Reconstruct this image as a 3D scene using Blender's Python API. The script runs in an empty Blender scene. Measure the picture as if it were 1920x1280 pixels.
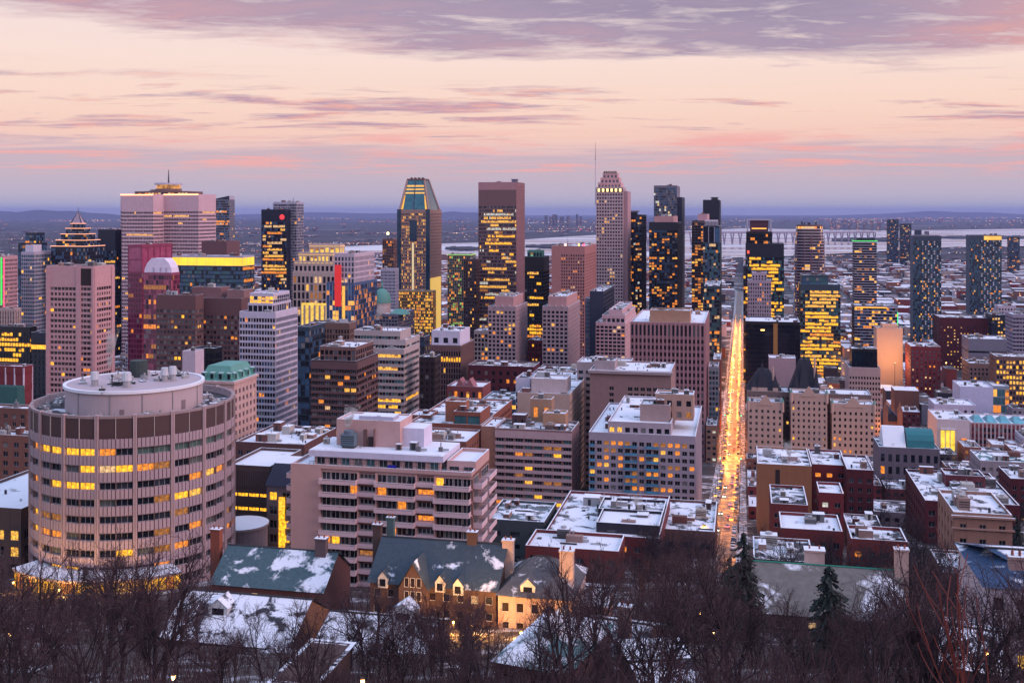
import bpy, math, random
from math import sin, cos, tan, pi, sqrt, radians, atan2, hypot
from mathutils import Vector, Matrix, noise as mnoise

# ---------------------------------------------------------------- camera, sky, sun, exposure
scene = bpy.context.scene
COL = scene.collection
F = 2000.0            # focal length in photograph pixels (photograph 1920 x 1280)
CX, HY = 960.0, 398.0 # principal column, horizon row
H = 165.0             # eye height above the city plain
cam_d = bpy.data.cameras.new('camera')
cam_d.sensor_width = 36.0
cam_d.lens = 36.0 * F / 1920.0
cam_d.shift_y = -(640.0 - HY) / 1920.0
cam_d.clip_start = 0.5
cam_d.clip_end = 120000.0
cam = bpy.data.objects.new('camera', cam_d)
cam.location = (0, 0, H)
cam.rotation_euler = (radians(90), 0, 0)
COL.objects.link(cam)
scene.camera = cam

SUN_AZ = radians(115)     # sunset glow: to the right of and slightly behind the camera (clockwise from the view axis)
SUN_EL = radians(24)
world = bpy.data.worlds.new('World')
scene.world = world
world.use_nodes = True

def N(nt, typ, **kw):
    n = nt.nodes.new(typ)
    for k, v in kw.items():
        if k.startswith('i_'):
            n.inputs[k[2:].replace('_', ' ')].default_value = v
        else:
            setattr(n, k, v)
    return n

def ramp(nt, stops, interp='LINEAR'):
    r = nt.nodes.new('ShaderNodeValToRGB')
    r.color_ramp.interpolation = interp
    el = r.color_ramp.elements
    while len(el) > 1:
        el.remove(el[-1])
    el[0].position = stops[0][0]
    el[0].color = tuple(stops[0][1]) + ((1,) if len(stops[0][1]) == 3 else ())
    for p, c in stops[1:]:
        e = el.new(p)
        e.color = tuple(c) + ((1,) if len(c) == 3 else ())
    return r

SKYG = .82
def skyc(r, g, b):
    return tuple(c * SKYG for c in srgb(r, g, b))

def srgb(r, g, b):
    f = lambda c: (c / 255 / 12.92) if c / 255 <= .04045 else ((c / 255 + .055) / 1.055) ** 2.4
    return (f(r), f(g), f(b))

def mth(nt, op, a, b=None, c=None, clamp=False):
    n = nt.nodes.new('ShaderNodeMath')
    n.operation = op
    n.use_clamp = clamp
    for i, v in enumerate((a, b, c)):
        if v is None:
            continue
        if isinstance(v, (int, float)):
            n.inputs[i].default_value = v
        else:
            nt.links.new(v, n.inputs[i])
    return n.outputs[0]

def mixc(nt, f, a, b):
    n = nt.nodes.new('ShaderNodeMix')
    n.data_type = 'RGBA'
    if isinstance(f, (int, float)):
        n.inputs[0].default_value = f
    else:
        nt.links.new(f, n.inputs[0])
    for i, v in ((6, a), (7, b)):
        if isinstance(v, tuple):
            n.inputs[i].default_value = v + ((1,) if len(v) == 3 else ())
        else:
            nt.links.new(v, n.inputs[i])
    return n.outputs[2]

def build_world():
    nt = world.node_tree
    nt.nodes.clear()
    out = nt.nodes.new('ShaderNodeOutputWorld')
    bg = nt.nodes.new('ShaderNodeBackground')
    nt.links.new(bg.outputs[0], out.inputs[0])
    tc = nt.nodes.new('ShaderNodeTexCoord')
    sep = nt.nodes.new('ShaderNodeSeparateXYZ')
    nt.links.new(tc.outputs['Generated'], sep.inputs[0])
    x, y, z = sep.outputs
    zc = mth(nt, 'MAXIMUM', z, 0.0)
    # clear twilight air, by height
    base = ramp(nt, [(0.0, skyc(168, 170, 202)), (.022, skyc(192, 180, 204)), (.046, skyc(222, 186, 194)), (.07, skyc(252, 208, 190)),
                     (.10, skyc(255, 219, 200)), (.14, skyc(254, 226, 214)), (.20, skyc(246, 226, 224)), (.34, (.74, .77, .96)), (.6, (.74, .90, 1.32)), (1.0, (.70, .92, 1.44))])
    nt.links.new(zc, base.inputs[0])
    sky = nt.nodes.new('ShaderNodeTexSky')
    sky.sky_type = 'NISHITA'
    sky.sun_disc = False
    sky.sun_elevation = SUN_EL
    sky.sun_rotation = SUN_AZ
    sky.altitude = 200
    skym = nt.nodes.new('ShaderNodeVectorMath'); skym.operation = 'SCALE'
    nt.links.new(sky.outputs[0], skym.inputs[0]); skym.inputs['Scale'].default_value = 0.15
    # cloud sheets seen in perspective: coordinates on a flat layer
    inv = mth(nt, 'DIVIDE', 1.0, mth(nt, 'ADD', zc, 0.05))
    def layer(sx, sy, scale, detail, rough, off, dist=0.0):
        cmb = nt.nodes.new('ShaderNodeCombineXYZ')
        nt.links.new(mth(nt, 'ADD', mth(nt, 'MULTIPLY', mth(nt, 'MULTIPLY', x, inv), sx), off), cmb.inputs[0])
        nt.links.new(mth(nt, 'MULTIPLY', mth(nt, 'MULTIPLY', y, inv), sy), cmb.inputs[1])
        cmb.inputs[2].default_value = off
        n = N(nt, 'ShaderNodeTexNoise', i_Scale=scale, i_Detail=detail, i_Roughness=rough, i_Distortion=dist)
        nt.links.new(cmb.outputs[0], n.inputs['Vector'])
        return n.outputs[0]
    n1 = layer(.55, 1.0, 1.3, 7, .66, 3.1, .4)
    n2 = layer(.42, 1.0, 1.9, 6, .64, 17.7, .3)
    n3 = layer(.5, .9, .55, 2, .5, 41.0)
    n4 = layer(.8, 1.4, 3.2, 4, .65, 8.4, .3)
    # upper overcast shelf, ragged lower edge
    e = mth(nt, 'ADD', mth(nt, 'MULTIPLY', mth(nt, 'SUBTRACT', n1, .5), .085), mth(nt, 'SUBTRACT', z, mth(nt, 'ADD', .147, mth(nt, 'MULTIPLY', x, -.04))))
    up = mth(nt, 'MULTIPLY', mth(nt, 'ADD', e, .006), 60.0, clamp=True)
    # shelf thins out with height
    upf = ramp(nt, [(0, (1, 1, 1)), (.22, (1, 1, 1)), (.4, (.25, .25, .25)), (1, (.12, .12, .12))])
    nt.links.new(zc, upf.inputs[0])
    brk = mth(nt, 'MULTIPLY', mth(nt, 'SUBTRACT', n4, .20), 3.4, clamp=True)
    up = mth(nt, 'MULTIPLY', mth(nt, 'MULTIPLY', up, upf.outputs[0]), brk)
    upc = ramp(nt, [(.30, skyc(140, 130, 160)), (.50, skyc(172, 152, 174)), (.64, skyc(200, 160, 172)), (.78, skyc(244, 170, 152))])
    nt.links.new(mth(nt, 'ADD', mth(nt, 'ADD', n3, mth(nt, 'MULTIPLY', mth(nt, 'SUBTRACT', n4, .5), .35)), mth(nt, 'MULTIPLY', mth(nt, 'SUBTRACT', mth(nt, 'ADD', mth(nt, 'MULTIPLY', x, .9), zc), .45), 1.5, clamp=True)), upc.inputs[0])
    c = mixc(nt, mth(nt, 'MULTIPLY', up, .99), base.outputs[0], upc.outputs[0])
    # scattered low cloud bars in the clear band
    win = ramp(nt, [(.0, (0, 0, 0)), (.06, (0, 0, 0)), (.074, (1, 1, 1)), (.108, (1, 1, 1)), (.135, (.0, .0, .0))])
    nt.links.new(zc, win.inputs[0])
    bar = mth(nt, 'MULTIPLY', mth(nt, 'MULTIPLY', mth(nt, 'SUBTRACT', n2, .52), 9.0, clamp=True), win.outputs[0])
    barc = ramp(nt, [(.40, skyc(180, 150, 172)), (.52, skyc(210, 160, 170)), (.62, skyc(240, 172, 160))])
    nt.links.new(n4, barc.inputs[0])
    c = mixc(nt, mth(nt, 'MULTIPLY', bar, .92), c, barc.outputs[0])
    # mauve layer above the horizon with pink streaks
    low = mth(nt, 'MULTIPLY', mth(nt, 'SUBTRACT', mth(nt, 'ADD', .064, mth(nt, 'MULTIPLY', mth(nt, 'SUBTRACT', n2, .5), .07)), zc), 75.0, clamp=True)
    lowc = ramp(nt, [(.0, skyc(178, 178, 200)), (.2, skyc(198, 186, 202)), (.55, skyc(206, 184, 194)), (1.0, skyc(212, 180, 186))])
    nt.links.new(mth(nt, 'MULTIPLY', zc, 14.0, clamp=True), lowc.inputs[0])
    c = mixc(nt, low, c, lowc.outputs[0])
    stw = ramp(nt, [(.028, (0, 0, 0)), (.042, (1, 1, 1)), (.066, (1, 1, 1)), (.078, (0, 0, 0))])
    nt.links.new(zc, stw.inputs[0])
    st = mth(nt, 'MULTIPLY', mth(nt, 'MULTIPLY', mth(nt, 'SUBTRACT', n1, .49), 8.0, clamp=True), stw.outputs[0])
    c = mixc(nt, mth(nt, 'MULTIPLY', st, .9), c, skyc(250, 176, 168))
    add = nt.nodes.new('ShaderNodeMix'); add.data_type = 'RGBA'; add.blend_type = 'ADD'
    add.inputs[0].default_value = .5
    nt.links.new(c, add.inputs[6]); nt.links.new(skym.outputs[0], add.inputs[7])
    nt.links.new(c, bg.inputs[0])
    bg.inputs[1].default_value = 1.0
    return nt, bg, c, skym.outputs[0]
NT, BG, SKYC, NISH = build_world()
_m = NT.nodes.new('ShaderNodeMix'); _m.data_type = 'RGBA'
_z = [n for n in NT.nodes if n.bl_idname == 'ShaderNodeSeparateXYZ'][0].outputs[2]
_f = ramp(NT, [(0, (.02, .02, .02)), (.2, (.03, .03, .03)), (.6, (.2, .2, .2)), (1, (.25, .25, .25))])
NT.links.new(_z, _f.inputs[0]); NT.links.new(_f.outputs[0], _m.inputs[0])
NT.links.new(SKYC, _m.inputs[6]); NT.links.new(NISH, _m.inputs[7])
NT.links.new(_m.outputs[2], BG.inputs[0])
world.cycles.sampling_method = 'MANUAL'
world.cycles.sample_map_resolution = 512

sun_d = bpy.data.lights.new('sun', 'SUN')
sun_d.energy = 1.4
sun_d.angle = radians(40)
sun_d.color = (1.0, .62, .62)
sun = bpy.data.objects.new('sun', sun_d)
sun.rotation_euler = Vector((-sin(SUN_AZ) * cos(SUN_EL), -cos(SUN_AZ) * cos(SUN_EL), -sin(SUN_EL))).to_track_quat('-Z', 'Y').to_euler()
sun.location = (300, -200, 400)
COL.objects.link(sun)

vs = scene.view_settings
vs.view_transform = 'Standard'
vs.look = 'None'
vs.exposure = 0.28
vs.gamma = 1.0
scene.cycles.max_bounces = 4
scene.cycles.diffuse_bounces = 1
scene.cycles.glossy_bounces = 1
scene.cycles.transmission_bounces = 2
scene.cycles.volume_bounces = 0
scene.cycles.transparent_max_bounces = 6
scene.cycles.caustics_reflective = False
scene.cycles.caustics_refractive = False
scene.cycles.sample_clamp_indirect = 4.0
scene.cycles.use_denoising = True
scene.cycles.use_adaptive_sampling = False

# ---------------------------------------------------------------- helpers
R = random.Random(7)
ANG = radians(12.2)      # the street grid runs away to the right of the view axis
SA, CA = sin(ANG), cos(ANG)
U = Vector((SA, CA, 0))  # along the streets, away
V = Vector((CA, -SA, 0)) # across, to the right

TP = [(-600, 235), (-200, 190), (0, 161), (40, 146), (70, 131), (100, 119), (150, 103), (200, 89), (250, 77), (300, 65), (350, 56), (450, 36), (550, 18), (650, 6), (730, 0), (1200, -5), (1800, -22), (4000, -28), (4700, -33), (9500, -34), (11000, -28), (70000, -28)]
def T(Y):
    if Y <= TP[0][0]:
        return TP[0][1]
    for (a, za), (b, zb) in zip(TP, TP[1:]):
        if Y <= b:
            t = (Y - a) / (b - a)
            return za + (zb - za) * t
    return TP[-1][1]
def at(px, py, Y):
    return Vector(((px - CX) / F * Y, Y, H - (py - HY) / F * Y))
def zat(py, Y):
    return H - (py - HY) / F * Y

class MB:
    """collects faces, builds one mesh object"""
    def __init__(s):
        s.v = []; s.f = []; s.m = []; s.mats = []
    def mi(s, m):
        if m is None:
            return 0
        if m not in s.mats:
            s.mats.append(m)
        return s.mats.index(m)
    def poly(s, pts, m=None):
        i = len(s.v)
        s.v.extend(tuple(p) for p in pts)
        s.f.append(tuple(range(i, i + len(pts))))
        s.m.append(s.mi(m))
    def box(s, x0, x1, y0, y1, z0, z1, m=None, top=None, M=None):
        i = len(s.v)
        c = [(x0, y0, z0), (x1, y0, z0), (x1, y1, z0), (x0, y1, z0), (x0, y0, z1), (x1, y0, z1), (x1, y1, z1), (x0, y1, z1)]
        if M is not None:
            c = [tuple(M @ Vector(p)) for p in c]
        s.v.extend(c)
        k = s.mi(m)
        t = s.mi(top) if top is not None else k
        for f, mm in (((0, 3, 2, 1), k), ((4, 5, 6, 7), t), ((0, 1, 5, 4), k), ((1, 2, 6, 5), k), ((2, 3, 7, 6), k), ((3, 0, 4, 7), k)):
            s.f.append(tuple(i + j for j in f)); s.m.append(mm)
    def fbox(s, fr, s0, s1, n0, n1, z0, z1, m=None, top=None):
        O, D, Nn = fr
        i = len(s.v)
        for z in (z0, z1):
            for (a, b) in ((s0, n1), (s1, n1), (s1, n0), (s0, n0)):
                p = O + D * a + Nn * b
                s.v.append((p.x, p.y, z))
        k = s.mi(m)
        t = s.mi(top) if top is not None else k
        for f, mm in (((0, 3, 2, 1), k), ((4, 5, 6, 7), t), ((0, 1, 5, 4), k), ((1, 2, 6, 5), k), ((2, 3, 7, 6), k), ((3, 0, 4, 7), k)):
            s.f.append(tuple(i + j for j in f)); s.m.append(mm)
    def fquad(s, fr, s0, s1, n, z0, z1, m=None, jit=0.0):
        O, D, Nn = fr
        j = [R.uniform(-jit, jit) for _ in range(3)] if jit else (0, 0, 0)
        pts = []
        for a, z, q in ((s0, z0, j[0] + j[1]), (s1, z0, -j[0] + j[1]), (s1, z1, -j[0] - j[1]), (s0, z1, j[0] - j[1])):
            p = O + D * a + Nn * (n + q)
            pts.append((p.x, p.y, z))
        s.poly(pts, m)
    def prism(s, base, z0, top, z1, m=None, tm=None, bm=None):
        """base, top: equal-length lists of (x,y), counter-clockwise"""
        n = len(base); i = len(s.v)
        s.v.extend((x, y, z0) for x, y in base)
        s.v.extend((x, y, z1) for x, y in top)
        k = s.mi(m); t = s.mi(tm) if tm is not None else k
        for a in range(n):
            b = (a + 1) % n
            s.f.append((i + a, i + b, i + n + b, i + n + a)); s.m.append(k)
        s.f.append(tuple(i + n + a for a in range(n))); s.m.append(t)
        s.f.append(tuple(i + n - 1 - a for a in range(n))); s.m.append(k)
    def tube(s, p0, p1, r0, r1, n=6, m=None, cap=False):
        p0 = Vector(p0); p1 = Vector(p1)
        d = p1 - p0
        L = d.length
        if L < 1e-6:
            return
        d /= L
        a = Vector((0, 0, 1)) if abs(d.z) < .9 else Vector((1, 0, 0))
        e1 = d.cross(a).normalized(); e2 = d.cross(e1)
        i = len(s.v); k = s.mi(m)
        for p, r in ((p0, r0), (p1, r1)):
            for q in range(n):
                t = 2 * pi * q / n
                w = p + e1 * (r * cos(t)) + e2 * (r * sin(t))
                s.v.append((w.x, w.y, w.z))
        for q in range(n):
            q2 = (q + 1) % n
            s.f.append((i + q, i + q2, i + n + q2, i + n + q)); s.m.append(k)
        if cap:
            s.f.append(tuple(i + n + q for q in range(n))); s.m.append(k)
            s.f.append(tuple(i + n - 1 - q for q in range(n))); s.m.append(k)
    def mesh(s, name, mat=None, smooth=False):
        me = bpy.data.meshes.new(name)
        me.from_pydata(s.v, [], s.f)
        for m in (s.mats or [mat]):
            me.materials.append(m)
        if len(s.mats) > 1:
            me.polygons.foreach_set('material_index', s.m)
        if smooth:
            me.polygons.foreach_set('use_smooth', [True] * len(s.f))
        me.update()
        return me
    def build(s, name, parent=None, mat=None, kind=None, smooth=False, loc=None):
        if not s.f:
            return None
        return obj(name, s.mesh(name, mat, smooth), parent, kind, loc)

def obj(name, me, parent=None, kind=None, loc=None):
    o = bpy.data.objects.new(name, me)
    COL.objects.link(o)
    if parent is not None:
        o.parent = parent
    if kind:
        o['kind'] = kind
    if loc is not None:
        o.location = loc
    return o
def tag(o, label, cat, group=None, kind=None):
    o['label'] = label
    o['category'] = cat
    if group:
        o['group'] = group
    if kind:
        o['kind'] = kind
    return o
def thing(name, label, cat, loc=(0, 0, 0), rz=0.0, group=None):
    o = bpy.data.objects.new(name, None)
    o.empty_display_size = 1
    COL.objects.link(o)
    o.location = loc
    o.rotation_euler = (0, 0, rz)
    return tag(o, label, cat, group)
def copy_tree(o, parent=None):
    c = o.copy()
    COL.objects.link(c)
    c.parent = parent
    for ch in o.children:
        copy_tree(ch, c)
    return c

# ---------------------------------------------------------------- materials
_mats = {}
def newmat(name):
    m = bpy.data.materials.new(name)
    m.use_nodes = True
    nt = m.node_tree
    b = nt.nodes['Principled BSDF']
    return m, nt, b
def objcoord(nt):
    return nt.nodes.new('ShaderNodeTexCoord').outputs['Object']
def wall(r, g, b, rough=.85, var=.16, key=None, streak=.5, scale=.35):
    """masonry / concrete / paint: blotches, grain and rain streaks"""
    g *= .955; b *= 1.07
    r, g, b = (1.12 * c ** 1.28 for c in (r, g, b))      # deepen the dark paints, keep the pale ones
    k = key or ('wall', round(r, 3), round(g, 3), round(b, 3), rough, var, streak)
    if k in _mats:
        return _mats[k]
    m, nt, p = newmat('masonry')
    tc = objcoord(nt)
    n1 = N(nt, 'ShaderNodeTexNoise', i_Scale=scale, i_Detail=3.0, i_Roughness=.65)
    nt.links.new(tc, n1.inputs['Vector'])
    mp = N(nt, 'ShaderNodeMapping')
    mp.inputs['Scale'].default_value = (1.3, 1.3, .06)
    nt.links.new(tc, mp.inputs['Vector'])
    n2 = N(nt, 'ShaderNodeTexNoise', i_Scale=1.0, i_Detail=2.5, i_Roughness=.7)
    nt.links.new(mp.outputs[0], n2.inputs['Vector'])
    v = mth(nt, 'ADD', mth(nt, 'MULTIPLY', mth(nt, 'SUBTRACT', n1.outputs[0], .5), var * 2.2), mth(nt, 'MULTIPLY', mth(nt, 'SUBTRACT', n2.outputs[0], .5), var * 2.2 * streak))
    hsv = nt.nodes.new('ShaderNodeHueSaturation')
    hsv.inputs['Color'].default_value = (r, g, b, 1)
    nt.links.new(mth(nt, 'ADD', 1.0, v), hsv.inputs['Value'])
    nt.links.new(hsv.outputs[0], p.inputs['Base Color'])
    p.inputs['Roughness'].default_value = rough
    _mats[k] = m
    return m
def glass(r, g, b, rough=.1, spec=.5, metal=0.0):
    k = ('glass', r, g, b, rough, spec, metal)
    if k in _mats:
        return _mats[k]
    m, nt, p = newmat('window_glass')
    tc = objcoord(nt)
    n1 = N(nt, 'ShaderNodeTexNoise', i_Scale=.22, i_Detail=3.0)
    nt.links.new(tc, n1.inputs['Vector'])
    hsv = nt.nodes.new('ShaderNodeHueSaturation')
    hsv.inputs['Color'].default_value = (r, g, b, 1)
    nt.links.new(mth(nt, 'ADD', .35, mth(nt, 'MULTIPLY', n1.outputs[0], 1.3)), hsv.inputs['Value'])
    nt.links.new(hsv.outputs[0], p.inputs['Base Color'])
    p.inputs['Roughness'].default_value = rough
    p.inputs['Specular IOR Level'].default_value = spec
    p.inputs['Metallic'].default_value = metal
    _mats[k] = m
    return m
def lit(r, g, b, s, scale=.5, lo=.25):
    """a lamp-lit room behind glass: uneven glow"""
    k = ('lit', r, g, b, s, scale, lo)
    if k in _mats:
        return _mats[k]
    m, nt, p = newmat('lit_window')
    tc = objcoord(nt)
    n1 = N(nt, 'ShaderNodeTexNoise', i_Scale=scale, i_Detail=3.0, i_Roughness=.6)
    nt.links.new(tc, n1.inputs['Vector'])
    f = mth(nt, 'ADD', lo, mth(nt, 'MULTIPLY', mth(nt, 'MULTIPLY', mth(nt, 'SUBTRACT', n1.outputs[0], .3), 2.5, clamp=True), (1 - lo) * 1.25))
    p.inputs['Base Color'].default_value = (.05, .04, .03, 1)
    p.inputs['Roughness'].default_value = .2
    p.inputs['Emission Color'].default_value = (r, g, b, 1)
    nt.links.new(mth(nt, 'MULTIPLY', f, s), p.inputs['Emission Strength'])
    m.cycles.emission_sampling = 'NONE'
    _mats[k] = m
    return m
def glow(r, g, b, s):
    k = ('glow', r, g, b, s)
    if k in _mats:
        return _mats[k]
    m, nt, p = newmat('lamp_glow')
    p.inputs['Base Color'].default_value = (r * .5, g * .5, b * .5, 1)
    p.inputs['Emission Color'].default_value = (r, g, b, 1)
    p.inputs['Emission Strength'].default_value = s
    m.cycles.emission_sampling = 'NONE'
    _mats[k] = m
    return m
def plain(r, g, b, rough=.6, metal=0.0, name='paint'):
    k = ('plain', r, g, b, rough, metal)
    if k in _mats:
        return _mats[k]
    m, nt, p = newmat(name)
    tc = objcoord(nt)
    n1 = N(nt, 'ShaderNodeTexNoise', i_Scale=1.7, i_Detail=4.0)
    nt.links.new(tc, n1.inputs['Vector'])
    hsv = nt.nodes.new('ShaderNodeHueSaturation')
    hsv.inputs['Color'].default_value = (r, g, b, 1)
    nt.links.new(mth(nt, 'ADD', .8, mth(nt, 'MULTIPLY', n1.outputs[0], .4)), hsv.inputs['Value'])
    nt.links.new(hsv.outputs[0], p.inputs['Base Color'])
    p.inputs['Roughness'].default_value = rough
    p.inputs['Metallic'].default_value = metal
    _mats[k] = m
    return m
def snowy(under, cover=.55, scale=.12, key=None, sc=(.82, .86, .95)):
    """patchy snow over a bare surface colour"""
    k = ('snowy', under, cover, scale)
    if k in _mats:
        return _mats[k]
    m, nt, p = newmat('patchy_snow')
    tc = objcoord(nt)
    n1 = N(nt, 'ShaderNodeTexNoise', i_Scale=scale, i_Detail=7.0, i_Roughness=.62, i_Distortion=.4)
    nt.links.new(tc, n1.inputs['Vector'])
    n2 = N(nt, 'ShaderNodeTexNoise', i_Scale=scale * 9, i_Detail=3.0)
    nt.links.new(tc, n2.inputs['Vector'])
    f = mth(nt, 'MULTIPLY', mth(nt, 'SUBTRACT', mth(nt, 'ADD', n1.outputs[0], mth(nt, 'MULTIPLY', n2.outputs[0], .12)), .56 + (.5 - cover) * .42 ), 14.0, clamp=True)
    u = mixc(nt, n2.outputs[0], tuple(c * .6 for c in under), tuple(c * 1.4 for c in under))
    w = mixc(nt, n1.outputs[0], tuple(c * .86 for c in sc), sc)
    nt.links.new(mixc(nt, f, u, w), p.inputs['Base Color'])
    p.inputs['Roughness'].default_value = .8
    _mats[k] = m
    return m
SNOW = snowy((.3, .3, .32), .95, .2)
ROOF = snowy((.045, .045, .055), .62, .13)
ROOF_D = snowy((.04, .04, .05), .40, .13)
PARA = snowy((.16, .15, .15), .85, .5)
STEEL = plain(.45, .46, .48, .4, .6, 'galvanised')
DARKM = plain(.03, .03, .035, .5, .2, 'dark_metal')
G_DARK = glass(.008, .011, .02)
G_MID = glass(.03, .038, .055)
G_PALE = glass(.11, .12, .15, .2)
G_BLUE = glass(.05, .11, .20)
G_TEAL = glass(.055, .15, .17)
G_BROWN = glass(.03, .02, .02)
LY = lit(1.0, .44, .02, 1.7, 1.5, .22)
LY2 = lit(1.0, .49, .07, 1.35, 1.6, .12)
LO = lit(1.0, .29, .03, 1.2, 1.7, .12)
LP = lit(1.0, .60, .28, 1.0, 1.6, .15)
LD = lit(.95, .34, .06, .45, 1.5, .1)
LW = lit(.85, .85, .75, .8, .7)
WARM = [LY, LY, LY2, LY2, LO, LD, LD, LP]
HOME = [LO, LO, LP, LD, LD, LY2, LW]
# ---------------------------------------------------------------- ground, river, distance
def ground_mats():
    def base(name, scale, cols, coords='Object'):
        m, nt, p = newmat(name)
        tc = objcoord(nt)
        n1 = N(nt, 'ShaderNodeTexNoise', i_Scale=scale, i_Detail=9.0, i_Roughness=.66, i_Distortion=.3)
        nt.links.new(tc, n1.inputs['Vector'])
        r = ramp(nt, cols)
        nt.links.new(n1.outputs[0], r.inputs[0])
        nt.links.new(r.outputs[0], p.inputs['Base Color'])
        p.inputs['Roughness'].default_value = .9
        return m
    hill = base('hillside_snow', .11, [(.40, (.035, .026, .028)), (.54, (.07, .055, .055)), (.61, (.4, .4, .44)), (.68, (.66, .68, .74))])
    city = base('city_ground', .03, [(.40, (.03, .03, .035)), (.52, (.06, .055, .06)), (.60, (.45, .46, .5)), (.7, (.7, .72, .78))])
    # far plain: woods, snow fields stretched across the view
    m, nt, p = newmat('plain_fields')
    tc = objcoord(nt)
    mp = N(nt, 'ShaderNodeMapping'); mp.inputs['Scale'].default_value = (.0006, .0012, 1)
    nt.links.new(tc, mp.inputs['Vector'])
    n1 = N(nt, 'ShaderNodeTexNoise', i_Scale=1.0, i_Detail=10.0, i_Roughness=.68)
    nt.links.new(mp.outputs[0], n1.inputs['Vector'])
    r = ramp(nt, [(.40, (.01, .014, .024)), (.55, (.022, .025, .04)), (.62, (.07, .07, .09)), (.70, (.3, .3, .36))])
    nt.links.new(n1.outputs[0], r.inputs[0])
    nt.links.new(r.outputs[0], p.inputs['Base Color'])
    p.inputs['Roughness'].default_value = .95
    return hill, city, m
M_HILL, M_CITY, M_PLAIN = ground_mats()

def make_ground():
    mb = MB()
    ys = [-600, -300, -100, -40, 0] + [10 * k for k in range(1, 76)] + [800, 900, 1000, 1200, 1500, 1800, 2400, 3200, 4000, 5000, 7000, 10000, 16000, 26000, 45000, 70000]
    for k in (M_HILL, M_CITY, M_PLAIN):
        mb.mi(k)
    rows = []
    for Y in ys:
        half = max(420, abs(Y) * .75)
        n = 48
        row = []
        for i in range(n + 1):
            X = -half + 2 * half * i / n
            z = T(Y)
            if 20 < Y < 420:
                f = min(1, (420 - Y) / 150)
                f *= min(1, max(0, (abs(X * CA - Y * SA + 7.5) - 14) / 25))
                z += f * 3.0 * mnoise.noise(Vector((X * .02, Y * .02, 3)))
            row.append(len(mb.v)); mb.v.append((X, Y, z))
        rows.append(row)
    for (Ya, ra), (Yb, rb) in zip(zip(ys, rows), zip(ys[1:], rows[1:])):
        k = 0 if Yb <= 620 else (1 if Yb <= 3200 else 2)
        for i in range(len(ra) - 1):
            mb.f.append((ra[i], ra[i + 1], rb[i + 1], rb[i])); mb.m.append(k)
    mb.build('ground', kind='structure', smooth=True)
make_ground()

def make_river():
    m, nt, p = newmat('river_ice_water')
    tc = objcoord(nt)
    mp = N(nt, 'ShaderNodeMapping'); mp.inputs['Scale'].default_value = (.0007, .0022, 1)
    nt.links.new(tc, mp.inputs['Vector'])
    n1 = N(nt, 'ShaderNodeTexNoise', i_Scale=1.0, i_Detail=9.0, i_Roughness=.62)
    nt.links.new(mp.outputs[0], n1.inputs['Vector'])
    r = ramp(nt, [(.42, (.12, .13, .17)), (.5, (.42, .41, .46)), (.58, (.70, .70, .74))])
    nt.links.new(n1.outputs[0], r.inputs[0])
    nt.links.new(r.outputs[0], p.inputs['Base Color'])
    rr = ramp(nt, [(.44, (.08, .08, .08)), (.56, (.55, .55, .55))])
    nt.links.new(n1.outputs[0], rr.inputs[0])
    nt.links.new(rr.outputs[0], p.inputs['Roughness'])
    near = [(560, 483), (640, 481), (745, 480), (830, 481), (900, 482), (1035, 484), (1180, 486), (1340, 484), (1480, 480), (1600, 474), (1700, 468), (1790, 463), (1900, 462), (2100, 458)]
    far = [(2100, 427), (1900, 429), (1780, 431), (1660, 432), (1560, 431), (1400, 428), (1340, 430), (1180, 437), (1040, 445), (985, 449), (890, 455), (760, 458), (640, 462), (560, 474)]
    mb = MB()
    zr = -27.0
    def g(px, py):
        Y = F * (H - zr) / (py - HY)
        return ((px - CX) / F * Y, Y, zr)
    nn = len(near)
    A = [g(*p) for p in near]; B = [g(*p) for p in reversed(far)]
    for i in range(nn - 1):
        mb.poly([A[i], A[i + 1], B[i + 1], B[i]], m)
    mb.build('river', kind='structure')
    # low wooded islands and spits in the river
    m2 = wall(.03, .035, .05, .95)
    for (xa, xb, ya, yb) in ((1560, 1710, 452, 448), (1760, 1960, 447, 444), (985, 1110, 464, 461), (835, 900, 468, 465)):
        mb = MB()
        pts = []
        n = 14
        for i in range(n):
            t = i / (n - 1)
            x = xa + (xb - xa) * t
            pts.append(g(x, ya + R.uniform(0, .8) - 1.5 * sin(pi * t) * -1))
        back = []
        for i in range(n):
            t = i / (n - 1)
            x = xa + (xb - xa) * t
            back.append(g(x, yb - 1.2 * sin(pi * t)))
        for i in range(n - 1):
            h0 = R.uniform(4, 9)
            mb.poly([pts[i], pts[i + 1], (pts[i + 1][0], pts[i + 1][1] + 8, zr + h0), (pts[i][0], pts[i][1] + 8, zr + h0)], m2)
            mb.poly([(pts[i][0], pts[i][1] + 8, zr + h0), (pts[i + 1][0], pts[i + 1][1] + 8, zr + h0), (back[i + 1][0], back[i + 1][1], zr + h0), (back[i][0], back[i][1], zr + h0)], m2)
        mb.build('river_island', kind='structure')
make_river()

def make_hills():
    m = wall(.06, .07, .09, .95, .3)
    for (xc, yk, wpx, Y) in ((95, 391, 190, 30000), (-60, 389, 160, 34000), (860, 394.5, 120, 36000), (1780, 394.5, 260, 42000), (620, 396, 300, 40000)):
        n = 40
        mb = MB()
        pk = zat(yk, Y) + 28
        front = []; top = []; back = []
        for i in range(n + 1):
            t = i / n * 2 - 1
            X = (xc + t * wpx - CX) / F * Y
            h = pk * max(0, (1 - abs(t) ** 1.6)) * (.8 + .35 * mnoise.noise(Vector((t * 3, xc, 0))))
            front.append((X, Y - 1800, -29)); top.append((X, Y, -28 + h)); back.append((X, Y + 1800, -29))
        for i in range(n):
            mb.poly([front[i], front[i + 1], top[i + 1], top[i]], m)
            mb.poly([top[i], top[i + 1], back[i + 1], back[i]], m)
        mb.build('hill', kind='structure', smooth=True)
make_hills()

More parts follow.
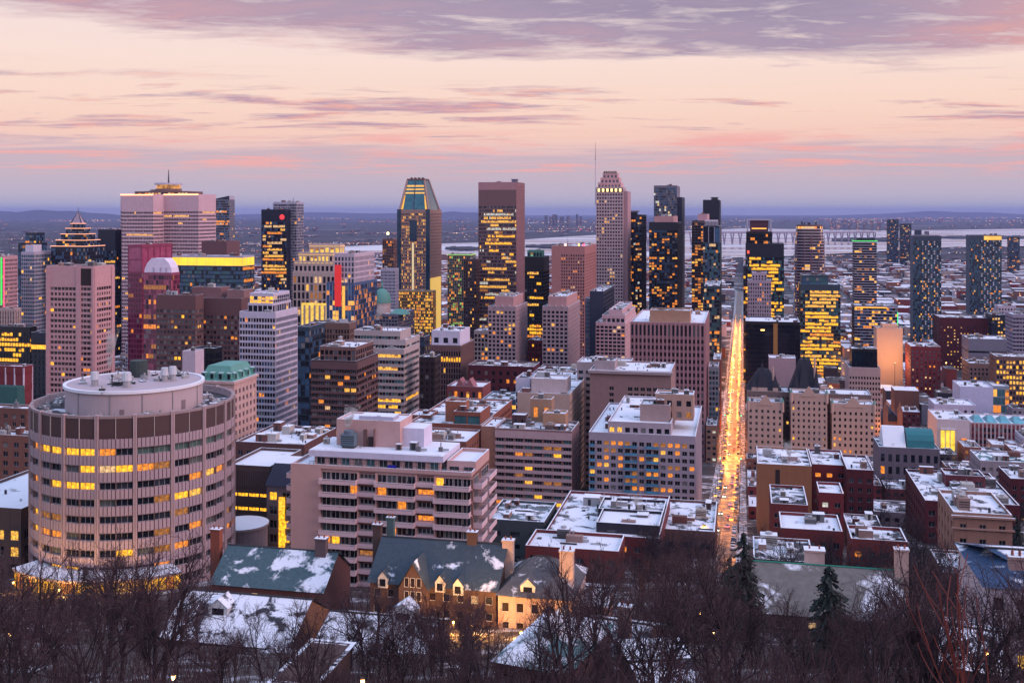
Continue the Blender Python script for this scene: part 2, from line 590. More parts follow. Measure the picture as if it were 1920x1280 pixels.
# ---------------------------------------------------------------- building kit
HERO = []
FOOT = []   # footprints in street coordinates, to keep filler off them
def pq(X, Y):
    return (X * V.x + Y * V.y, X * U.x + Y * U.y)

ST = dict(bw=3.2, fh=3.6, pw=.24, sr=.38, rec=.4, pp=.06, sp=.0, top=1.5, bot=0.0, lit=.12, mode='r', litm=WARM, gl=[G_DARK, G_DARK, G_MID], pm=None, sm=None, mull=0)
def S(**k):
    d = dict(ST); d.update(k); return d
STYLE = {
    'punch': S(),
    'bands': S(bw=6.5, pw=.04, sr=.45, pp=-.12, mode='b', lit=.15),
    'ribbon': S(bw=3.0, pw=.10, sr=.40, pp=-.08, mode='b', lit=.2),
    'fins': S(bw=2.6, pw=.45, sr=.35, pp=.35, sp=-.1, lit=.05),
    'glass': S(bw=2.4, pw=.07, sr=.16, rec=.12, pp=.03, sp=.0, lit=.12, gl=[G_BLUE, G_DARK, G_BLUE]),
    'glassband': S(bw=2.4, pw=.05, sr=.28, rec=.12, pp=.0, sp=.05, lit=.35, mode='b', gl=[G_DARK, G_BLUE]),
    'home': S(bw=3.6, pw=.30, sr=.40, lit=.16, litm=HOME),
    'balc': S(bw=4.2, pw=.14, sr=.22, sp=.9, pp=.0, fh=3.0, lit=.14, litm=HOME),
}

class Bld:
    pass

def lit_map(nb, nf, st):
    """choose which cells are lit, and with which glow"""
    g = [[None] * nb for _ in range(nf)]
    p = st['lit']
    for f in range(nf):
        if st['mode'] == 'b':
            fp = R.random()
            if fp < p * .9:                       # a whole lit floor with gaps
                m = R.choice(st['litm']); a = R.randint(0, max(0, nb // 4)); e = nb - R.randint(0, max(0, nb // 4))
                for i in range(a, e):
                    if R.random() < .96:
                        g[f][i] = m if R.random() < .93 else R.choice(st['litm'])
            elif fp < p * .9 + .4:
                for _ in range(max(1, int(nb * p * .25))):
                    a = R.randrange(nb); L = R.randint(1, max(1, nb // 4)); m = R.choice(st['litm'])
                    if R.random() < p * 2.2:
                        for i in range(a, min(nb, a + L)):
                            g[f][i] = m
        else:
            for i in range(nb):
                if R.random() < p:
                    g[f][i] = R.choice(st['litm'])
                    if R.random() < .3 and i + 1 < nb:
                        g[f][i + 1] = g[f][i]
    return g

_winmesh = {}
def win_mesh(w, h, gm, fm, kind=0):
    """one framed window: a shared mesh of frame bars and glass, origin at its centre, facing -Y"""
    k = (round(w, 2), round(h, 2), gm.name, fm.name, kind)
    if k in _winmesh:
        return _winmesh[k]
    mb = MB()
    t = min(.09, w * .08)
    mb.mi(gm); mb.mi(fm)
    nsub = 1 if w < 1.4 else (2 if w < 2.6 else (3 if w < 4 else 4))
    mb.poly([(-w / 2, 0, -h / 2), (w / 2, 0, -h / 2), (w / 2, 0, h / 2), (-w / 2, 0, h / 2)], gm)
    for i in range(nsub + 1):
        x = -w / 2 + w * i / nsub
        xa = min(max(x - t / 2, -w / 2), w / 2 - t)
        mb.box(xa, xa + t, -.05, .02, -h / 2, h / 2, fm)
    mb.box(-w / 2, w / 2, -.045, .02, h / 2 - t, h / 2 - .002, fm)
    mb.box(-w / 2, w / 2, -.07, .02, -h / 2 + .002, -h / 2 + t, fm)
    _winmesh[k] = mb.mesh('window')
    return _winmesh[k]

def facade(b, fr, s0, s1, z0, z1, st, wm, mbF, mbG, mbL):
    W = s1 - s0; Ht = z1 - z0
    zb = z0 + st['bot']; zt = z1 - st['top']
    nb = st.get('nb') or max(1, int(round(W / st['bw'])))
    nf = st.get('nf') or max(1, int(round((zt - zb) / st['fh'])))
    bw = W / nb; fh = (zt - zb) / nf
    rec = st['rec']; pm = st['pm'] or wm; sm = st['sm'] or wm
    pwid = bw * st['pw']; sh = fh * st['sr']
    n0 = -rec - .05
    indiv = b.indiv
    # piers
    if st['pw'] > 0:
        for i in range(nb + 1):
            c = s0 + bw * i
            a = max(s0, c - pwid / 2); e = min(s1, c + pwid / 2)
            mbF.fbox(fr, a, e, n0, st['pp'], z0, z1 - .006, pm)
    # spandrels: below each row of windows, plus the top band
    for f in range(nf + 1):
        za = zb + fh * f - (sh * .5 if f else st['bot'] + .0)
        ze = zb + fh * f + sh * .5
        if f == nf:
            za = zt - sh * .5; ze = z1
        if ze - za < .02:
            continue
        mbF.fbox(fr, s0, s1, n0, st['sp'], za, ze, sm)
    g = b.lits(nb, nf, st) if b.lits else lit_map(nb, nf, st)
    blank = st.get('blank')
    k = 0
    for f in range(nf):
        za = zb + fh * f + sh * .5; ze = zb + fh * (f + 1) - sh * .5
        for i in range(nb):
            if blank and blank(i, f, nb, nf):
                a = s0 + bw * i + pwid * .5; e = s0 + bw * (i + 1) - pwid * .5
                mbF.fbox(fr, a - .05, e + .05, n0, min(st['pp'], st['sp']) - .02, za - .05, ze + .05, wm)
                continue
            a = s0 + bw * i + pwid * .5; e = s0 + bw * (i + 1) - pwid * .5
            m = g[f][i]
            gm = m or (BLIND if R.random() < .05 and st['lit'] > 0 else R.choice(st['gl']))
            if indiv and b.nwin < 300:
                b.nwin += 1
                me = win_mesh(e - a, ze - za, gm, st.get('fm') or FRAME)
                o = obj('window', me, b.root)
                O, D, Nn = fr
                p = O + D * ((a + e) / 2) + Nn * (-rec + .03)
                o.location = (p.x, p.y, (za + ze) / 2)
                o.rotation_euler = (0, 0, atan2(D.y, D.x))
            elif m:
                if R.random() < .3 and st['lit'] < 1 and ze - za > .8:      # blind half drawn
                    zm = ze - (ze - za) * R.uniform(.25, .6)
                    mbL.fquad(fr, a, e, -rec + .03, za, zm, m); mbL.fquad(fr, a, e, -rec + .03, zm, ze, LD)
                else:
                    mbL.fquad(fr, a, e, -rec + .03, za, ze, m)
            else:
                mbG.fquad(fr, a, e, -rec + .03, za, ze, gm, .012)
BLIND = plain(.20, .19, .19, .7)
FRAME = plain(.30, .30, .31, .5)
FRAME_W = plain(.62, .62, .62, .5)

def volume(b, x0, x1, y0, y1, z0, z1, wm, fs=None, rs=None, ls=None, bs=None, roof=True, parapet=.9, roofm=None, name='wall', units=0, pm=None):
    """one box of a building with faced sides and a roof, in the building's own coordinates"""
    r = .4
    for st in (fs, rs, ls, bs):
        if st:
            r = max(.0, st['rec'])
            break
    core = MB(); core.box(x0 + r, x1 - r, y0 + r, y1 - r, z0, z1 - .02, wm)
    mbF, mbG, mbL = MB(), MB(), MB()
    V2 = Vector
    frames = ((V2((x0, y0, 0)), V2((1, 0, 0)), V2((0, -1, 0)), 0, x1 - x0, fs),
              (V2((x1, y0, 0)), V2((0, 1, 0)), V2((1, 0, 0)), r, y1 - y0 - r, rs),
              (V2((x0, y1, 0)), V2((0, -1, 0)), V2((-1, 0, 0)), r, y1 - y0 - r, ls),
              (V2((x1, y1, 0)), V2((-1, 0, 0)), V2((0, 1, 0)), 0, x1 - x0, bs))
    for O, D, Nn, s0, s1, st in frames:
        if st:
            st2 = dict(st)
            if st2['rec'] != r:
                st2['rec'] = r
            facade(b, (O, D, Nn), s0, s1, z0, z1, st2, wm, mbF, mbG, mbL)
        else:
            core.fbox((O, D, Nn), s0, s1, -r, -.002, z0, z1, wm)
    core.build(name, b.root)
    mbF.build('facade_frame', b.root, kind='stuff')
    mbG.build('glazing', b.root, kind='stuff')
    mbL.build('lit_glazing', b.root, kind='stuff')
    if roof:
        flat_roof(b, x0, x1, y0, y1, z1, parapet, roofm or ROOF, pm or wm, units)

def flat_roof(b, x0, x1, y0, y1, z, ph, rm, wm, units):
    mb = MB(); mb.box(x0 + .2, x1 - .2, y0 + .2, y1 - .2, z - .1, z + .08, rm)
    mb.build('roof', b.root)
    if ph > 0:
        t = .35
        mb = MB()
        mb.box(x0, x1, y0, y0 + t, z + .003, z + ph, wm, SNOW)
        mb.box(x0, x1, y1 - t, y1, z + .003, z + ph, wm, SNOW)
        mb.box(x0, x0 + t, y0 + t, y1 - t, z + .003, z + ph, wm, SNOW)
        mb.box(x1 - t, x1, y0 + t, y1 - t, z + .003, z + ph, wm, SNOW)
        mb.build('parapet', b.root)
    area = (x1 - x0) * (y1 - y0)
    if units and area > 90:
        vm = MB()
        for _ in range(int(min(16, 3 + area / 60))):      # small vents, pipes, skylights and drifts
            vx = R.uniform(x0 + 1, x1 - 2); vy = R.uniform(y0 + 1, y1 - 2); k = R.random()
            if k < .45:
                r_ = R.uniform(.15, .4); vm.tube((vx, vy, z), (vx, vy, z + R.uniform(.5, 1.5)), r_, r_, 6, R.choice([STEEL, DARKM]), True)
            elif k < .7:
                vm.box(vx, min(vx + R.uniform(1.5, 7), x1 - .6), vy, vy + .35, z, z + .45, R.choice([STEEL, DARKM]))
            elif k < .85:
                vm.box(vx, vx + 1.1, vy, vy + 1.1, z, z + .35, G_MID)
            else:
                L_ = R.uniform(1.5, 4); vm.prism([(vx, vy), (vx + L_ * .5, vy), (vx + L_ * .5, vy + L_ * .3), (vx, vy + L_ * .3)], z + .05, [(vx + L_ * .15, vy + .1), (vx + L_ * .35, vy + .1), (vx + L_ * .35, vy + L_ * .2), (vx + L_ * .15, vy + L_ * .2)], z + .5, SNOW)
        vm.build('roof_clutter', b.root, kind='stuff')
        if area > 350:
            units += 2
    for _ in range(units):
        w, d = x1 - x0, y1 - y0
        if w < 6 or d < 6:
            break
        uw = R.uniform(1.2, min(5, w * .3)); ud = R.uniform(1.2, min(5, d * .3)); uh = R.uniform(.9, 3.0)
        ux = R.uniform(x0 + 1, x1 - 1 - uw); uy = R.uniform(y0 + 1, y1 - 1 - ud)
        roof_unit(b, ux, uy, z + .08, uw, ud, uh)

def roof_unit(b, x, y, z, w, d, h, m=None):
    mb = MB()
    m = m or R.choice(UNITM)
    k = R.random()
    mb.box(x, x + w, y, y + d, z, z + h, m, SNOW if R.random() < .6 else m)
    if k < .45:      # louvres and a fan cowl
        for i in range(3):
            zz = z + h * (.25 + .2 * i)
            mb.box(x + .1, x + w - .1, y - .05, y, zz, zz + h * .09, DARKM)
        mb.tube((x + w / 2, y + d / 2, z + h), (x + w / 2, y + d / 2, z + h + .5), min(w, d) * .28, min(w, d) * .28, 8, STEEL, True)
    elif k < .7:     # duct
        mb.box(x + w, x + w + 1.6, y + d * .3, y + d * .6, z + .2, z + .7, STEEL)
        mb.box(x + w * .4, x + w * .4 + .25, y + d * .4, y + d * .4 + .25, z + h, z + h + 1.2, STEEL)
    else:            # door and lamp bracket
        mb.box(x + w * .3, x + w * .3 + .9, y - .04, y, z, z + min(2, h * .9), DARKM)
        mb.box(x - .15, x + w + .15, y - .15, y + d + .15, z + h, z + h + .12, m, SNOW)
    mb.build('roof_unit', b.root)
UNITM = [plain(.35, .35, .37), plain(.22, .21, .21), plain(.42, .40, .38), plain(.14, .13, .14), wall(.34, .25, .2), wall(.2, .1, .08)]

def building(name, label, cat, fa, fb, side, ytop, Y, d=None, rot=None, group=None, base=None, lits=None, foot=True, ymin=None):
    """front face spans photograph columns fa..fb; its nearest corner stands Y metres away; side = column where the visible side ends"""
    b = Bld()
    a = ANG if rot is None else radians(rot)
    sa, ca = sin(a), cos(a)
    t0 = (fa - CX) / F; t1 = (fb - CX) / F
    right = (side is None and (fa + fb) / 2 < 1393) or (side is not None and side > fb)
    if sa >= 0:      # right end of the front is nearer
        P1 = Vector((t1 * Y, Y))
        w = (P1.x - t0 * Y) / (ca + t0 * sa)
        P0 = Vector((P1.x - w * ca, Y + w * sa))
    else:
        P0 = Vector((t0 * Y, Y))
        w = (t1 * Y - P0.x) / (ca - t1 * -sa * -1) if False else (t1 * Y - P0.x) / (ca + t1 * sa)
        P1 = Vector((P0.x + w * ca, Y - w * sa))
    if d is None:
        t = (side - CX) / F
        P = P1 if right else P0
        d = (P.x - t * P.y) / (t * ca - sa)
        d = min(max(d, 8), 90)
    b.w, b.d, b.Y = w, d, Y
    b.P0 = P0; b.ca, b.sa = ca, sa
    Ys = [P0.y, P1.y, P0.y + d * ca, P1.y + d * ca]
    b.z0 = (min(T(max(Ys)), T(min(Ys))) - 1.0) if base is None else base
    b.ztop = zat(ytop, Y) - b.z0
    b.root = thing(name, label, cat, (P0.x, P0.y, b.z0), -a, group)
    b.indiv = False; b.nwin = 0; b.lits = lits
    cs = [pq(P0.x + ca * i + sa * j, P0.y - sa * i + ca * j) for i in (0, w) for j in (0, d)]
    HERO.append((name.replace('_', ' '), (cs[0][0] + cs[3][0]) / 2, (cs[0][1] + cs[3][1]) / 2, fa, fb, Y))
    if foot:
        FOOT.append((min(c[0] for c in cs), max(c[0] for c in cs), min(c[1] for c in cs), max(c[1] for c in cs)))
    def sx(px, off=0.0):
        t = (px - CX) / F
        X0 = P0.x + sa * off; Y0 = P0.y + ca * off
        return (t * Y0 - X0) / (ca + t * sa)
    def z(py, off=0.0):
        return zat(py, Y + off) - b.z0
    b.sx, b.z = sx, z
    return b

def simple(name, label, cat, fa, fb, side, ytop, Y, wm, fs='punch', rs='same', d=None, units=2, roofm=None, parapet=.9, rot=None, lits=None, indiv=False, base=None, over=None, group=None, roof=True):
    b = building(name, label, cat, fa, fb, side, ytop, Y, d, rot, group, base, lits)
    b.indiv = indiv
    def res(s):
        if s is None:
            return None
        st = dict(STYLE[s]) if isinstance(s, str) else dict(s)
        if over:
            st.update(over)
        return st
    f = res(fs)
    s = f if rs == 'same' else res(rs)
    right = (side is None and (fa + fb) / 2 < 1393) or (side is not None and side > fb)
    volume(b, 0, b.w, 0, b.d, 0, b.ztop, wm, f, s if right else None, None if right else s, None, roof, parapet, roofm, units=units)
    return b
# ---------------------------------------------------------------- wall colours
PINK = wall(.52, .36, .35)
PINK2 = wall(.44, .28, .27)
ROSE = wall(.40, .24, .23)
CREAM = wall(.58, .47, .38)
CREAM2 = wall(.50, .41, .35)
WHITE = wall(.60, .60, .63)
LGREY = wall(.46, .46, .50)
GREY = wall(.22, .22, .25)
CONC = wall(.38, .33, .31)
TAN = wall(.42, .30, .21)
BROWN = wall(.11, .068, .064)
BROWN2 = wall(.23, .15, .13)
DBROWN = wall(.05, .032, .034)
RED = wall(.22, .045, .05)
DRED = wall(.125, .024, .036)
BRICK = wall(.30, .12, .075)
SLATE = wall(.05, .062, .095)
BLACK = wall(.011, .012, .018, .4)
NAVY = wall(.018, .03, .055, .4)
TEALW = wall(.05, .095, .115, .4)
COPPER = wall(.16, .38, .30, .7)
PALE = wall(.55, .50, .52)
DKGLASSW = wall(.028, .036, .052, .35)
GL_B = [G_BLUE, G_DARK, G_BLUE, G_TEAL]
GL_D = [G_DARK, G_DARK, G_BLUE]
TOW = 'tower'

def rim(b, x0, x1, y0, y1, z, m, t=.35, name='light_strip'):
    mb = MB()
    mb.box(x0 - t, x1 + t, y0 - t, y0, z, z + t, m)
    mb.box(x1, x1 + t, y0, y1 + t, z, z + t, m)
    mb.box(x0 - t, x0, y0, y1 + t, z, z + t, m)
    return mb.build(name, b.root)
def antenna(b, x, y, z0, z1, r=.5, m=None):
    mb = MB()
    n = 5
    for i in range(n):
        a = z0 + (z1 - z0) * i / n; e = z0 + (z1 - z0) * (i + 1) / n
        mb.tube((x, y, a), (x, y, e), r * (1 - i / n * .7), r * (1 - (i + 1) / n * .7) , 6, m or DARKM, True)
        mb.box(x - r * 2.2 * (1 - i / n), x + r * 2.2 * (1 - i / n), y - .1, y + .1, e - .3, e - .1, m or DARKM)
    mb.build('antenna', b.root)

# ---------------------------------------------------------------- skyline, from the left edge
b = building('office_tower', 'pink gridded office block with green and magenta light strips at the left edge', 'building', -40, 8, 33, 482, 960)
volume(b, 0, b.w, 0, b.d, 0, b.ztop, PINK, S(bw=2.2, pw=.4, sr=.45), S(bw=1.7, pw=.35, sr=.4, lit=.03), units=3)
for i, (c, o) in enumerate((((.05, 1.0, .12), -2.2), ((1.0, .1, .25), .4), ((1.0, .25, .6), -5.0))):
    mb = MB(); mb.box(b.w + o - .9, b.w + o + .3, -.75, -.45, 12, b.ztop - .5, glow(*c, .9)); mb.build('light_strip', b.root)
simple('office_building', 'cream building with tall vertical ribs below the green light strip', 'building', -30, 28, 38, 580, 900, CREAM2, S(bw=2.6, pw=.5, sr=.2, pp=.5, lit=.02), units=2)
b = building('condo_tower', 'black stepped tower behind the pale glass tower near the left edge', TOW, 34, 66, 88, 457, 1120)
volume(b, 0, b.w, 0, b.d, 0, b.ztop, NAVY, S(**{**STYLE['glass'], 'lit': .03}), S(**{**STYLE['glass'], 'lit': .03}), units=1)
volume(b, b.sx(44), b.sx(64), 3, b.d - 2, b.ztop, b.z(438), NAVY, STYLE['glass'], STYLE['glass'], units=1)
b = building('glass_tower', 'pale teal glass tower with white floor bands beside the left pink tower', TOW, 40, 64, 98, 474, 1000)
stx = S(bw=2.2, pw=.12, sr=.3, rec=.2, pp=.02, sp=.12, lit=.05, gl=[G_TEAL, G_BLUE, G_PALE])
volume(b, 0, b.w, 0, b.d, 0, b.ztop, LGREY, stx, stx, units=1)
volume(b, b.sx(45), b.sx(60), 2, 14, b.ztop, b.z(461), WHITE, None, None, units=1)

# stepped pyramid tower
b = building('pyramid_tower', 'dark glass tower with stepped pyramid top and glowing orange ledges', TOW, 96, 160, 196, 462, 1000)
gp = S(bw=2.3, pw=.06, sr=.2, rec=.12, lit=.05, gl=GL_D)
volume(b, 0, b.w, 0, b.d, 0, b.ztop, NAVY, gp, gp, parapet=0, units=0)
EDGE = glow(1.0, .42, .26, 1.3)
rim(b, 0, b.w, 0, b.d, b.ztop - .2, EDGE, .55)
zs = [b.z(y, 8) for y in (462, 450, 438.5, 428, 419)]
k = 0
for i in range(4):
    k += b.w * .085
    x0, x1, y0, y1 = k, b.w - k, k, b.d - k
    volume(b, x0, x1, y0, y1, zs[i], zs[i + 1], NAVY, S(**{**gp, 'top': .3, 'fh': 3}), S(**{**gp, 'top': .3, 'fh': 3}), parapet=0, units=0, roofm=NAVY)
    rim(b, x0, x1, y0, y1, zs[i + 1] - .4, EDGE, .5)
za, zt_ = zs[4], b.z(398, 14)
cxx, cyy = b.w / 2, b.d / 2
mb = MB()
q = [(x0, y0), (x1, y0), (x1, y1), (x0, y1)]
mb.prism(q, za, [(cxx - .5, cyy - .5), (cxx + .5, cyy - .5), (cxx + .5, cyy + .5), (cxx - .5, cyy + .5)], zt_, wall(.42, .36, .40, .4), wall(.7, .6, .6))
mb.build('pyramid_roof', b.root)
mb = MB()
for (qx, qy) in q:
    mb.tube((qx, qy, za), (cxx, cyy, zt_ + .4), .55, .4, 5, NAVY)
mb.tube((cxx, cyy, zt_), (cxx, cyy, zt_ + 5), .35, .1, 6, NAVY)
mb.build('ridge_beam', b.root)

simple('office_tower', 'dark tower with orange lit floors between pyramid tower and cross-shaped tower', TOW, 184, 216, 228, 432, 1180, NAVY, S(bw=2.6, pw=.08, sr=.3, lit=.12, mode='b', gl=GL_D, top=22, litm=[LO, LY2]), units=1)
# cruciform tower
b = building('cruciform_tower', 'cross-shaped pale tower with glowing roof edge, drum and antenna', TOW, 226, 372, 377, 366, 1180)
pv = S(bw=1.9, pw=.16, sr=.5, fh=4.0, rec=.5, pp=-.18, sp=.0, top=17, lit=.1, mode='b', litm=[LY, LY2, LY2, LO])
d0 = b.w * .42
PVW = wall(.60, .47, .47)
xa, xb = b.sx(250), b.sx(309)
volume(b, 0, b.w, 0, d0, 0, b.ztop, PVW, pv, pv, parapet=1.2, units=0)
volume(b, b.w * .3, b.w * .7, d0, d0 + 24, 0, b.ztop - .3, PVW, None, pv, parapet=0, units=0)
volume(b, b.w * .16, b.w * .56, -22, 0, 0, b.ztop - .5, PVW, pv, pv, parapet=1.2, units=0)
RG = glow(1.0, .45, .22, 2.2)
for xa, xb in ((0, b.w * .16), (b.w * .56, b.w)):
    mb = MB(); mb.box(xa, xb, -.5, -.1, b.ztop + .1, b.ztop + 1.5, RG); mb.build('light_strip', b.root)
mb = MB(); mb.box(b.w * .16, b.w * .56, -22.5, -22.1, b.ztop - .4, b.ztop + .9, RG); mb.build('light_strip', b.root)
volume(b, b.w * .16, b.w * .84, 4, d0 - 2, b.ztop, b.z(359.5, 10), BROWN2, S(bw=4, top=.4, bot=.2, nf=1, lit=.5, litm=[LO, LP]), STYLE['punch'], parapet=.6, units=2)
zq = b.z(359.5, 10)
cx_, cy_ = b.w * .5, d0 * .5
mb = MB()
ng = 28
def ringp(r):
    return [(cx_ + r * cos(2 * pi * i / ng), cy_ + r * sin(2 * pi * i / ng)) for i in range(ng)]
zz = b.z(343, 20)
mb.prism(ringp(14.5), zq, ringp(14.5), zq + (zz - zq) * .35, BROWN2)
mb.prism(ringp(13.4), zq + (zz - zq) * .35, ringp(13.4), zq + (zz - zq) * .8, lit(1., .42, .08, .7, .25, .1))
mb.prism(ringp(15.5), zq + (zz - zq) * .8, ringp(15.2), zz, LGREY)
mb.build('roof_drum', b.root)
antenna(b, cx_, cy_, zz, b.z(318, 25), .9)
simple('office_block', 'low brown mechanical block standing behind the yellow-crowned glass building', 'building', 378, 425, 434, 454, 1120, wall(.2, .12, .12), None, None, d=30, units=3)

# pink glass tower with white vaulted wing
PKG = glass(.34, .07, .15, .12, .8)
PKG2 = glass(.14, .02, .05, .1, .8)
PKW = wall(.30, .07, .13, .4)
b = building('pink_glass_tower', 'deep pink glass tower with tall framed panels at its top', TOW, 240, 266, 323, 461, 800)
pk = S(bw=2.2, pw=.14, sr=.3, fh=3.8, rec=.3, lit=.05, gl=[PKG2, PKG2, glass(.2, .04, .09, .1)], top=.6, litm=[LO, LD])
zp = b.z(510)
volume(b, 0, b.w, 0, b.d, 0, zp, PKW, pk, pk, roof=False)
volume(b, 0, b.w, 0, b.d, zp, b.ztop, PKW, S(nb=1, nf=2, pw=.06, sr=.06, rec=.4, lit=0, gl=[PKG], top=.8), S(nb=5, nf=1, pw=.08, sr=.06, rec=.4, lit=0, gl=[PKG], top=.8), units=1)
b = building('pink_glass_wing', 'lower pink glass wing with white vaulted roof in front of the pink tower', 'building', 269, 321, 337, 512, 770)
pk2 = S(bw=2.0, pw=.08, sr=.12, fh=3.6, rec=.15, lit=.12, gl=[PKG2, PKG2, G_DARK, glass(.4, .1, .16, .1)], litm=[LO, LD, LO], mode='b')
volume(b, 0, b.w, 0, b.d, 0, b.ztop, wall(.34, .12, .18, .4), pk2, pk2, parapet=.3, units=0)
mb = MB()
vw = wall(.72, .70, .74, .5)
prof = [(.0, 0), (.03, .35), (.12, .7), (.27, 1.0), (.73, 1.0), (.88, .7), (.97, .35), (1.0, 0)]
hh = b.z(485) - b.ztop
lastp = None
for t, hgt in prof:
    p0 = (t * b.w, 1.0, b.ztop + .1 + hgt * hh); p1 = (t * b.w, b.d - 1, b.ztop + .1 + hgt * hh)
    if lastp:
        mb.poly([lastp[0], p0, p1, lastp[1]], vw)
    lastp = (p0, p1)
mb.poly([(t * b.w, 1.0, b.ztop + .1 + h_ * hh) for t, h_ in reversed(prof)], vw)
for t in (.35, .6, .8):
    mb.box(t * b.w - .5, t * b.w + .5, .5, 1.2, b.ztop + .3, b.ztop + .3 + hh * .35, LGREY)
mb.build('vaulted_roof', b.root)

# yellow-crowned glass block
b = building('glass_office', 'blue glass office block crowned by a bright yellow lit band', 'building', 318, 455, 477, 482, 930)
gb = S(bw=2.2, pw=.05, sr=.25, rec=.12, lit=.16, mode='b', gl=GL_B, litm=[LO, LD, LY2, LP], top=.5)
zc_ = b.z(499)
volume(b, 0, b.w, 0, b.d, 0, zc_, NAVY, gb, gb, roof=False)
YB = lit(1.0, .58, .03, 1.3, .05, .75)
volume(b, 0, b.w, 0, b.d, zc_, b.ztop, LGREY, S(nb=8, nf=1, pw=.012, sr=.06, rec=.15, lit=1.1, litm=[YB], top=.5, fh=5), S(nb=3, nf=1, pw=.012, sr=.06, rec=.15, lit=1.1, litm=[YB], top=.5), units=4)

b = building('dark_glass_tower', 'slim dark glass tower with slanted top right of the cross-shaped tower', TOW, 397, 430, 440, 374, 1560)
sl = S(bw=2.2, pw=.05, sr=.28, rec=.12, lit=.08, mode='b', gl=GL_D, litm=[LP, LW, LO])
volume(b, 0, b.w, 0, b.d, 0, b.ztop, GREY, sl, S(bw=3, pw=.2, sr=.3, lit=.02, gl=[G_PALE]), roof=False)
mb = MB(); zt2 = b.z(367)
mb.poly([(0, 0, b.ztop), (b.w, 0, b.ztop), (b.w, 0, zt2)], NAVY); mb.poly([(b.w, 0, b.ztop), (b.w, b.d, b.ztop), (b.w, b.d, zt2), (b.w, 0, zt2)], LGREY)
mb.poly([(0, 0, b.ztop), (b.w, 0, zt2), (b.w, b.d, zt2), (0, b.d, b.ztop)], SLATE); mb.poly([(b.w, b.d, b.ztop), (0, b.d, b.ztop), (b.w, b.d, zt2)], GREY)
mb.build('slanted_crown', b.root)

b = building('banded_tower', 'glass tower with yellow lit floors, red disc sign and pale rear slab', TOW, 490, 537, 545, 394, 1320)
bd = S(bw=2.0, pw=.05, sr=.32, fh=4.1, rec=.12, lit=.62, mode='b', gl=GL_D, litm=[LY2, LY2, LP, LO], top=14)
volume(b, 0, b.w, 0, b.d, 0, b.ztop, NAVY, bd, None, units=1)
sl2 = S(bw=2.4, pw=.1, sr=.2, rec=.15, lit=.02, gl=[G_PALE, G_MID])
volume(b, b.sx(504), b.sx(556, b.d), b.d, b.d + 22, 0, b.z(380, b.d), LGREY, sl2, sl2, units=2)
mb = MB(); cx_, cz_ = b.sx(529), b.z(407)
mb.tube((cx_, -.6, cz_), (cx_, -.05, cz_), 3.2, 3.2, 16, glow(1, .05, .06, .9), True); mb.build('disc_sign', b.root)
antenna(b, b.sx(540), b.d + 3, b.z(380, b.d), b.z(369, b.d), .4)

# neoclassical insurance building, floodlit
b = building('neoclassical_building', 'stepped cream stone building with columns and golden floodlit upper tiers', 'building', 549, 660, 694, 512, 980)
STN = wall(.55, .47, .40)
col = S(bw=4.2, pw=.3, sr=.2, fh=7.5, rec=.8, pp=.5, sp=.1, lit=.25, litm=[LY2, LP, LD], top=3)
volume(b, 0, b.w, 0, b.d, 0, b.ztop, STN, col, col, units=0, parapet=1.5)
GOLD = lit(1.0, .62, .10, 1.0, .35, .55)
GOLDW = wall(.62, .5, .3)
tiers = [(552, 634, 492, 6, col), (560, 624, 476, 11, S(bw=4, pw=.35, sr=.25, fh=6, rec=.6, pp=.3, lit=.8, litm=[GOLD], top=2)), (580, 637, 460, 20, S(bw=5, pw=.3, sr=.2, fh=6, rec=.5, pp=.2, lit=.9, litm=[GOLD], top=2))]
zz = b.ztop
for (xa, xb, yy, off, st) in tiers:
    z1 = b.z(yy, off)
    volume(b, b.sx(xa, off), b.sx(xb, off), off, b.d - off * .8, zz, z1, STN, st, st, units=0, parapet=1.0)
    rim(b, b.sx(xa, off), b.sx(xb, off), off, b.d - off * .8, z1 - 1.2, glow(1, .6, .15, .8), .4)
    zz = z1
for i in range(6):
    mb = MB(); x = b.sx(572 + i * 9.5)
    mb.tube((x, -1.2, 18), (x, -1.2, b.ztop - 30), 1.1, .95, 10, STN, True); mb.build('column', b.root)
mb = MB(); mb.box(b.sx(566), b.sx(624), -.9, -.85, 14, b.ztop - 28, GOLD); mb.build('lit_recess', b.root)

# blue building under works
b = building('blue_clad_building', 'blue glazed building with red vertical stripe and pale rooftop frame', 'building', 612, 664, 707, 532, 880)
BLU = glass(.03, .16, .34, .2)
BLU2 = glass(.02, .07, .2, .2)
st = S(bw=2.6, pw=.10, sr=.12, fh=4.2, rec=.2, lit=.12, gl=[BLU, BLU2, BLU2], litm=[LY2, LO, LP], pm=LGREY)
volume(b, 0, b.w, 0, b.d, 0, b.ztop, wall(.10, .16, .26), st, S(bw=2.4, pw=.1, sr=.12, fh=4.2, rec=.2, lit=.25, gl=[BLU2, G_BROWN, G_BROWN], litm=[LO, LD]), units=0)
mb = MB(); mb.box(b.sx(628), b.sx(640), -.8, -.1, b.z(575), b.z(497), glow(.75, .03, .03, .55)); mb.build('red_stripe', b.root)
mb = MB(); mb.box(b.sx(642), b.sx(647), -.7, -.1, 4, b.ztop - 2, LY2); mb.build('lit_strip', b.root)
volume(b, b.sx(625), b.w - .6, 2, b.d * .9, b.ztop, b.z(477, 4), PALE, S(bw=3, pw=.35, sr=.3, rec=.4, lit=.05, gl=[G_PALE, G_MID], fh=5), S(bw=3, pw=.4, sr=.3, rec=.4, lit=.05, gl=[G_PALE], fh=5), units=2)
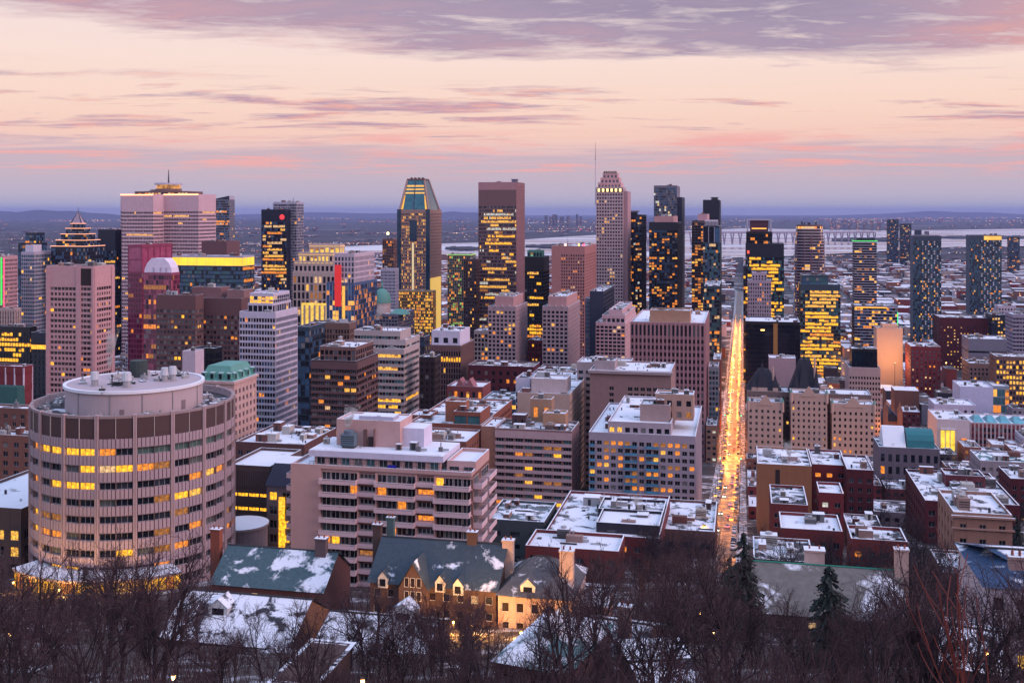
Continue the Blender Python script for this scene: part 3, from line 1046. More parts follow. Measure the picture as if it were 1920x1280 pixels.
# copper dome cathedral
b = building('domed_cathedral', 'grey stone cathedral with green copper dome below the pointed tower', 'church', 690, 745, None, 590, 1130, d=60)
volume(b, 0, b.w, 0, b.d, 0, b.ztop, GREY, STYLE['punch'], STYLE['punch'], units=0)
mb = MB(); cx_, cy_ = b.sx(716, 20), 20
rr = 9.5; zb_ = b.ztop; zd = b.z(568, 20)
mb.tube((cx_, cy_, zb_), (cx_, cy_, zd), rr, rr, 20, CREAM2, True); mb.build('drum', b.root)
mb = MB(); zt2 = b.z(541, 20)
for i in range(8):
    a0, a1 = i / 8 * pi / 2, (i + 1) / 8 * pi / 2
    mb.tube((cx_, cy_, zd + (zt2 - zd) * sin(a0)), (cx_, cy_, zd + (zt2 - zd) * sin(a1)), (rr + .6) * cos(a0), (rr + .6) * cos(a1), 20, COPPER)
mb.tube((cx_, cy_, zt2), (cx_, cy_, zt2 + 5), 1.3, .9, 10, COPPER, True); mb.tube((cx_, cy_, zt2 + 5), (cx_, cy_, zt2 + 10), .9, .05, 8, COPPER)
mb.build('dome', b.root, smooth=True)
mb = MB(); x0, x1 = b.sx(728), b.sx(760)
mb.prism([(x0, 2), (x1, 2), (x1, 20), (x0, 20)], b.ztop, [(x0 + 5, 10), (x1 - 5, 10), (x1 - 5, 12), (x0 + 5, 12)], b.z(580, 5), COPPER); mb.build('chapel_roof', b.root)

# pointed tower
b = building('pointed_tower', 'tall tower with cut pyramid glass crown and golden lit base', TOW, 745, 806, 828, 394, 1240)
PTW = wall(.42, .31, .25)
st = S(bw=1.75, pw=.38, sr=.38, fh=3.7, rec=.4, pp=.12, lit=.26, litm=[LY2, LO, LD, LY2], gl=[G_DARK], top=3)
w, d = b.w, b.d
vm = glass(.02, .05, .09)
volume(b, 0, w, 0, d, 0, b.ztop, PTW, st, S(**{**st, 'lit': .03, 'gl': [G_MID, G_BROWN]}), roof=True, parapet=.6, units=0)
mb = MB()
for xx in (0, w - 4.5):
    mb.box(xx, xx + 4.5, -.9, .4, 0, b.ztop + 1, vm)
mb.build('corner_glass', b.root)
mb = MB(); mb.box(w * .38, w * .60, -1.0, .2, b.ztop - 36, b.ztop - 12, vm); mb.build('dark_bay', b.root)
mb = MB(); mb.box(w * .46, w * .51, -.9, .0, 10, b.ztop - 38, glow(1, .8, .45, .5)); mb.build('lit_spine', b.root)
zc0, zc1 = b.ztop, b.z(338, 12)
q0 = [(w * .06, 2), (w * .94, 2), (w * .94, d - 2), (w * .06, d - 2)]
tx0, tx1 = b.sx(768, d / 2), b.sx(800, d / 2)
q1 = [(tx0, d * .32), (tx1, d * .32), (tx1, d * .68), (tx0, d * .68)]
mb = MB(); mb.prism(q0, zc0, q1, zc1, glass(.03, .14, .18, .12)); mb.build('crown', b.root)
def lerp2(a, c, t): return (a[0] + (c[0] - a[0]) * t, a[1] + (c[1] - a[1]) * t)
mb = MB()
for i in range(4):
    p0 = q0[i]; p1 = q1[i]
    mb.tube((*p0, zc0), (*p1, zc1), 1.5, 1.2, 6, PTW)
mb.tube((*lerp2(q0[0], q0[1], .48), zc0), (*lerp2(q1[0], q1[1], .48), zc1), .8, .6, 6, vm)
mb.build('crown_rib', b.root)
for t0_, t1_ in ((.55, .60), (.67, .72), (.78, .84)):
    mb = MB()
    a0, a1 = lerp2(q0[0], q1[0], t0_), lerp2(q0[1], q1[1], t0_); c0, c1 = lerp2(q0[0], q1[0], t1_), lerp2(q0[1], q1[1], t1_)
    zA = zc0 + (zc1 - zc0) * t0_; zB = zc0 + (zc1 - zc0) * t1_
    e = .25
    mb.poly([(a0[0] + 1.6, a0[1] - e, zA), (a1[0] - 1.6, a1[1] - e, zA), (c1[0] - 1.6, c1[1] - e, zB), (c0[0] + 1.6, c0[1] - e, zB)], LY2); mb.build('lit_band', b.root)
for s_ in (0, 1):
    mb = MB()
    a0, a1 = lerp2(q0[s_], q1[s_], .03), lerp2(q0[s_], q1[s_], .5)
    o = 1.7 if s_ == 0 else -1.7
    zA = zc0 + (zc1 - zc0) * .03; zB = zc0 + (zc1 - zc0) * .5
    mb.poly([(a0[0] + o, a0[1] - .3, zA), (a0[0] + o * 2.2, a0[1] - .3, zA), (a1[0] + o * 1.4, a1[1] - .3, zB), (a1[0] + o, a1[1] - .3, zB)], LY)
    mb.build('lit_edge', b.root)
mb = MB(); mb.box(tx0 - .4, tx1 + .4, d * .32 - .4, d * .68 + .4, zc1, zc1 + 2, BROWN2)
for i in range(4):
    mb.box(tx0 + (tx1 - tx0) * (.12 + .22 * i), tx0 + (tx1 - tx0) * (.2 + .22 * i), d * .4, d * .5, zc1 + 2, zc1 + 3.5, DARKM)
mb.build('crown_cap', b.root)
# golden podium
pst = S(bw=1.8, pw=.30, sr=.34, fh=3.6, rec=.3, lit=.55, litm=[LY, LY2, LO], gl=[G_BROWN], top=1)
volume(b, b.sx(738), b.sx(818), -14, -1.2, 0, b.z(545, -8), wall(.5, .36, .16), pst, pst, units=0, parapet=.5)
mb = MB(); mb.box(b.sx(790), b.sx(824), -14.8, -14.1, 3.5, 8.5, glow(1.0, .66, .04, 1.3)); mb.build('lit_canopy', b.root)
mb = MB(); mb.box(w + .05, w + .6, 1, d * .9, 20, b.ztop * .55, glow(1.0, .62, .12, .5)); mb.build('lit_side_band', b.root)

bt = simple('office_tower', 'narrow brown tower under a golden beacon left of the pointed tower', TOW, 717, 738, 746, 449, 1350, BROWN2, S(bw=2.4, pw=.3, sr=.3, lit=.15, litm=[LO, LD]), units=1)
b = simple('office_tower', 'grey gridded slab standing below the beacon beside the pointed tower', TOW, 714, 741, 748, 505, 1200, LGREY, S(bw=1.6, pw=.4, sr=.35, lit=.02, gl=[G_DARK]), units=1)
mb = MB(); mb.tube((bt.w * .4, 4, bt.ztop), (bt.w * .4, 4, bt.ztop + 7), .5, .3, 6, DARKM, True); mb.build('mast', bt.root)
mb = MB(); mb.tube((bt.w * .4, 4, bt.ztop + 6), (bt.w * .4, 4, bt.ztop + 9), 1.4, 1.4, 8, glow(1, .72, .3, 6), True); mb.build('beacon_lamp', bt.root)

# banded bank tower
b = building('slab_tower', 'tall brown slab tower with blank top and yellow lit floors at centre', TOW, 897, 968, 984, 344, 1170)
CB = wall(.24, .155, .145, .6)
st = S(bw=1.55, pw=.16, sr=.36, fh=4.0, rec=.3, pp=.1, lit=.5, mode='b', litm=[LY, LY2, LY2, LW, LD], gl=[G_MID, G_MID, G_PALE, G_DARK], top=24)
volume(b, 0, b.w, 0, b.d, 0, b.ztop, CB, st, S(bw=2.2, pw=.35, sr=.2, rec=.3, lit=.01, gl=[G_BROWN], pm=PINK2), units=2, parapet=1.5)  # side piers pinker than the front, sunset warmth put into their colour
mb = MB(); mb.box(-.12, b.w + .12, -.14, -.11, b.ztop - 7, b.ztop + 1.4, PINK2); mb.build('top_band', b.root)
mb = MB(); x = b.sx(962); mb.box(x - 3, x + 3, 6, 12, b.ztop, b.ztop + 4.5, GREY); mb.box(x - 3.6, x + 3.6, 5.4, 12.6, b.ztop + 4.5, b.ztop + 5, GREY); mb.build('roof_unit', b.root)
simple('office_tower', 'dark brown tower tucked against the left of the tall slab tower', TOW, 869, 893, 899, 487, 1150, BROWN, S(bw=2.2, pw=.3, sr=.35, lit=.14, litm=[LO, LD, LY2]), units=2)
b = simple('scaffolded_building', 'building under scaffolding glowing green behind the brown tower', 'building', 839, 882, 892, 478, 1420, wall(.3, .3, .2), S(bw=2.4, pw=.2, sr=.18, lit=.25, litm=[LO, LD, lit(.5, 1., .2, .6)], gl=[G_BROWN, G_MID]), units=1)
rim(b, 0, b.w, 0, b.d, b.ztop, glow(.5, 1.0, .2, .7), .6)
b = simple('black_tower', 'black office tower with green-lit roof between slab tower and pink hotel', TOW, 984, 1019, 1030, 483, 1080, BLACK, S(bw=2.4, pw=.12, sr=.3, lit=.12, mode='b', litm=[LY, LO, LY2], gl=[glass(.008, .01, .016)], top=14), units=0)
volume(b, 2, b.w - 2, 3, 16, b.ztop, b.z(471), wall(.12, .30, .22), S(bw=3, nf=1, top=.5, lit=.3, litm=[lit(.4, 1., .6, .6)]), None, units=1)
b = building('pink_hotel', 'pink concrete tower with recessed window grid and red roof lamps', TOW, 1034, 1096, 1118, 463, 1040)
st = S(bw=2.3, pw=.42, sr=.42, fh=3.1, rec=.5, lit=.08, litm=[LO, LO, LP], gl=[G_DARK, G_BROWN], top=7, blank=lambda i, f, nb, nf: i < nb * .28 or i >= nb * .95)
volume(b, 0, b.w, 0, b.d, 0, b.ztop, wall(.44, .25, .22), st, S(bw=2.3, pw=.42, sr=.42, fh=3.1, rec=.5, lit=.03, gl=[G_DARK], top=7), units=2)
for x, c in ((b.sx(1085), (1, .4, .1)), (b.sx(1060), (1, .5, .3)), (b.w - 1, (1, .05, .1))):
    mb = MB(); mb.tube((x, 1, b.ztop + .9), (x, 1, b.ztop + 3), .7, .7, 8, glow(*c, 4), True); mb.build('roof_lamp', b.root)
antenna(b, b.sx(1062), 8, b.ztop, b.z(447), .3)

# tallest pale tower with lit crown and mast
b = building('crowned_tower', 'tallest pale gridded tower with lit stepped crown and thin mast', TOW, 1118, 1168, 1174, 352, 1220)
CW = wall(.52, .43, .41)
st = S(bw=3.1, pw=.36, sr=.46, fh=3.9, rec=.6, pp=.1, lit=.06, litm=[LY2, LP], gl=[G_DARK, G_MID, G_DARK], top=6)
volume(b, 0, b.w, 0, b.d, 0, b.ztop, CW, st, S(bw=3, pw=.5, sr=.4, rec=.5, lit=.02, gl=[G_BROWN]), units=0)
volume(b, b.w, b.w + 4.5, 8, b.d + 10, 0, b.z(360, 6), wall(.46, .34, .33), None, None, units=0)
zz = b.ztop
mb = MB(); mb.box(.4, b.w - .4, -.35, -.05, zz - 5, zz - .8, DBROWN)
mb.build('crown_recess', b.root)
for i in range(6):
    mb = MB(); x = b.w * (.1 + .8 * i / 5); mb.box(x - 1.3, x + 1.3, -.8, -.4, zz - 4.6, zz - 1, glow(1, .72, .3, 1.5)); mb.build('crown_light', b.root)
for (xa, xb, yy, off) in ((1121, 1164, 343, 3), (1126, 1161, 334, 6), (1130, 1158, 325, 9)):
    z1 = b.z(yy, off)
    volume(b, b.sx(xa, off), b.sx(xb, off), off, b.d - off, zz, z1, wall(.62, .42, .38), S(bw=4, pw=.45, sr=.3, fh=9, rec=.5, lit=.0, gl=[G_PALE], top=1.5), None, units=0, parapet=.6)
    zz = z1
mb = MB()
for i in range(7):
    mb.box(b.sx(1132 + i * 3.6, 9), b.sx(1134.4 + i * 3.6, 9), 8.4, 8.8, zz + .3, zz + 2.6, DBROWN)
mb.build('roof_sign', b.root)
mb = MB(); x = -1.2
mb.tube((x, 2, b.ztop - 20), (x, 2, b.z(300)), .45, .35, 6, PALE); mb.tube((x, 2, b.z(300)), (x, 2, b.z(266)), .3, .12, 6, DARKM)
mb.build('mast', b.root)

b = simple('glass_tower', 'dark blue residential tower right of the tallest tower, scattered lit flats', TOW, 1173, 1203, 1212, 404, 1270, NAVY, S(bw=2.4, pw=.12, sr=.25, fh=3.1, rec=.2, lit=.2, litm=HOME, gl=[G_BLUE, G_DARK, G_MID]), units=1)
mb = MB(); mb.box(b.w * .25, b.w * .7, 3, 13, b.ztop, b.z(398), NAVY); mb.box(b.w * .15, b.w * .8, 2, 14, b.z(398), b.z(395), GREY); mb.build('roof_cap', b.root)
b = building('glass_tower', 'tall grey-blue glass tower rising behind the dark lit-window tower', TOW, 1226, 1269, 1275, 349, 1380)
st = S(bw=2.2, pw=.06, sr=.16, fh=3.4, rec=.12, lit=.05, gl=[G_MID, G_PALE, G_BLUE], litm=[LW, LP], top=2)
volume(b, 0, b.w, 0, b.d, 0, b.ztop, GREY, st, None, units=1)
volume(b, b.w, b.w + 6.5, 4, b.d, 0, b.z(371, 4), SLATE, None, None, units=0)
b = building('flats_tower', 'dark tower with orange lit flats and pink cap in front of glass tower', TOW, 1217, 1270, 1280, 418, 1200)
st = S(bw=2.8, pw=.16, sr=.28, fh=3.0, rec=.3, pp=.05, sp=.12, lit=.2, litm=[LO, LO, LY2, LD], gl=GL_D, top=8)
volume(b, 0, b.w, 0, b.d, 0, b.ztop, DKGLASSW, st, S(bw=2.8, pw=.3, sr=.3, fh=3, rec=.3, lit=.04, gl=[G_DARK]), units=0)
volume(b, b.sx(1226), b.sx(1262), 3, b.d - 3, b.ztop, b.z(407), wall(.5, .33, .30), None, None, units=1)
b = building('flats_tower', 'slim tower with orange lit flats left of the dark box-topped tower', TOW, 1297, 1320, 1328, 415, 1160)
st = S(bw=3.2, pw=.15, sr=.3, fh=3.0, rec=.3, sp=.15, lit=.34, litm=[LO, LO, LY2, LD], gl=[G_DARK, G_BROWN])
volume(b, 0, b.w, 0, b.d, 0, b.ztop, wall(.13, .11, .12), st, st, units=0)
volume(b, b.sx(1308), b.w + 3, 5, b.d, b.ztop, b.z(403, 5), wall(.5, .34, .33), None, None, units=1)
b = building('glass_tower', 'dark teal glass tower with white fins near its top by the street', TOW, 1318, 1350, 1356, 425, 1120)
st = S(bw=2.3, pw=.05, sr=.2, fh=3.3, rec=.12, sp=.08, lit=.06, litm=[LO, LP], gl=[G_TEAL, G_BLUE, G_DARK], top=1)
volume(b, 0, b.w, 0, b.d, 0, b.z(455), TEALW, st, st, roof=False)
volume(b, 0, b.w, 0, b.d, b.z(455), b.ztop, NAVY, S(nb=3, nf=1, pw=.06, sr=.05, rec=.2, pm=WHITE, lit=0, gl=[G_BLUE, G_DARK], top=.5), None, units=0)
volume(b, b.sx(1322), b.sx(1346), 2, 12, b.ztop, b.z(414), WHITE, S(bw=1.4, pw=.3, nf=1, sr=.1, lit=0, gl=[G_PALE], top=.5), None, units=0)
b = building('box_topped_tower', 'navy box-topped tower standing behind the teal glass tower', TOW, 1318, 1349, 1356, 376, 1330)
volume(b, 0, b.w, 0, b.d, 0, b.ztop, NAVY, S(bw=3, pw=.1, sr=.3, lit=.1, litm=[LY2, LP], gl=[G_DARK], top=24), S(bw=2.5, pw=.5, sr=.4, lit=.02), units=0)
mb = MB(); mb.box(b.w * .5, b.w * .9, 4, 5, b.ztop, b.ztop + 3.5, DARKM); mb.box(b.w * .45, b.w * .95, 3.6, 5.4, b.ztop + 3.5, b.ztop + 4.2, DARKM); mb.build('roof_frame', b.root)
simple('office_block', 'lower dark glass block at the foot of the teal tower by the street', 'building', 1320, 1349, 1356, 538, 1010, TEALW, S(bw=2.4, pw=.1, sr=.25, lit=.1, gl=[G_TEAL, G_DARK], litm=[LO, LP]), units=2)

# right of the street
b = building('crowned_office', 'office tower with framed orange-lit crown and bright yellow floors', TOW, 1398, 1470, 1396, 458, 1260, d=34)
st = S(bw=2.2, pw=.04, sr=.3, fh=4.0, rec=.12, lit=.5, mode='b', litm=[LY, LY], gl=[G_DARK, G_TEAL], top=15)
volume(b, 0, b.w, 0, b.d, 0, b.ztop, NAVY, st, None, st, units=1)
volume(b, b.sx(1399, 4), b.sx(1448, 4), 4, 26, b.ztop, b.z(436, 4), BLACK, S(bw=2.5, pw=.08, sr=.25, lit=.12, litm=[LO, LP], gl=[G_DARK]), None, units=0)
z1 = b.z(436, 4); z2 = b.z(411, 4); xa, xb = b.sx(1400, 4), b.sx(1447, 4)
mb = MB()
for x in (xa, xb - 2):
    mb.box(x, x + 2, 5, 24, z1, z2, LGREY)
mb.box(xa, xb, 5.01, 23.99, z2 - 1.6, z2 + .05, LGREY); mb.build('crown_frame', b.root)
mb = MB(); mb.box(xa + 4, xb - 4, 7, 22, z1, z2 - 1.6, wall(.14, .07, .09)); mb.build('crown_core', b.root)
mb = MB(); mb.box(xa + 6, xb - 6, 6.5, 6.8, z1 + 4, z1 + 5.2, glow(1, .42, .06, 1.6)); mb.build('crown_lamp', b.root)
mb = MB(); mb.box(b.sx(1401), b.sx(1405), -.4, -.1, b.z(476), b.z(470), glow(1, .12, .08, .9)); mb.build('red_sign', b.root)
b = simple('stone_building', 'grey stepped stone building before the crowned office right of the street', 'building', 1402, 1446, 1398, 527, 1000, wall(.38, .35, .38), S(bw=2.2, pw=.4, sr=.35, lit=.05, litm=[LO], gl=[G_MID, G_PALE]), units=0, d=26)
volume(b, b.sx(1410), b.sx(1438), 3, 22, b.ztop, b.z(513), wall(.42, .38, .42), S(bw=3, pw=.5, sr=.3, lit=0, gl=[G_MID]), None, units=1)
simple('dark_office', 'thin dark tower with yellow lit corner left of the grey stepped building', TOW, 1394, 1402, None, 500, 1060, NAVY, S(bw=2.4, pw=.1, sr=.3, lit=.3, litm=[LY, LO]), d=20, units=0)

# rounded tower
def round_tower():
    x0, x1, yt, Y = 1489, 1546, 424, 1330
    X = ((x0 + x1) / 2 - CX) / F * (Y + 16)
    z0 = T(Y) - 1
    root = thing('rounded_tower', 'rounded dark tower with white curved floor bands right of the street', TOW, (X, Y + 16, z0), -ANG)
    b = Bld(); b.root = root
    zt = zat(yt, Y) - z0
    w = (x1 - x0) / F * Y / 2
    ng = 36
    def ring(s, z=0):
        pts = []
        for i in range(ng):
            t = 2 * pi * i / ng
            c, s_ = cos(t), sin(t)
            pts.append((s * w * math.copysign(abs(c) ** .6, c), s * 15 * math.copysign(abs(s_) ** .6, s_)))
        return pts
    nf = int(zt / 3.6)
    core = MB(); bands = MB(); lits = MB()
    def scale(z):
        t = z / zt
        return 1.0 if t < .72 else 1 - .14 * ((t - .72) / .28) ** 1.8
    gl = glass(.05, .03, .04)
    for f in range(nf):
        za, ze = zt * f / nf, zt * (f + 1) / nf
        sa_, se_ = scale(za), scale(ze)
        A, Bq = ring(sa_ * .97), ring(se_ * .97)
        for i in range(ng):
            j = (i + 1) % ng
            m = gl
            if R.random() < .09 or (f == nf - 1 and R.random() < .7):
                m = R.choice([LP, LO, LY2])
            core.poly([(*A[i], za), (*A[j], za), (*Bq[j], ze), (*Bq[i], ze)], m)
        C, D = ring(sa_), ring(sa_)
        bands.prism(C, za - .55, D, za + .35, PALE)
    bands.prism(ring(.84), zt - .4, ring(.84), zt + 1.6, wall(.2, .14, .15))
    core.build('glazing', root, kind='stuff'); bands.build('floor_bands', root, kind='stuff')
    fin = MB()
    for px in (-.85, -.35, .05, .12, .55, .9):
        fin.box(px * w - .3, px * w + .3, -15.7, -14.4, 0, zt * .93, wall(.3, .2, .22))
    fin.build('fins', root, kind='stuff')
    for i in range(7):
        mb = MB(); x = R.uniform(-.7, .6) * w; y = R.uniform(-8, 8); s = R.uniform(1, 2.4)
        mb.box(x, x + s, y, y + s, zt + 1.6, zt + 1.6 + R.uniform(1.5, 4), DARKM); mb.build('roof_unit', root)
round_tower()
b = building('yellow_lit_office', 'dark glass office full of yellow lit floors below the rounded tower', 'building', 1501, 1576, 1495, 535, 1060, d=36)
st = S(bw=2.2, pw=.05, sr=.32, fh=3.6, rec=.15, lit=.95, mode='b', litm=[LY, LY, LY2, LO], gl=[G_DARK, G_TEAL], top=5)
volume(b, 0, b.w, 0, b.d, 0, b.ztop, TEALW, st, None, st, units=0)
volume(b, b.sx(1503), b.sx(1553), 2, 28, b.ztop, b.z(518), TEALW, S(bw=2.4, pw=.05, sr=.2, rec=.12, lit=.06, litm=[LO, LW], gl=[G_TEAL, G_BLUE]), None, units=1)
b = building('green_rimmed_tower', 'tower with dark glass, white floor lines and green glowing roof rim', TOW, 1602, 1644, 1598, 453, 1320, d=24)
st = S(bw=3, pw=.05, sr=.26, fh=3.1, rec=.5, sp=.35, pp=-.1, lit=.13, litm=[LO, LD, LY2], gl=[G_DARK, G_BROWN], sm=LGREY)
volume(b, 0, b.w, 0, b.d, 0, b.ztop, BLACK, st, None, st, units=0)
rim(b, 0, b.w, 0, b.d, b.ztop + .3, glow(.08, .8, .15, .9), .9)
volume(b, b.w * .1, b.w * .95, 3, 20, b.ztop, b.ztop + 3, NAVY, None, None, units=0)
b = building('podium_block', 'low dark podium with white frame and green strip below the green-rimmed tower', 'building', 1602, 1684, 1596, 575, 1200, d=30)
volume(b, 0, b.w, 0, b.d, 0, b.ztop, DKGLASSW, S(bw=3.2, pw=.1, sr=.22, fh=3.4, rec=.4, sp=.25, lit=.22, litm=[LY2, LO, LY], gl=GL_D, sm=LGREY), None, STYLE['balc'], units=3)
mb = MB(); mb.box(b.w - .9, b.w - .2, -.9, -.4, 12, b.ztop - 6, glow(.05, 1, .25, 1)); mb.build('light_strip', b.root)
mb = MB(); mb.box(1, b.w * .75, -.8, -.3, b.ztop - 2, b.ztop - .8, LY); mb.build('light_strip', b.root)
def speckled(label, fa, fb, side, yt, Y, lr):
    b = building('speckled_tower', label, TOW, fa, fb, side, yt, Y, d=26)
    WH = lit(.85, .9, 1.0, .42, .6, .6)
    st = S(bw=1.9, pw=.12, sr=.28, fh=3.1, rec=.2, lit=.0, gl=[G_TEAL, G_DARK, G_BLUE, G_DARK], top=6)
    def lm(nb, nf, s):
        g = [[None] * nb for _ in range(nf)]
        for f in range(nf):
            for i in range(nb):
                r_ = R.random()
                if r_ < .06:
                    g[f][i] = R.choice([LO, LY2, LO])
                elif (f * 2 + i) % 4 == (0 if (f // 2) % 2 else 2) and i > nb * .3 and r_ < .8:
                    g[f][i] = PALEPANE
        return g
    b.lits = lm
    volume(b, 0, b.w, 0, b.d, 0, b.ztop, wall(.09, .12, .15), st, None, None, units=1, pm=GREY)
    b.lits = None
    bal = S(bw=5, pw=.1, sr=.3, fh=3.1, rec=.8, sp=.4, pp=-.4, lit=.03, gl=[G_TEAL])
    return b
PALEPANE = plain(.66, .68, .74, .4)
b = speckled('speckled residential tower of white panels left of its lower twin by the river', 1712, 1765, 1706, 443, 1420, 0)
b = speckled('speckled residential tower with yellow lit top corner at the far right', 1818, 1878, 1811, 442, 1500, 0)
mb = MB(); mb.box(b.w * .45, b.w - .2, -.5, -.1, b.ztop - 6, b.ztop - .5, lit(1, .5, .08, 1.2, .1, .6)); mb.build('lit_band', b.root)
for lab, fa, fb, yt, Y in (('slim dark island tower standing alone before the far river', 1664, 1685, 412, 3900), ('second dark island tower, wider and lower, before the far river', 1688, 1709, 420, 3950), ('pale low island block beside the two dark island towers', 1716, 1728, 432, 4000), ('small grey-blue island block with arched top before the river', 1735, 1742, 434, 4100), ('dark stepped waterfront block at the far right before the river', 1892, 1912, 445, 3300)):
    simple('island_tower', lab, TOW, fa, fb, None, yt, Y, NAVY if 'dark' in lab else wall(.3, .25, .3), S(bw=4.5, pw=.2, sr=.3, fh=4, lit=.08, litm=[LO, LP], gl=[G_BLUE, G_DARK]), d=24, units=0)
# ---------------------------------------------------------------- middle city, left of the street
B_ = 'building'
b = building('concrete_tower', 'pink concrete tower with alternating window rows at the left', TOW, 87, 176, 214, 502, 600)
PT = wall(.56, .38, .36)
w, d = b.w, b.d
sp = S(bw=30, pw=.0, sr=.42, fh=3.0, rec=.5, sp=.0, lit=.0, gl=[G_DARK], top=10, bot=0, nb=1)
def alt(nbay):
    def lm(nb, nf, st):
        g = lit_map(nb, nf, dict(st, lit=.05, mode='r', litm=[LO, LY2, LY, LO]))
        return g
    return lm
xa, xb = b.sx(146), b.sx(178)
stw = S(bw=2.25, pw=.12, sr=.44, fh=3.05, rec=.5, pp=-.25, lit=.06, litm=[LO, LY2, LY, LO], gl=[G_DARK, G_BROWN], top=10.5)
volume(b, 0, w, 0, d, 0, b.ztop, PT, stw, stw, units=5)
mb = MB()       # broad piers
for (x0, x1) in ((-.1, 2.2), (b.sx(143), b.sx(152)), (b.sx(172), w + .1)):
    mb.box(x0, x1, -.45, .3, 0, b.ztop - .02, PT)
mb.box(w - .2, w + .45, d - 3.0, d, 0, b.ztop - .02, PT); mb.box(w - .2, w + .45, .3, 2.4, 0, b.ztop - .03, PT)
mb.build('corner_piers', b.root, kind='stuff')
mb = MB(); mb.box(b.sx(152) + .01, b.sx(172) - .01, -.3, -.02, b.ztop - 10, b.ztop - .5, DBROWN); mb.build('louvre_panel', b.root)
mb = MB()       # small piers on alternate storeys
nf = int(round((b.ztop - 10.5) / 3.05)); fh = (b.ztop - 10.5) / nf
for f in range(0, nf, 2):
    za = fh * f + fh * .2; ze = fh * (f + 1) - fh * .2
    for (x0, x1) in ((2.4, b.sx(143)),):
        n = 7
        for i in range(n + 1):
            x = x0 + (x1 - x0) * i / n
            mb.box(x - .42, x + .42, -.02 - .01, .4, za, ze, PT)
    for i in range(7):
        y = 2.6 + (d - 6) * i / 6
        mb.box(w - .4, w + .03, y - .5, y + .5, za, ze, PT)
mb.build('window_piers', b.root, kind='stuff')

simple('office_block', 'dark office block with rows of yellow windows at the left edge', B_, -40, 56, 60, 615, 780, BLACK, S(bw=2.4, pw=.06, sr=.35, fh=3.8, lit=.5, mode='b', litm=[LY, LY2, LY], gl=[G_DARK], top=3), units=3)
b = simple('office_block', 'dark low block with one bright yellow floor beside the pink concrete tower', B_, 58, 96, None, 626, 740, NAVY, S(bw=3, pw=.05, sr=.35, fh=4, lit=.0, gl=[G_DARK], top=6), d=26, units=2)
mb = MB(); mb.box(.3, b.w - .3, -.35, -.05, b.z(655), b.z(647), LY); mb.build('lit_glazing', b.root)
b = simple('brick_hall', 'red brick hall with white pilasters and green roof at the left edge', B_, -40, 44, 52, 690, 560, RED, S(bw=5, pw=.12, sr=.3, fh=8, lit=.05, pm=WHITE, gl=[wall(.24, .05, .06)], top=2), units=1)
mb = MB(); mb.prism([(0, -12), (b.w + 4, -12), (b.w + 4, -.6), (0, -.6)], 0, [(0, -6), (b.w + 1, -6), (b.w + 1, -.6), (0, -.6)], b.z(722), wall(.05, .16, .14)); mb.build('green_roof', b.root)
simple('brick_apartments', 'low brown brick apartment block left of the round tower', B_, -60, 50, 66, 770, 440, wall(.22, .12, .09), S(bw=4, pw=.5, sr=.45, fh=3.2, lit=.1, litm=HOME, top=1), units=3, roofm=ROOF, indiv=True)
simple('brick_apartments', 'low brick block with bare roof just behind the round tower at left', B_, -20, 60, 84, 822, 380, wall(.26, .14, .10), S(bw=4, pw=.5, sr=.45, fh=3.2, lit=.1, litm=HOME, top=1), units=6, roofm=ROOF, indiv=True)
simple('flat_roofed_hall', 'big flat snow roof over a dark wall at the left edge below', B_, -120, 40, 62, 960, 268, wall(.16, .12, .10), S(bw=4, pw=.4, sr=.4, fh=4, lit=.3, litm=[LY, LY2], top=4), d=44, units=1, roofm=SNOW, indiv=True)

TW = [glass(.10, .14, .15), glass(.05, .07, .08), G_DARK, glass(.2, .24, .24, .2)]
b = simple('brown_office', 'dull brown office block with teal windows left of its taller neighbour', B_, 293, 366, 382, 556, 690, wall(.20, .12, .11), S(bw=2.6, pw=.2, sr=.42, fh=3.4, lit=.08, litm=[LY2, LY, LD], gl=TW, top=8), units=3)
b = simple('brown_office', 'dull brown office block with rooftop plant behind the white gridded tower', B_, 380, 452, 466, 562, 700, wall(.19, .115, .11), S(bw=2.4, pw=.22, sr=.42, fh=3.4, lit=.05, litm=[LY2, LO], gl=TW, top=10), units=2)
volume(b, b.sx(352), b.sx(408), 5, 18, b.z(562), b.z(543), wall(.26, .16, .15), None, None, units=1)
volume(b, b.sx(420), b.sx(452), 4, 18, b.ztop, b.z(547), wall(.3, .2, .18), None, None, units=1)
b = simple('stair_tower', 'pale blank stair tower with rooftop machinery above the round tower', B_, 342, 366, 378, 662, 480, PALE, None, None, units=2)
simple('dark_block', 'black framed block beside the pale stair tower', B_, 362, 402, 407, 656, 540, BLACK, S(bw=2.2, pw=.1, sr=.2, lit=.02, gl=[G_DARK]), units=1)

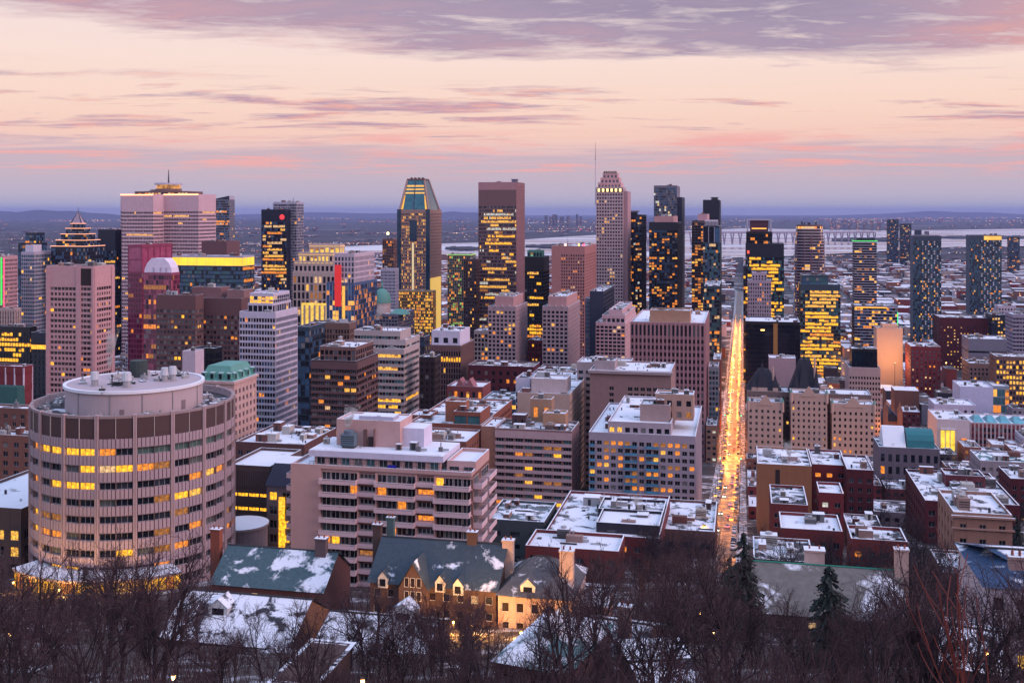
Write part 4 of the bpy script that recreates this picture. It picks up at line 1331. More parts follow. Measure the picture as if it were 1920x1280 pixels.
b = building('white_tower', 'white gridded office tower with yellow lit penthouse left of centre', TOW, 449, 516, 558, 588, 560)
WG = wall(.56, .56, .60)
st = S(bw=1.55, pw=.12, sr=.36, fh=3.25, rec=.4, pp=.05, sp=.0, lit=.015, litm=[LO, LY2], gl=[G_DARK, G_DARK, G_MID, G_BLUE], top=2)
volume(b, 0, b.w, 0, b.d, 0, b.ztop, WG, st, S(**{**st, 'lit': .04}), units=2)
volume(b, b.sx(460), b.sx(506), 3, b.d - 2, b.ztop, b.z(571), WG, S(bw=3, nf=1, pw=.1, sr=.2, top=.5, lit=.02, gl=[G_DARK]), S(bw=3, nf=1, pw=.1, sr=.2, top=.5, lit=.3, litm=[LP, LY2]), parapet=.4, units=0)
volume(b, b.sx(462), b.sx(506), 4, b.d - 4, b.z(571), b.z(554), WG, S(bw=2.4, nf=2, pw=.06, sr=.12, top=.8, lit=.8, litm=[LY, LY2]), S(bw=2.4, nf=2, pw=.06, sr=.12, top=.8, lit=.1, litm=[LP]), units=1, roofm=SNOW)

b = building('mansard_building', 'ornate stone building with green copper mansard roof behind the round tower', B_, 372, 438, 481, 716, 395)
ST_ = wall(.55, .42, .36)
st = S(bw=3.0, pw=.5, sr=.45, fh=3.1, rec=.4, lit=.05, litm=[LO, LP], top=2.5)
b.indiv = True
volume(b, 0, b.w, 0, b.d, 0, b.ztop, ST_, st, st, roof=False)
mb = MB(); mb.box(-.6, b.w + .6, -.6, b.d + .6, b.ztop - .8, b.ztop + .2, ST_, SNOW); mb.build('cornice', b.root)
mb = MB(); k = 2.6; zm = b.z(684, 6)
q0 = [(.2, .2), (b.w - .2, .2), (b.w - .2, b.d - .2), (.2, b.d - .2)]; q1 = [(k, k), (b.w - k, k), (b.w - k, b.d - k), (k, b.d - k)]
mb.prism(q0, b.ztop + .2, q1, zm, COPPER); mb.prism(q1, zm, [(k + 3, k + 3), (b.w - k - 3, k + 3), (b.w - k - 3, b.d - k - 3), (k + 3, b.d - k - 3)], zm + .5, COPPER)
mb.build('mansard_roof', b.root)
for i in range(4):
    for sd in (0, 1):
        mb = MB(); n = i / 3
        if sd == 0:
            x = 2 + (b.w - 4) * n; mb.box(x - .9, x + .9, .1, 2.4, b.ztop + .4, b.ztop + 3.2, COPPER, SNOW); mb.box(x - .55, x + .55, .02, .1, b.ztop + .9, b.ztop + 2.7, G_DARK)
        else:
            y = 2 + (b.d - 4) * n; mb.box(b.w - 2.4, b.w - .1, y - .9, y + .9, b.ztop + .4, b.ztop + 3.2, COPPER, SNOW); mb.box(b.w - .1, b.w - .02, y - .55, y + .55, b.ztop + .9, b.ztop + 2.7, G_DARK)
        mb.build('dormer', b.root)

simple('teal_glass_block', 'dark teal glass slab squeezed behind the white gridded tower', TOW, 556, 580, None, 615, 640, wall(.05, .09, .12, .4), S(bw=2.4, pw=.06, sr=.2, rec=.1, lit=.03, litm=[LY2, LO], gl=[G_BLUE, G_DARK]), d=24, units=1)
simple('brown_office', 'brown ribbed building with flat dark cornice behind the brown flats', B_, 580, 655, 668, 608, 680, wall(.22, .15, .12), S(bw=1.9, pw=.35, sr=.3, fh=3.4, lit=.01, gl=[G_BROWN, G_DARK], top=3), units=4)
b = building('brown_flats', 'dark brown apartment tower with balconies and white roof cap', TOW, 583, 668, 709, 680, 520)
st = S(bw=3.6, pw=.16, sr=.34, fh=3.0, rec=.9, sp=.25, pp=-.3, lit=.10, litm=[LO, LP, LY2, LO], gl=[G_DARK, G_MID, G_BROWN, G_PALE], top=3, sm=wall(.17, .11, .105))
b.indiv = True
volume(b, 0, b.w, 0, b.d, 0, b.ztop, BROWN, st, S(**{**st, 'bw': 4, 'lit': .04}), units=2)
volume(b, b.sx(597), b.sx(664), 2, b.d - 4, b.ztop, b.z(655), BROWN2, S(bw=2.2, nf=2, pw=.2, sr=.25, top=.6, lit=.0, gl=[G_PALE, G_DARK]), S(bw=3, nf=2, pw=.2, sr=.25, top=.6, lit=.03), units=3, roofm=SNOW)
b = building('banded_office', 'pale banded office building stepping up behind the brown flats', B_, 694, 757, 786, 657, 600)
BO = wall(.46, .42, .38)
st = S(bw=1.8, pw=.06, sr=.48, fh=3.5, rec=.5, pp=-.25, lit=.14, mode='b', litm=[LY, LY, LY2], gl=[G_DARK, G_DARK, G_TEAL], top=1.5)
volume(b, 0, b.w, 0, b.d, 0, b.ztop, BO, st, S(**{**st, 'lit': .05, 'bw': 2.4}), units=2)
volume(b, b.sx(664, 8), b.w - 1.5, 8, b.d + 6, 0, b.z(640, 8), BO, st, st, units=0)
volume(b, b.sx(664, 9), b.sx(750, 9), 9, b.d, b.z(640, 8), b.z(624, 8), BO, S(**{**st, 'fh': 2.6, 'lit': .04}), None, units=2, roofm=SNOW)
simple('glass_office', 'narrow grey-blue glass building right of the pale banded office', B_, 770, 795, 806, 634, 650, SLATE, S(bw=1.8, pw=.08, sr=.3, lit=.06, gl=[G_BLUE, G_PALE, G_MID], litm=[LY2, LO]), units=2)
simple('brown_slab', 'dark brown slab in shadow right of the pale banded office', B_, 786, 815, 826, 672, 600, DBROWN, S(bw=3, pw=.4, sr=.4, lit=.02, gl=[G_BROWN]), units=1)
b = building('ribbed_office', 'dark ribbed office with one yellow floor and white penthouse', B_, 803, 864, 889, 650, 720)
st = S(bw=1.7, pw=.28, sr=.18, fh=3.8, rec=.5, pp=.25, lit=.0, gl=[G_DARK], top=3)
def lm(nb, nf, s):
    g = [[None] * nb for _ in range(nf)]
    for i in range(nb):
        g[nf - 2][i] = LY if R.random() < .85 else None
        if R.random() < .04: g[nf - 4][i] = LY2
    return g
b.lits = lm
volume(b, 0, b.w, 0, b.d, 0, b.ztop, BROWN2, st, S(**{**st, 'pw': .5}), units=2)
b.lits = None
volume(b, b.sx(807), b.sx(860), 3, b.d - 6, b.ztop, b.z(624), wall(.62, .62, .66), S(bw=6, nf=1, pw=.5, sr=.5, top=2, lit=0), None, units=3, roofm=SNOW)
simple('cream_block', 'narrow cream block with golden vertical lights left of the twin towers', B_, 889, 915, None, 622, 850, CREAM2, S(bw=2.6, pw=.3, sr=.3, lit=.2, litm=[LO, LY2, LP], gl=[G_BROWN]), d=24, units=1)
for lab, fa, fb, sd, box in (('left of the twin pink-grey apartment towers with boxed tops', 915, 967, 989, (926, 968)), ('right of the twin pink-grey apartment towers with boxed tops', 1017, 1065, 1088, (1026, 1068))):
    b = building('twin_tower', lab, TOW, fa, fb, sd, 577, 800)
    st = S(bw=3.1, pw=.32, sr=.38, fh=3.1, rec=.5, pp=.12, lit=.10, litm=[LO, LY2, LO], gl=[G_DARK, G_MID, G_DARK], top=2)
    volume(b, 0, b.w, 0, b.d, 0, b.ztop, wall(.42, .34, .33), st, S(**{**st, 'lit': .03, 'pw': .55}), units=0)
    volume(b, b.sx(box[0]), b.sx(box[1]) - 3, 4, b.d - 4, b.ztop, b.z(559), wall(.48, .32, .29), None, None, units=3)
    for x in (.25, .5, .75):
        mb = MB(); mb.prism([(b.w * x - 1.4, -.4), (b.w * x + 1.4, -.4), (b.w * x + 1.4, 2), (b.w * x - 1.4, 2)], b.ztop, [(b.w * x - .1, -.4), (b.w * x + .1, -.4), (b.w * x + .1, 2), (b.w * x - .1, 2)], b.ztop + 2.2, wall(.42, .34, .33)); mb.build('gablet', b.root)
simple('red_block', 'red brick block between the twin apartment towers', B_, 990, 1015, None, 640, 830, RED, S(bw=3, pw=.5, sr=.5, lit=.05), d=22, units=2)
b = building('slate_slab', 'blue-grey windowless slab with glass edge right of the twin towers', TOW, 1106, 1131, 1152, 548, 920)
volume(b, 0, b.w, 0, b.d, 0, b.ztop, SLATE, None, S(bw=2.4, pw=.2, sr=.3, lit=.1, litm=[LY2, LW], gl=[G_PALE, G_MID]), units=2)
volume(b, b.sx(1096), 0, 3, 20, 0, b.z(562), GREY, S(bw=1.8, pw=.2, sr=.3, lit=.03, gl=[G_BLUE, G_PALE]), None, units=0)
b = building('pink_apartments', 'pale pink apartment block with stepped top left of the ribbed brown building', B_, 1117, 1172, 1197, 607, 850)
st = S(bw=3.4, pw=.22, sr=.34, fh=3.0, rec=.8, sp=.1, pp=.0, lit=.06, litm=[LO, LP], gl=[G_DARK, G_MID], top=1.5)
PA = wall(.56, .42, .41)
volume(b, 0, b.w, 0, b.d, 0, b.ztop, PA, st, S(**{**st, 'pw': .6}), units=0)
volume(b, b.sx(1128), b.w - .5, 3, b.d - 1, b.ztop, b.z(594), PA, S(bw=3.4, nf=1, pw=.3, sr=.35, top=1, lit=.05), None, units=1)
volume(b, b.sx(1140), b.sx(1165), 6, b.d - 4, b.z(594), b.z(584), PA, None, None, units=1)

b = building('ribbed_block', 'large rose-brown block with dense vertical ribs left of the street', B_, 1182, 1321, 1329, 608, 700)
RB = wall(.42, .27, .265)
st = S(bw=2.75, pw=.42, sr=.40, fh=4.4, rec=.7, pp=.6, sp=-.1, lit=.004, litm=[LY2], gl=[glass(.02, .012, .016)], top=1.0)
volume(b, 0, b.w, 0, b.d, 0, b.z(632), RB, st, st, roof=False)
volume(b, 0, b.w, 0, b.d, b.z(632), b.ztop, RB, S(**{**st, 'nf': 1, 'sr': .05, 'gl': [G_MID, G_BROWN]}), S(**{**st, 'nf': 1}), units=4, roofm=SNOW)
volume(b, b.sx(1217), b.sx(1293), 6, 24, b.ztop, b.z(587), wall(.42, .28, .18), None, None, units=0)

b = building('concrete_slab_block', 'brown concrete apartment slab with deep snowy roof edge', B_, 1106, 1258, 1266, 700, 540)
st = S(bw=3.2, pw=.25, sr=.4, fh=3.1, rec=.5, lit=.05, litm=[LY, LO, LO], gl=[G_DARK, G_BROWN], top=7, blank=lambda i, f, nb, nf: i < nb * .22 or nb * .30 < i < nb * .45)
b.indiv = True
volume(b, 0, b.w, 0, b.d, 0, b.ztop, wall(.33, .24, .21), st, None, units=4, roofm=SNOW)
mb = MB(); mb.box(-.8, b.w + .8, -1.4, -.05, b.ztop - .9, b.ztop + .6, CONC, SNOW); mb.build('eave', b.root)
volume(b, b.sx(1112), b.sx(1150), 6, 20, b.ztop, b.z(686), CONC, None, None, units=2)
simple('low_plant_block', 'low concrete block with wide snowy roof behind the brown slab', B_, 1082, 1180, 1185, 684, 590, CONC, S(bw=4, pw=.4, sr=.5, lit=.02, top=3), units=6, roofm=SNOW, d=22)
b = building('cream_panel_office', 'cream panelled block with broad snowy roof and plant', B_, 970, 1068, 1108, 742, 545)
volume(b, 0, b.w, 0, b.d, 0, b.ztop, wall(.50, .41, .33), S(bw=4.2, pw=.5, sr=.8, fh=11, rec=.3, lit=0, top=7, gl=[G_BROWN]), S(bw=3.6, pw=.35, sr=.4, fh=3.2, lit=.04, litm=HOME, top=3), units=5, roofm=SNOW)
volume(b, b.sx(992), b.sx(1058), 6, 22, b.ztop, b.z(718), wall(.52, .46, .42), None, None, units=3, roofm=SNOW)
b2 = simple('white_grid_block', 'small white gridded block at the left of the cream panelled block', B_, 967, 994, None, 712, 560, WHITE, S(bw=1.3, pw=.35, sr=.35, fh=3.4, lit=0, gl=[G_DARK], top=6), d=20, units=1)
simple('long_red_hall', 'long dark red hall with pale sloping snowy roof below the twin towers', B_, 878, 1000, 1012, 690, 700, DRED, S(bw=5, pw=.6, sr=.5, fh=5, lit=.08, litm=[LP, LO], top=1.5), units=3, roofm=snowy((.2, .18, .17), .5, .1))
simple('red_hall', 'dark red hall with round lamps in front of the right twin tower', B_, 1000, 1075, 1090, 702, 690, DRED, S(bw=4, pw=.6, sr=.5, fh=5, lit=.05, litm=[LP], top=1.5), units=3)
b = building('gabled_arcade', 'small red gabled building with a row of lit golden arches', B_, 838, 905, 920, 728, 620)
volume(b, 0, b.w, 0, b.d, 0, b.ztop, wall(.32, .12, .11), S(bw=3.4, pw=.5, sr=.3, fh=5, lit=.5, litm=[LO, LY2], top=1.5), None, units=0, roofm=SNOW)
mb = MB()
for x in (.35, .62):
    xx = b.w * x
    mb.prism([(xx - 3, 1), (xx + 3, 1), (xx + 3, 9), (xx - 3, 9)], b.ztop, [(xx - .1, 1), (xx + .1, 1), (xx + .1, 9), (xx - .1, 9)], b.ztop + 5, wall(.4, .2, .2))
mb.build('gables', b.root, kind='stuff')
simple('teal_roofed_block', 'low teal-roofed block between gabled arcade and white gridded block', B_, 905, 968, None, 752, 580, wall(.12, .2, .26), S(bw=3, pw=.1, sr=.4, lit=.2, litm=[LY2], gl=[G_TEAL]), d=24, units=2)

b = building('brick_flats', 'russet brick apartment block with stepped snowy roofs at centre', B_, 768, 902, 960, 800, 480)
BRK = wall(.30, .13, .085)
st = S(bw=5.5, pw=.62, sr=.5, fh=3.1, rec=.3, lit=.07, litm=HOME, top=2, blank=lambda i, f, nb, nf: i < 2 or i > nb - 4)
b.indiv = True
volume(b, 0, b.w, 0, b.d, 0, b.ztop, BRK, st, S(bw=3.4, pw=.35, sr=.45, fh=3.1, rec=.4, lit=.05, litm=HOME), units=6, roofm=ROOF)
volume(b, b.sx(835, 8), b.sx(872, 8), 8, 16, b.ztop, b.z(758, 8), wall(.36, .17, .1), None, None, units=0)
volume(b, b.sx(850, 2), b.sx(900, 2), 2.5, 22, b.ztop, b.z(776, 3), wall(.32, .14, .09), S(bw=6, nf=1, pw=.1, sr=.2, top=.6, gl=[G_TEAL], lit=0), None, units=3)
simple('brick_flats', 'low russet brick block with white roof left of the centre brick flats', B_, 766, 806, 812, 782, 500, BRK, None, None, d=14, units=1, roofm=SNOW)
simple('brick_wing', 'brown brick wing with lit rooftop lamps behind the cream balconied block', B_, 768, 874, 900, 832, 420, wall(.26, .13, .09), S(bw=4, pw=.5, sr=.45, fh=3, lit=.03), units=6, roofm=SNOW, indiv=True, d=24)

# two long apartment slabs
b = building('apartment_slab', 'long pinkish apartment slab with white floor bands at centre', B_, 902, 1072, 1086, 812, 432)
SB = wall(.50, .40, .38)
st = S(bw=3.9, pw=.2, sr=.42, fh=2.95, rec=.9, sp=.15, pp=-.4, lit=.2, litm=[LY2, LO, LY, LD], gl=[G_DARK, G_BROWN, G_DARK, G_TEAL], top=2.4, sm=SB, pm=wall(.30, .2, .18))
b.indiv = True
xs = b.sx(928)
volume(b, xs, b.w, 0, b.d, 0, b.ztop, wall(.3, .2, .18), st, S(bw=5, pw=.6, sr=.5, fh=2.95, lit=.04, litm=HOME, top=2), units=6, roofm=ROOF)
volume(b, 0, xs - .02, .4, b.d - .4, 0, b.ztop + .4, wall(.36, .22, .15), None, None, units=1, roofm=SNOW)
volume(b, b.sx(960, 8), b.sx(985, 8), 8, 13, b.ztop, b.z(783, 8), BROWN, S(bw=3, nf=1, pw=.6, sr=.5, top=.6, lit=0), None, units=0, roofm=SNOW, parapet=.3)
volume(b, b.sx(1018, 10), b.sx(1060, 10), 10, 18, b.ztop, b.z(780, 10), wall(.46, .31, .19), None, None, units=1, roofm=SNOW)
volume(b, b.sx(990, 14), b.sx(1030, 14), 19, 26, b.ztop, b.z(758, 14), wall(.40, .28, .18), S(bw=4, nf=1, pw=.6, sr=.5, top=.6, lit=.2), None, units=2)
mb = MB(); mb.box(xs + .5, b.w * .55, -1.2, .2, b.z(984), b.z(969), lit(1, .46, .03, 1.5, .8, .3)); mb.box(xs, b.w * .58, -1.8, .1, b.z(969), b.z(965), CONC, SNOW); mb.build('lit_lobby', b.root)
b = building('balcony_slab', 'long grey apartment slab with blue glass balconies left of the street', B_, 1104, 1304, 1316, 822, 420)
GS = wall(.40, .37, .39)
b.indiv = True
BALC = glass(.08, .26, .42, .25)
balm = [1, 1, 0, 0, 1, 1, 1, 1, 0, 0, 0]
st = S(nb=15, pw=.30, sr=.42, fh=2.9, rec=.5, pp=.0, sp=-.004, lit=.24, litm=[LO, LO, LD, LY2], gl=[G_DARK, G_BROWN, G_DARK], top=1.8)
volume(b, 0, b.w, 0, b.d, 0, b.ztop, GS, st, S(bw=4, pw=.4, sr=.4, fh=2.9, lit=.03, gl=[G_TEAL], top=2), units=6, roofm=SNOW)
volume(b, b.sx(1140, 3), b.sx(1258, 3), 3, b.d - 3, b.ztop, b.z(800, 3), wall(.44, .40, .40), S(bw=3.2, nf=1, pw=.4, sr=.4, top=.8, lit=.03, gl=[G_DARK]), None, units=5, roofm=SNOW)
volume(b, b.sx(1200, 10), b.sx(1256, 10), 10, 22, b.z(800, 3), b.z(765, 10), wall(.40, .32, .28), None, None, units=3, roofm=SNOW)
volume(b, b.sx(1228, 14), b.sx(1300, 14), 15, 26, b.z(800, 3), b.z(745, 14), wall(.46, .34, .26), S(bw=4, nf=2, pw=.5, sr=.5, top=.6, lit=.1, litm=HOME), None, units=2, roofm=SNOW)
nf = int(round((b.ztop - 1.8) / 2.9)); fh = (b.ztop - 1.8) / nf; bw = b.w / 15
for f in range(1, nf):
    for (i0, i1) in ((0, 1), (5, 7), (8, 10)):
        mb = MB(); z = fh * f + .1
        x0, x1 = bw * i0 + .3, bw * i1 - .3
        mb.box(x0, x1, -1.3, -.02, z - .18, z, GS); mb.box(x0, x1, -1.3, -1.24, z, z + 1.0, BALC); mb.box(x0, x0 + .05, -1.24, -.02, z, z + 1.0, BALC); mb.box(x1 - .05, x1, -1.24, -.02, z, z + 1.0, BALC)
        mb.build('balcony', b.root)
simple('grey_block', 'narrow grey block with small windows at the street beside the ribbed brown building', B_, 1329, 1347, None, 690, 720, wall(.3, .33, .34), S(bw=2.2, pw=.3, sr=.4, lit=.03, gl=[G_TEAL, G_DARK]), d=26, units=1)
simple('brick_shop', 'orange-brown brick building standing along the street before the ribbed block', B_, 1337, 1351, None, 676, 800, BRICK, S(bw=3, pw=.4, sr=.5, lit=.1, litm=HOME), d=40, units=1)
simple('stone_shop', 'low brown stone building at the street corner below the ribbed block', B_, 1324, 1344, None, 800, 690, wall(.28, .19, .14), S(bw=3, pw=.4, sr=.5, lit=.1, litm=HOME), d=30, units=1)

# ---------------------------------------------------------------- right of the street
b = building('black_box_office', 'black glass box with gold lamp and snowy roof right of the street', B_, 1398, 1500, 1397, 606, 850, d=40)
bk = glass(.006, .008, .016, .08)
volume(b, 0, b.w, 0, b.d, 0, b.ztop, BLACK, S(bw=2, pw=.04, sr=.1, rec=.1, lit=.0, gl=[bk]), None, S(bw=2, pw=.04, sr=.1, rec=.1, lit=.0, gl=[bk]), units=4, roofm=SNOW)
mb = MB(); mb.box(b.sx(1450), b.sx(1458), -.3, -.05, b.z(665), b.ztop - .5, wall(.4, .24, .08)); mb.build('gold_strip', b.root)
mb = MB(); x = b.sx(1430); mb.tube((x - 1.5, -.8, b.z(620)), (x + 1.5, -.8, b.z(620)), .45, .45, 8, glow(1, .6, .15, 4), True); mb.box(x - .2, x + .2, -.8, 0, b.z(620), b.z(620) + .3, DARKM); mb.build('wall_lamp', b.root)
simple('blank_concrete_block', 'blank pinkish concrete wall block in front of the black glass box', B_, 1442, 1492, None, 674, 770, wall(.48, .37, .36), None, None, d=18, units=4, roofm=SNOW)
b = building('castle_flats', 'three-winged cream stone apartment castle with steep dark slate roofs', B_, 1402, 1640, 1398, 770, 670, d=30)
CS = wall(.54, .42, .33)
cst = S(bw=3.4, pw=.6, sr=.52, fh=3.9, rec=.35, lit=.05, litm=[LO, LY2, LY], top=3, gl=[G_DARK, G_BROWN])
b.indiv = True
SLR = wall(.035, .038, .055, .7)
for (fa, fb, yt, dd) in ((1402, 1468, 764, 18), (1483, 1551, 745, 18), (1560, 1640, 762, 18)):
    x0, x1 = b.sx(fa), b.sx(fb); z1 = b.z(yt)
    volume(b, x0, x1, 0, dd, 0, z1, CS, cst, cst, cst, units=1, roofm=SNOW, parapet=1.2)
    for px in ((x0 + x1) / 2,):        # shaped gable on the front
        mb = MB(); gw = (x1 - x0) * .24
        mb.prism([(px - gw, -.35), (px + gw, -.35), (px + gw, .5), (px - gw, .5)], z1 - 1, [(px - .3, -.35), (px + .3, -.35), (px + .3, .5), (px - .3, .5)], z1 + 5.5, CS); mb.build('gable', b.root)
    for px in (x0 + .2, x1 - .2):
        mb = MB(); mb.tube((px, .2, z1 - 5), (px, .2, z1 + 1.5), 1.0, 1.0, 10, CS, True); mb.tube((px, .2, z1 + 1.5), (px, .2, z1 + 4), 1.1, .1, 10, COPPER); mb.build('turret', b.root)
volume(b, 0, b.w, 18.02, 40, 0, b.z(752), wall(.22, .16, .13), S(bw=2.7, pw=.5, sr=.45, fh=3.2, lit=.06, litm=[LO, LY2]), None, units=3, roofm=COPPER and SNOW)
for (xa, xb, yb, yt) in ((1400, 1464, 738, 684), (1480, 1540, 742, 664)):
    mb = MB(); x0, x1 = b.sx(xa, 22), b.sx(xb, 22); za, ze = b.z(755, 18), b.z(yt, 24)
    mb.box(x0, x1, 20, 38, za - 6, b.z(yb, 20), CS)
    mb.prism([(x0 - .5, 19.5), (x1 + .5, 19.5), (x1 + .5, 38.5), (x0 - .5, 38.5)], b.z(yb, 20), [((x0 + x1) / 2 - 3.5, 28), ((x0 + x1) / 2 + 3.5, 28), ((x0 + x1) / 2 + 3.5, 30), ((x0 + x1) / 2 - 3.5, 30)], ze - 5, SLR)
    for px_, hh_, rr_ in ((.22, 9, 1.9), (.46, 0, 3.6), (.84, 8, 1.9)):
        xx = x0 + (x1 - x0) * px_; zb_ = b.z(yb, 20)
        mb.box(xx - rr_ * .9, xx + rr_ * .9, 19.2, 19.2 + rr_ * 1.8, zb_ - 4, zb_ + 2, CS)
        mb.prism([(xx - rr_, 19), (xx + rr_, 19), (xx + rr_, 19 + rr_ * 2), (xx - rr_, 19 + rr_ * 2)], zb_ + 2, [(xx - .12, 19 + rr_), (xx + .12, 19 + rr_), (xx + .12, 19.2 + rr_), (xx - .12, 19.2 + rr_)], ze - hh_, SLR)
        mb.tube((xx, 19.1 + rr_, ze - hh_), (xx, 19.1 + rr_, ze - hh_ + 2.2), .12, .04, 5, DARKM)
    mb.tube(((x0 + x1) / 2 + 6, 24, b.z(yb, 20)), ((x0 + x1) / 2 + 6, 24, ze - 3), .7, .7, 6, CS, True)
    mb.build('steep_roof', b.root)
b = building('cream_office', 'cream office with rows of small windows and dark glass penthouse', B_, 1592, 1651, 1583, 692, 730, d=30)
st = S(bw=1.9, pw=.4, sr=.5, fh=3.7, rec=.35, lit=.05, mode='b', litm=[LY2, LP], gl=[G_DARK, G_BROWN], top=4.5)
volume(b, 0, b.w, 0, b.d, 0, b.ztop, wall(.46, .37, .33), st, None, None, units=0)
volume(b, b.sx(1598), b.sx(1646), 3, 20, b.ztop, b.z(658), BLACK, S(bw=3, nf=1, pw=.06, sr=.08, rec=.15, lit=0, gl=[bk], top=.6), None, units=4)
b = building('floodlit_slab', 'blank windowless slab glowing peach under street light', TOW, 1644, 1693, None, 617, 980, d=24)
PEACH = wall(.62, .45, .33, .9, .06)  # warm street-light tone also put into the wall colour
volume(b, 0, b.w, 0, b.d, 0, b.ztop, PEACH, None, None, None, units=2)
volume(b, b.w * .22, b.w * .8, 1, 16, b.ztop, b.z(608), PEACH, None, None, units=1, parapet=.3)
fl = bpy.data.lights.new('flood_light', 'POINT'); fl.energy = 26000; fl.color = (1, .52, .18); fl.shadow_soft_size = 1.5
flo = bpy.data.objects.new('flood_light', fl); COL.objects.link(flo); flo.parent = b.root; flo.location = (b.w * .55, -24, b.z(672))
mb = MB(); mb.tube((b.w * .55, -24, 0), (b.w * .55, -24, b.z(672) - 1.8), .3, .2, 6, DARKM, True); mb.build('flood_mast', b.root)
mb = MB(); mb.box(b.w * .55 - .8, b.w * .55 + .8, -24.4, -23.6, b.z(672) - 1.8, b.z(672) - 1.0, DARKM); mb.box(b.w * .55 - .7, b.w * .55 + .7, -23.59, -23.5, b.z(672) - 1.75, b.z(672) - 1.05, glow(1, .6, .2, 4)); mb.build('flood_head', b.root)
simple('red_brick_block', 'large dark red brick block with small golden windows before the speckled towers', B_, 1762, 1856, 1742, 598, 1140, DRED, S(bw=3.4, pw=.62, sr=.6, fh=3.3, lit=.16, litm=[LP, LY2], gl=[wall(.14, .03, .045), G_DARK], top=8), d=40, units=2)
simple('dark_block', 'dark block with bright window pairs right of the large red block', B_, 1860, 1886, 1856, 592, 1120, NAVY, S(bw=3, pw=.3, sr=.4, lit=.35, litm=[LY2, LP]), d=30, units=1)
simple('white_block', 'white ornate block above the dark block at the far right', B_, 1872, 1905, None, 575, 1220, PALE, S(bw=3, pw=.4, sr=.4, lit=.02), d=22, units=2)
simple('red_brick_block', 'red brick block with white tanks on its roof right of the peach slab', B_, 1708, 1764, 1700, 652, 930, RED, S(bw=3.6, pw=.6, sr=.5, fh=3.3, lit=.08, litm=[LO, LP], gl=[G_DARK, G_TEAL], top=2), d=34, units=7, roofm=SNOW)
simple('grey_hall', 'blank grey hall with snowy roof and lit left edge at far right', B_, 1816, 1888, 1800, 638, 930, GREY, S(bw=30, pw=.0, sr=.9, lit=0, fh=20), d=30, units=4, roofm=SNOW)
simple('stone_block', 'brown classical stone block with cornice at the right', B_, 1818, 1876, 1802, 684, 900, wall(.26, .18, .15), S(bw=3, pw=.5, sr=.45, fh=3.6, lit=.10, litm=[LY2, LY], top=2.5), d=30, units=4, roofm=ROOF)
simple('grey_tower', 'grey office slab at the right edge above the lit brown block', B_, 1899, 1960, 1892, 592, 1010, wall(.36, .33, .38), S(bw=3, pw=.1, sr=.5, mode='b', lit=.04), d=30, units=1)
b = simple('mauve_block', 'mauve block with yellow lit lower floors at the right edge', B_, 1892, 1990, 1882, 690, 870, wall(.40, .32, .34), S(bw=3.2, pw=.3, sr=.4, fh=3.6, lit=.28, litm=[LY2, LO, LY], top=3), d=30, units=3, roofm=SNOW)
simple('brown_block', 'low brown block with a row of yellow windows at the right edge', B_, 1868, 1960, None, 672, 830, wall(.2, .13, .11), S(bw=2.4, pw=.3, sr=.4, fh=4, lit=.6, litm=[LY2, LY], top=1.5), d=24, units=3)
simple('white_pavilion', 'pale blue-white modern pavilion with snowy roof at the right', B_, 1800, 1862, 1784, 728, 810, wall(.56, .58, .66), None, None, d=30, units=1, roofm=SNOW)
simple('glass_pavilion', 'glass pavilion lit orange inside beside the white pavilion', B_, 1862, 1892, None, 726, 822, wall(.3, .36, .38), S(bw=3, pw=.06, sr=.1, rec=.15, lit=.55, litm=[LO, LO, LY2], gl=[G_TEAL], fh=6), d=24, units=0, roofm=SNOW)
b = building('museum', 'white stone museum with tall yellow lit entrance at the right', B_, 1757, 1818, 1748, 790, 690, d=36)
MU = wall(.60, .54, .50)
volume(b, 0, b.w, 0, b.d, 0, b.ztop, MU, None, None, None, units=2, roofm=SNOW)
mb = MB(); mb.box(b.sx(1764), b.sx(1790), -.5, -.05, b.z(846), b.z(808), lit(1, .62, .06, 1.3, .3, .5)); mb.build('lit_entrance', b.root)
for px in (1772, 1781):
    mb = MB(); x = b.sx(px); mb.box(x - .25, x + .25, -.9, -.52, b.z(846), b.z(808), MU); mb.build('mullion', b.root)
mb = MB(); mb.box(b.sx(1803), b.sx(1813), -.4, -.05, b.z(842), b.z(822), LO); mb.build('lit_window', b.root)
mb = MB(); mb.box(b.sx(1764) - .6, b.sx(1790) + .6, -2.4, -.5, b.z(807), b.z(804), MU, SNOW); mb.build('canopy', b.root)
b = building('skylit_wing', 'long red-trimmed wing with teal glass skylights at the right', B_, 1820, 1990, 1815, 800, 715, d=34)
volume(b, 0, b.w, 0, b.d, 0, b.ztop, wall(.5, .46, .44), S(bw=2.6, pw=.4, sr=.35, fh=4, lit=.06, litm=[LP, LO], gl=[wall(.2, .05, .06), G_DARK], sm=wall(.3, .1, .1), top=2), None, None, units=0, roofm=SNOW)
for i in range(5):
    mb = MB(); x = 3 + i * 8.5; zt_ = b.ztop
    mb.prism([(x, 4), (x + 6.5, 4), (x + 6.5, 22), (x, 22)], zt_ + .1, [(x + 1.5, 12), (x + 5, 12), (x + 5, 14), (x + 1.5, 14)], zt_ + 3.6, glass(.10, .36, .44, .2)); mb.build('skylight', b.root)
simple('white_hall', 'white snowy-roofed hall behind the museum', B_, 1752, 1830, 1742, 762, 770, wall(.52, .52, .58), S(bw=5, pw=.6, sr=.6, fh=5, lit=.05), d=26, units=4, roofm=SNOW)
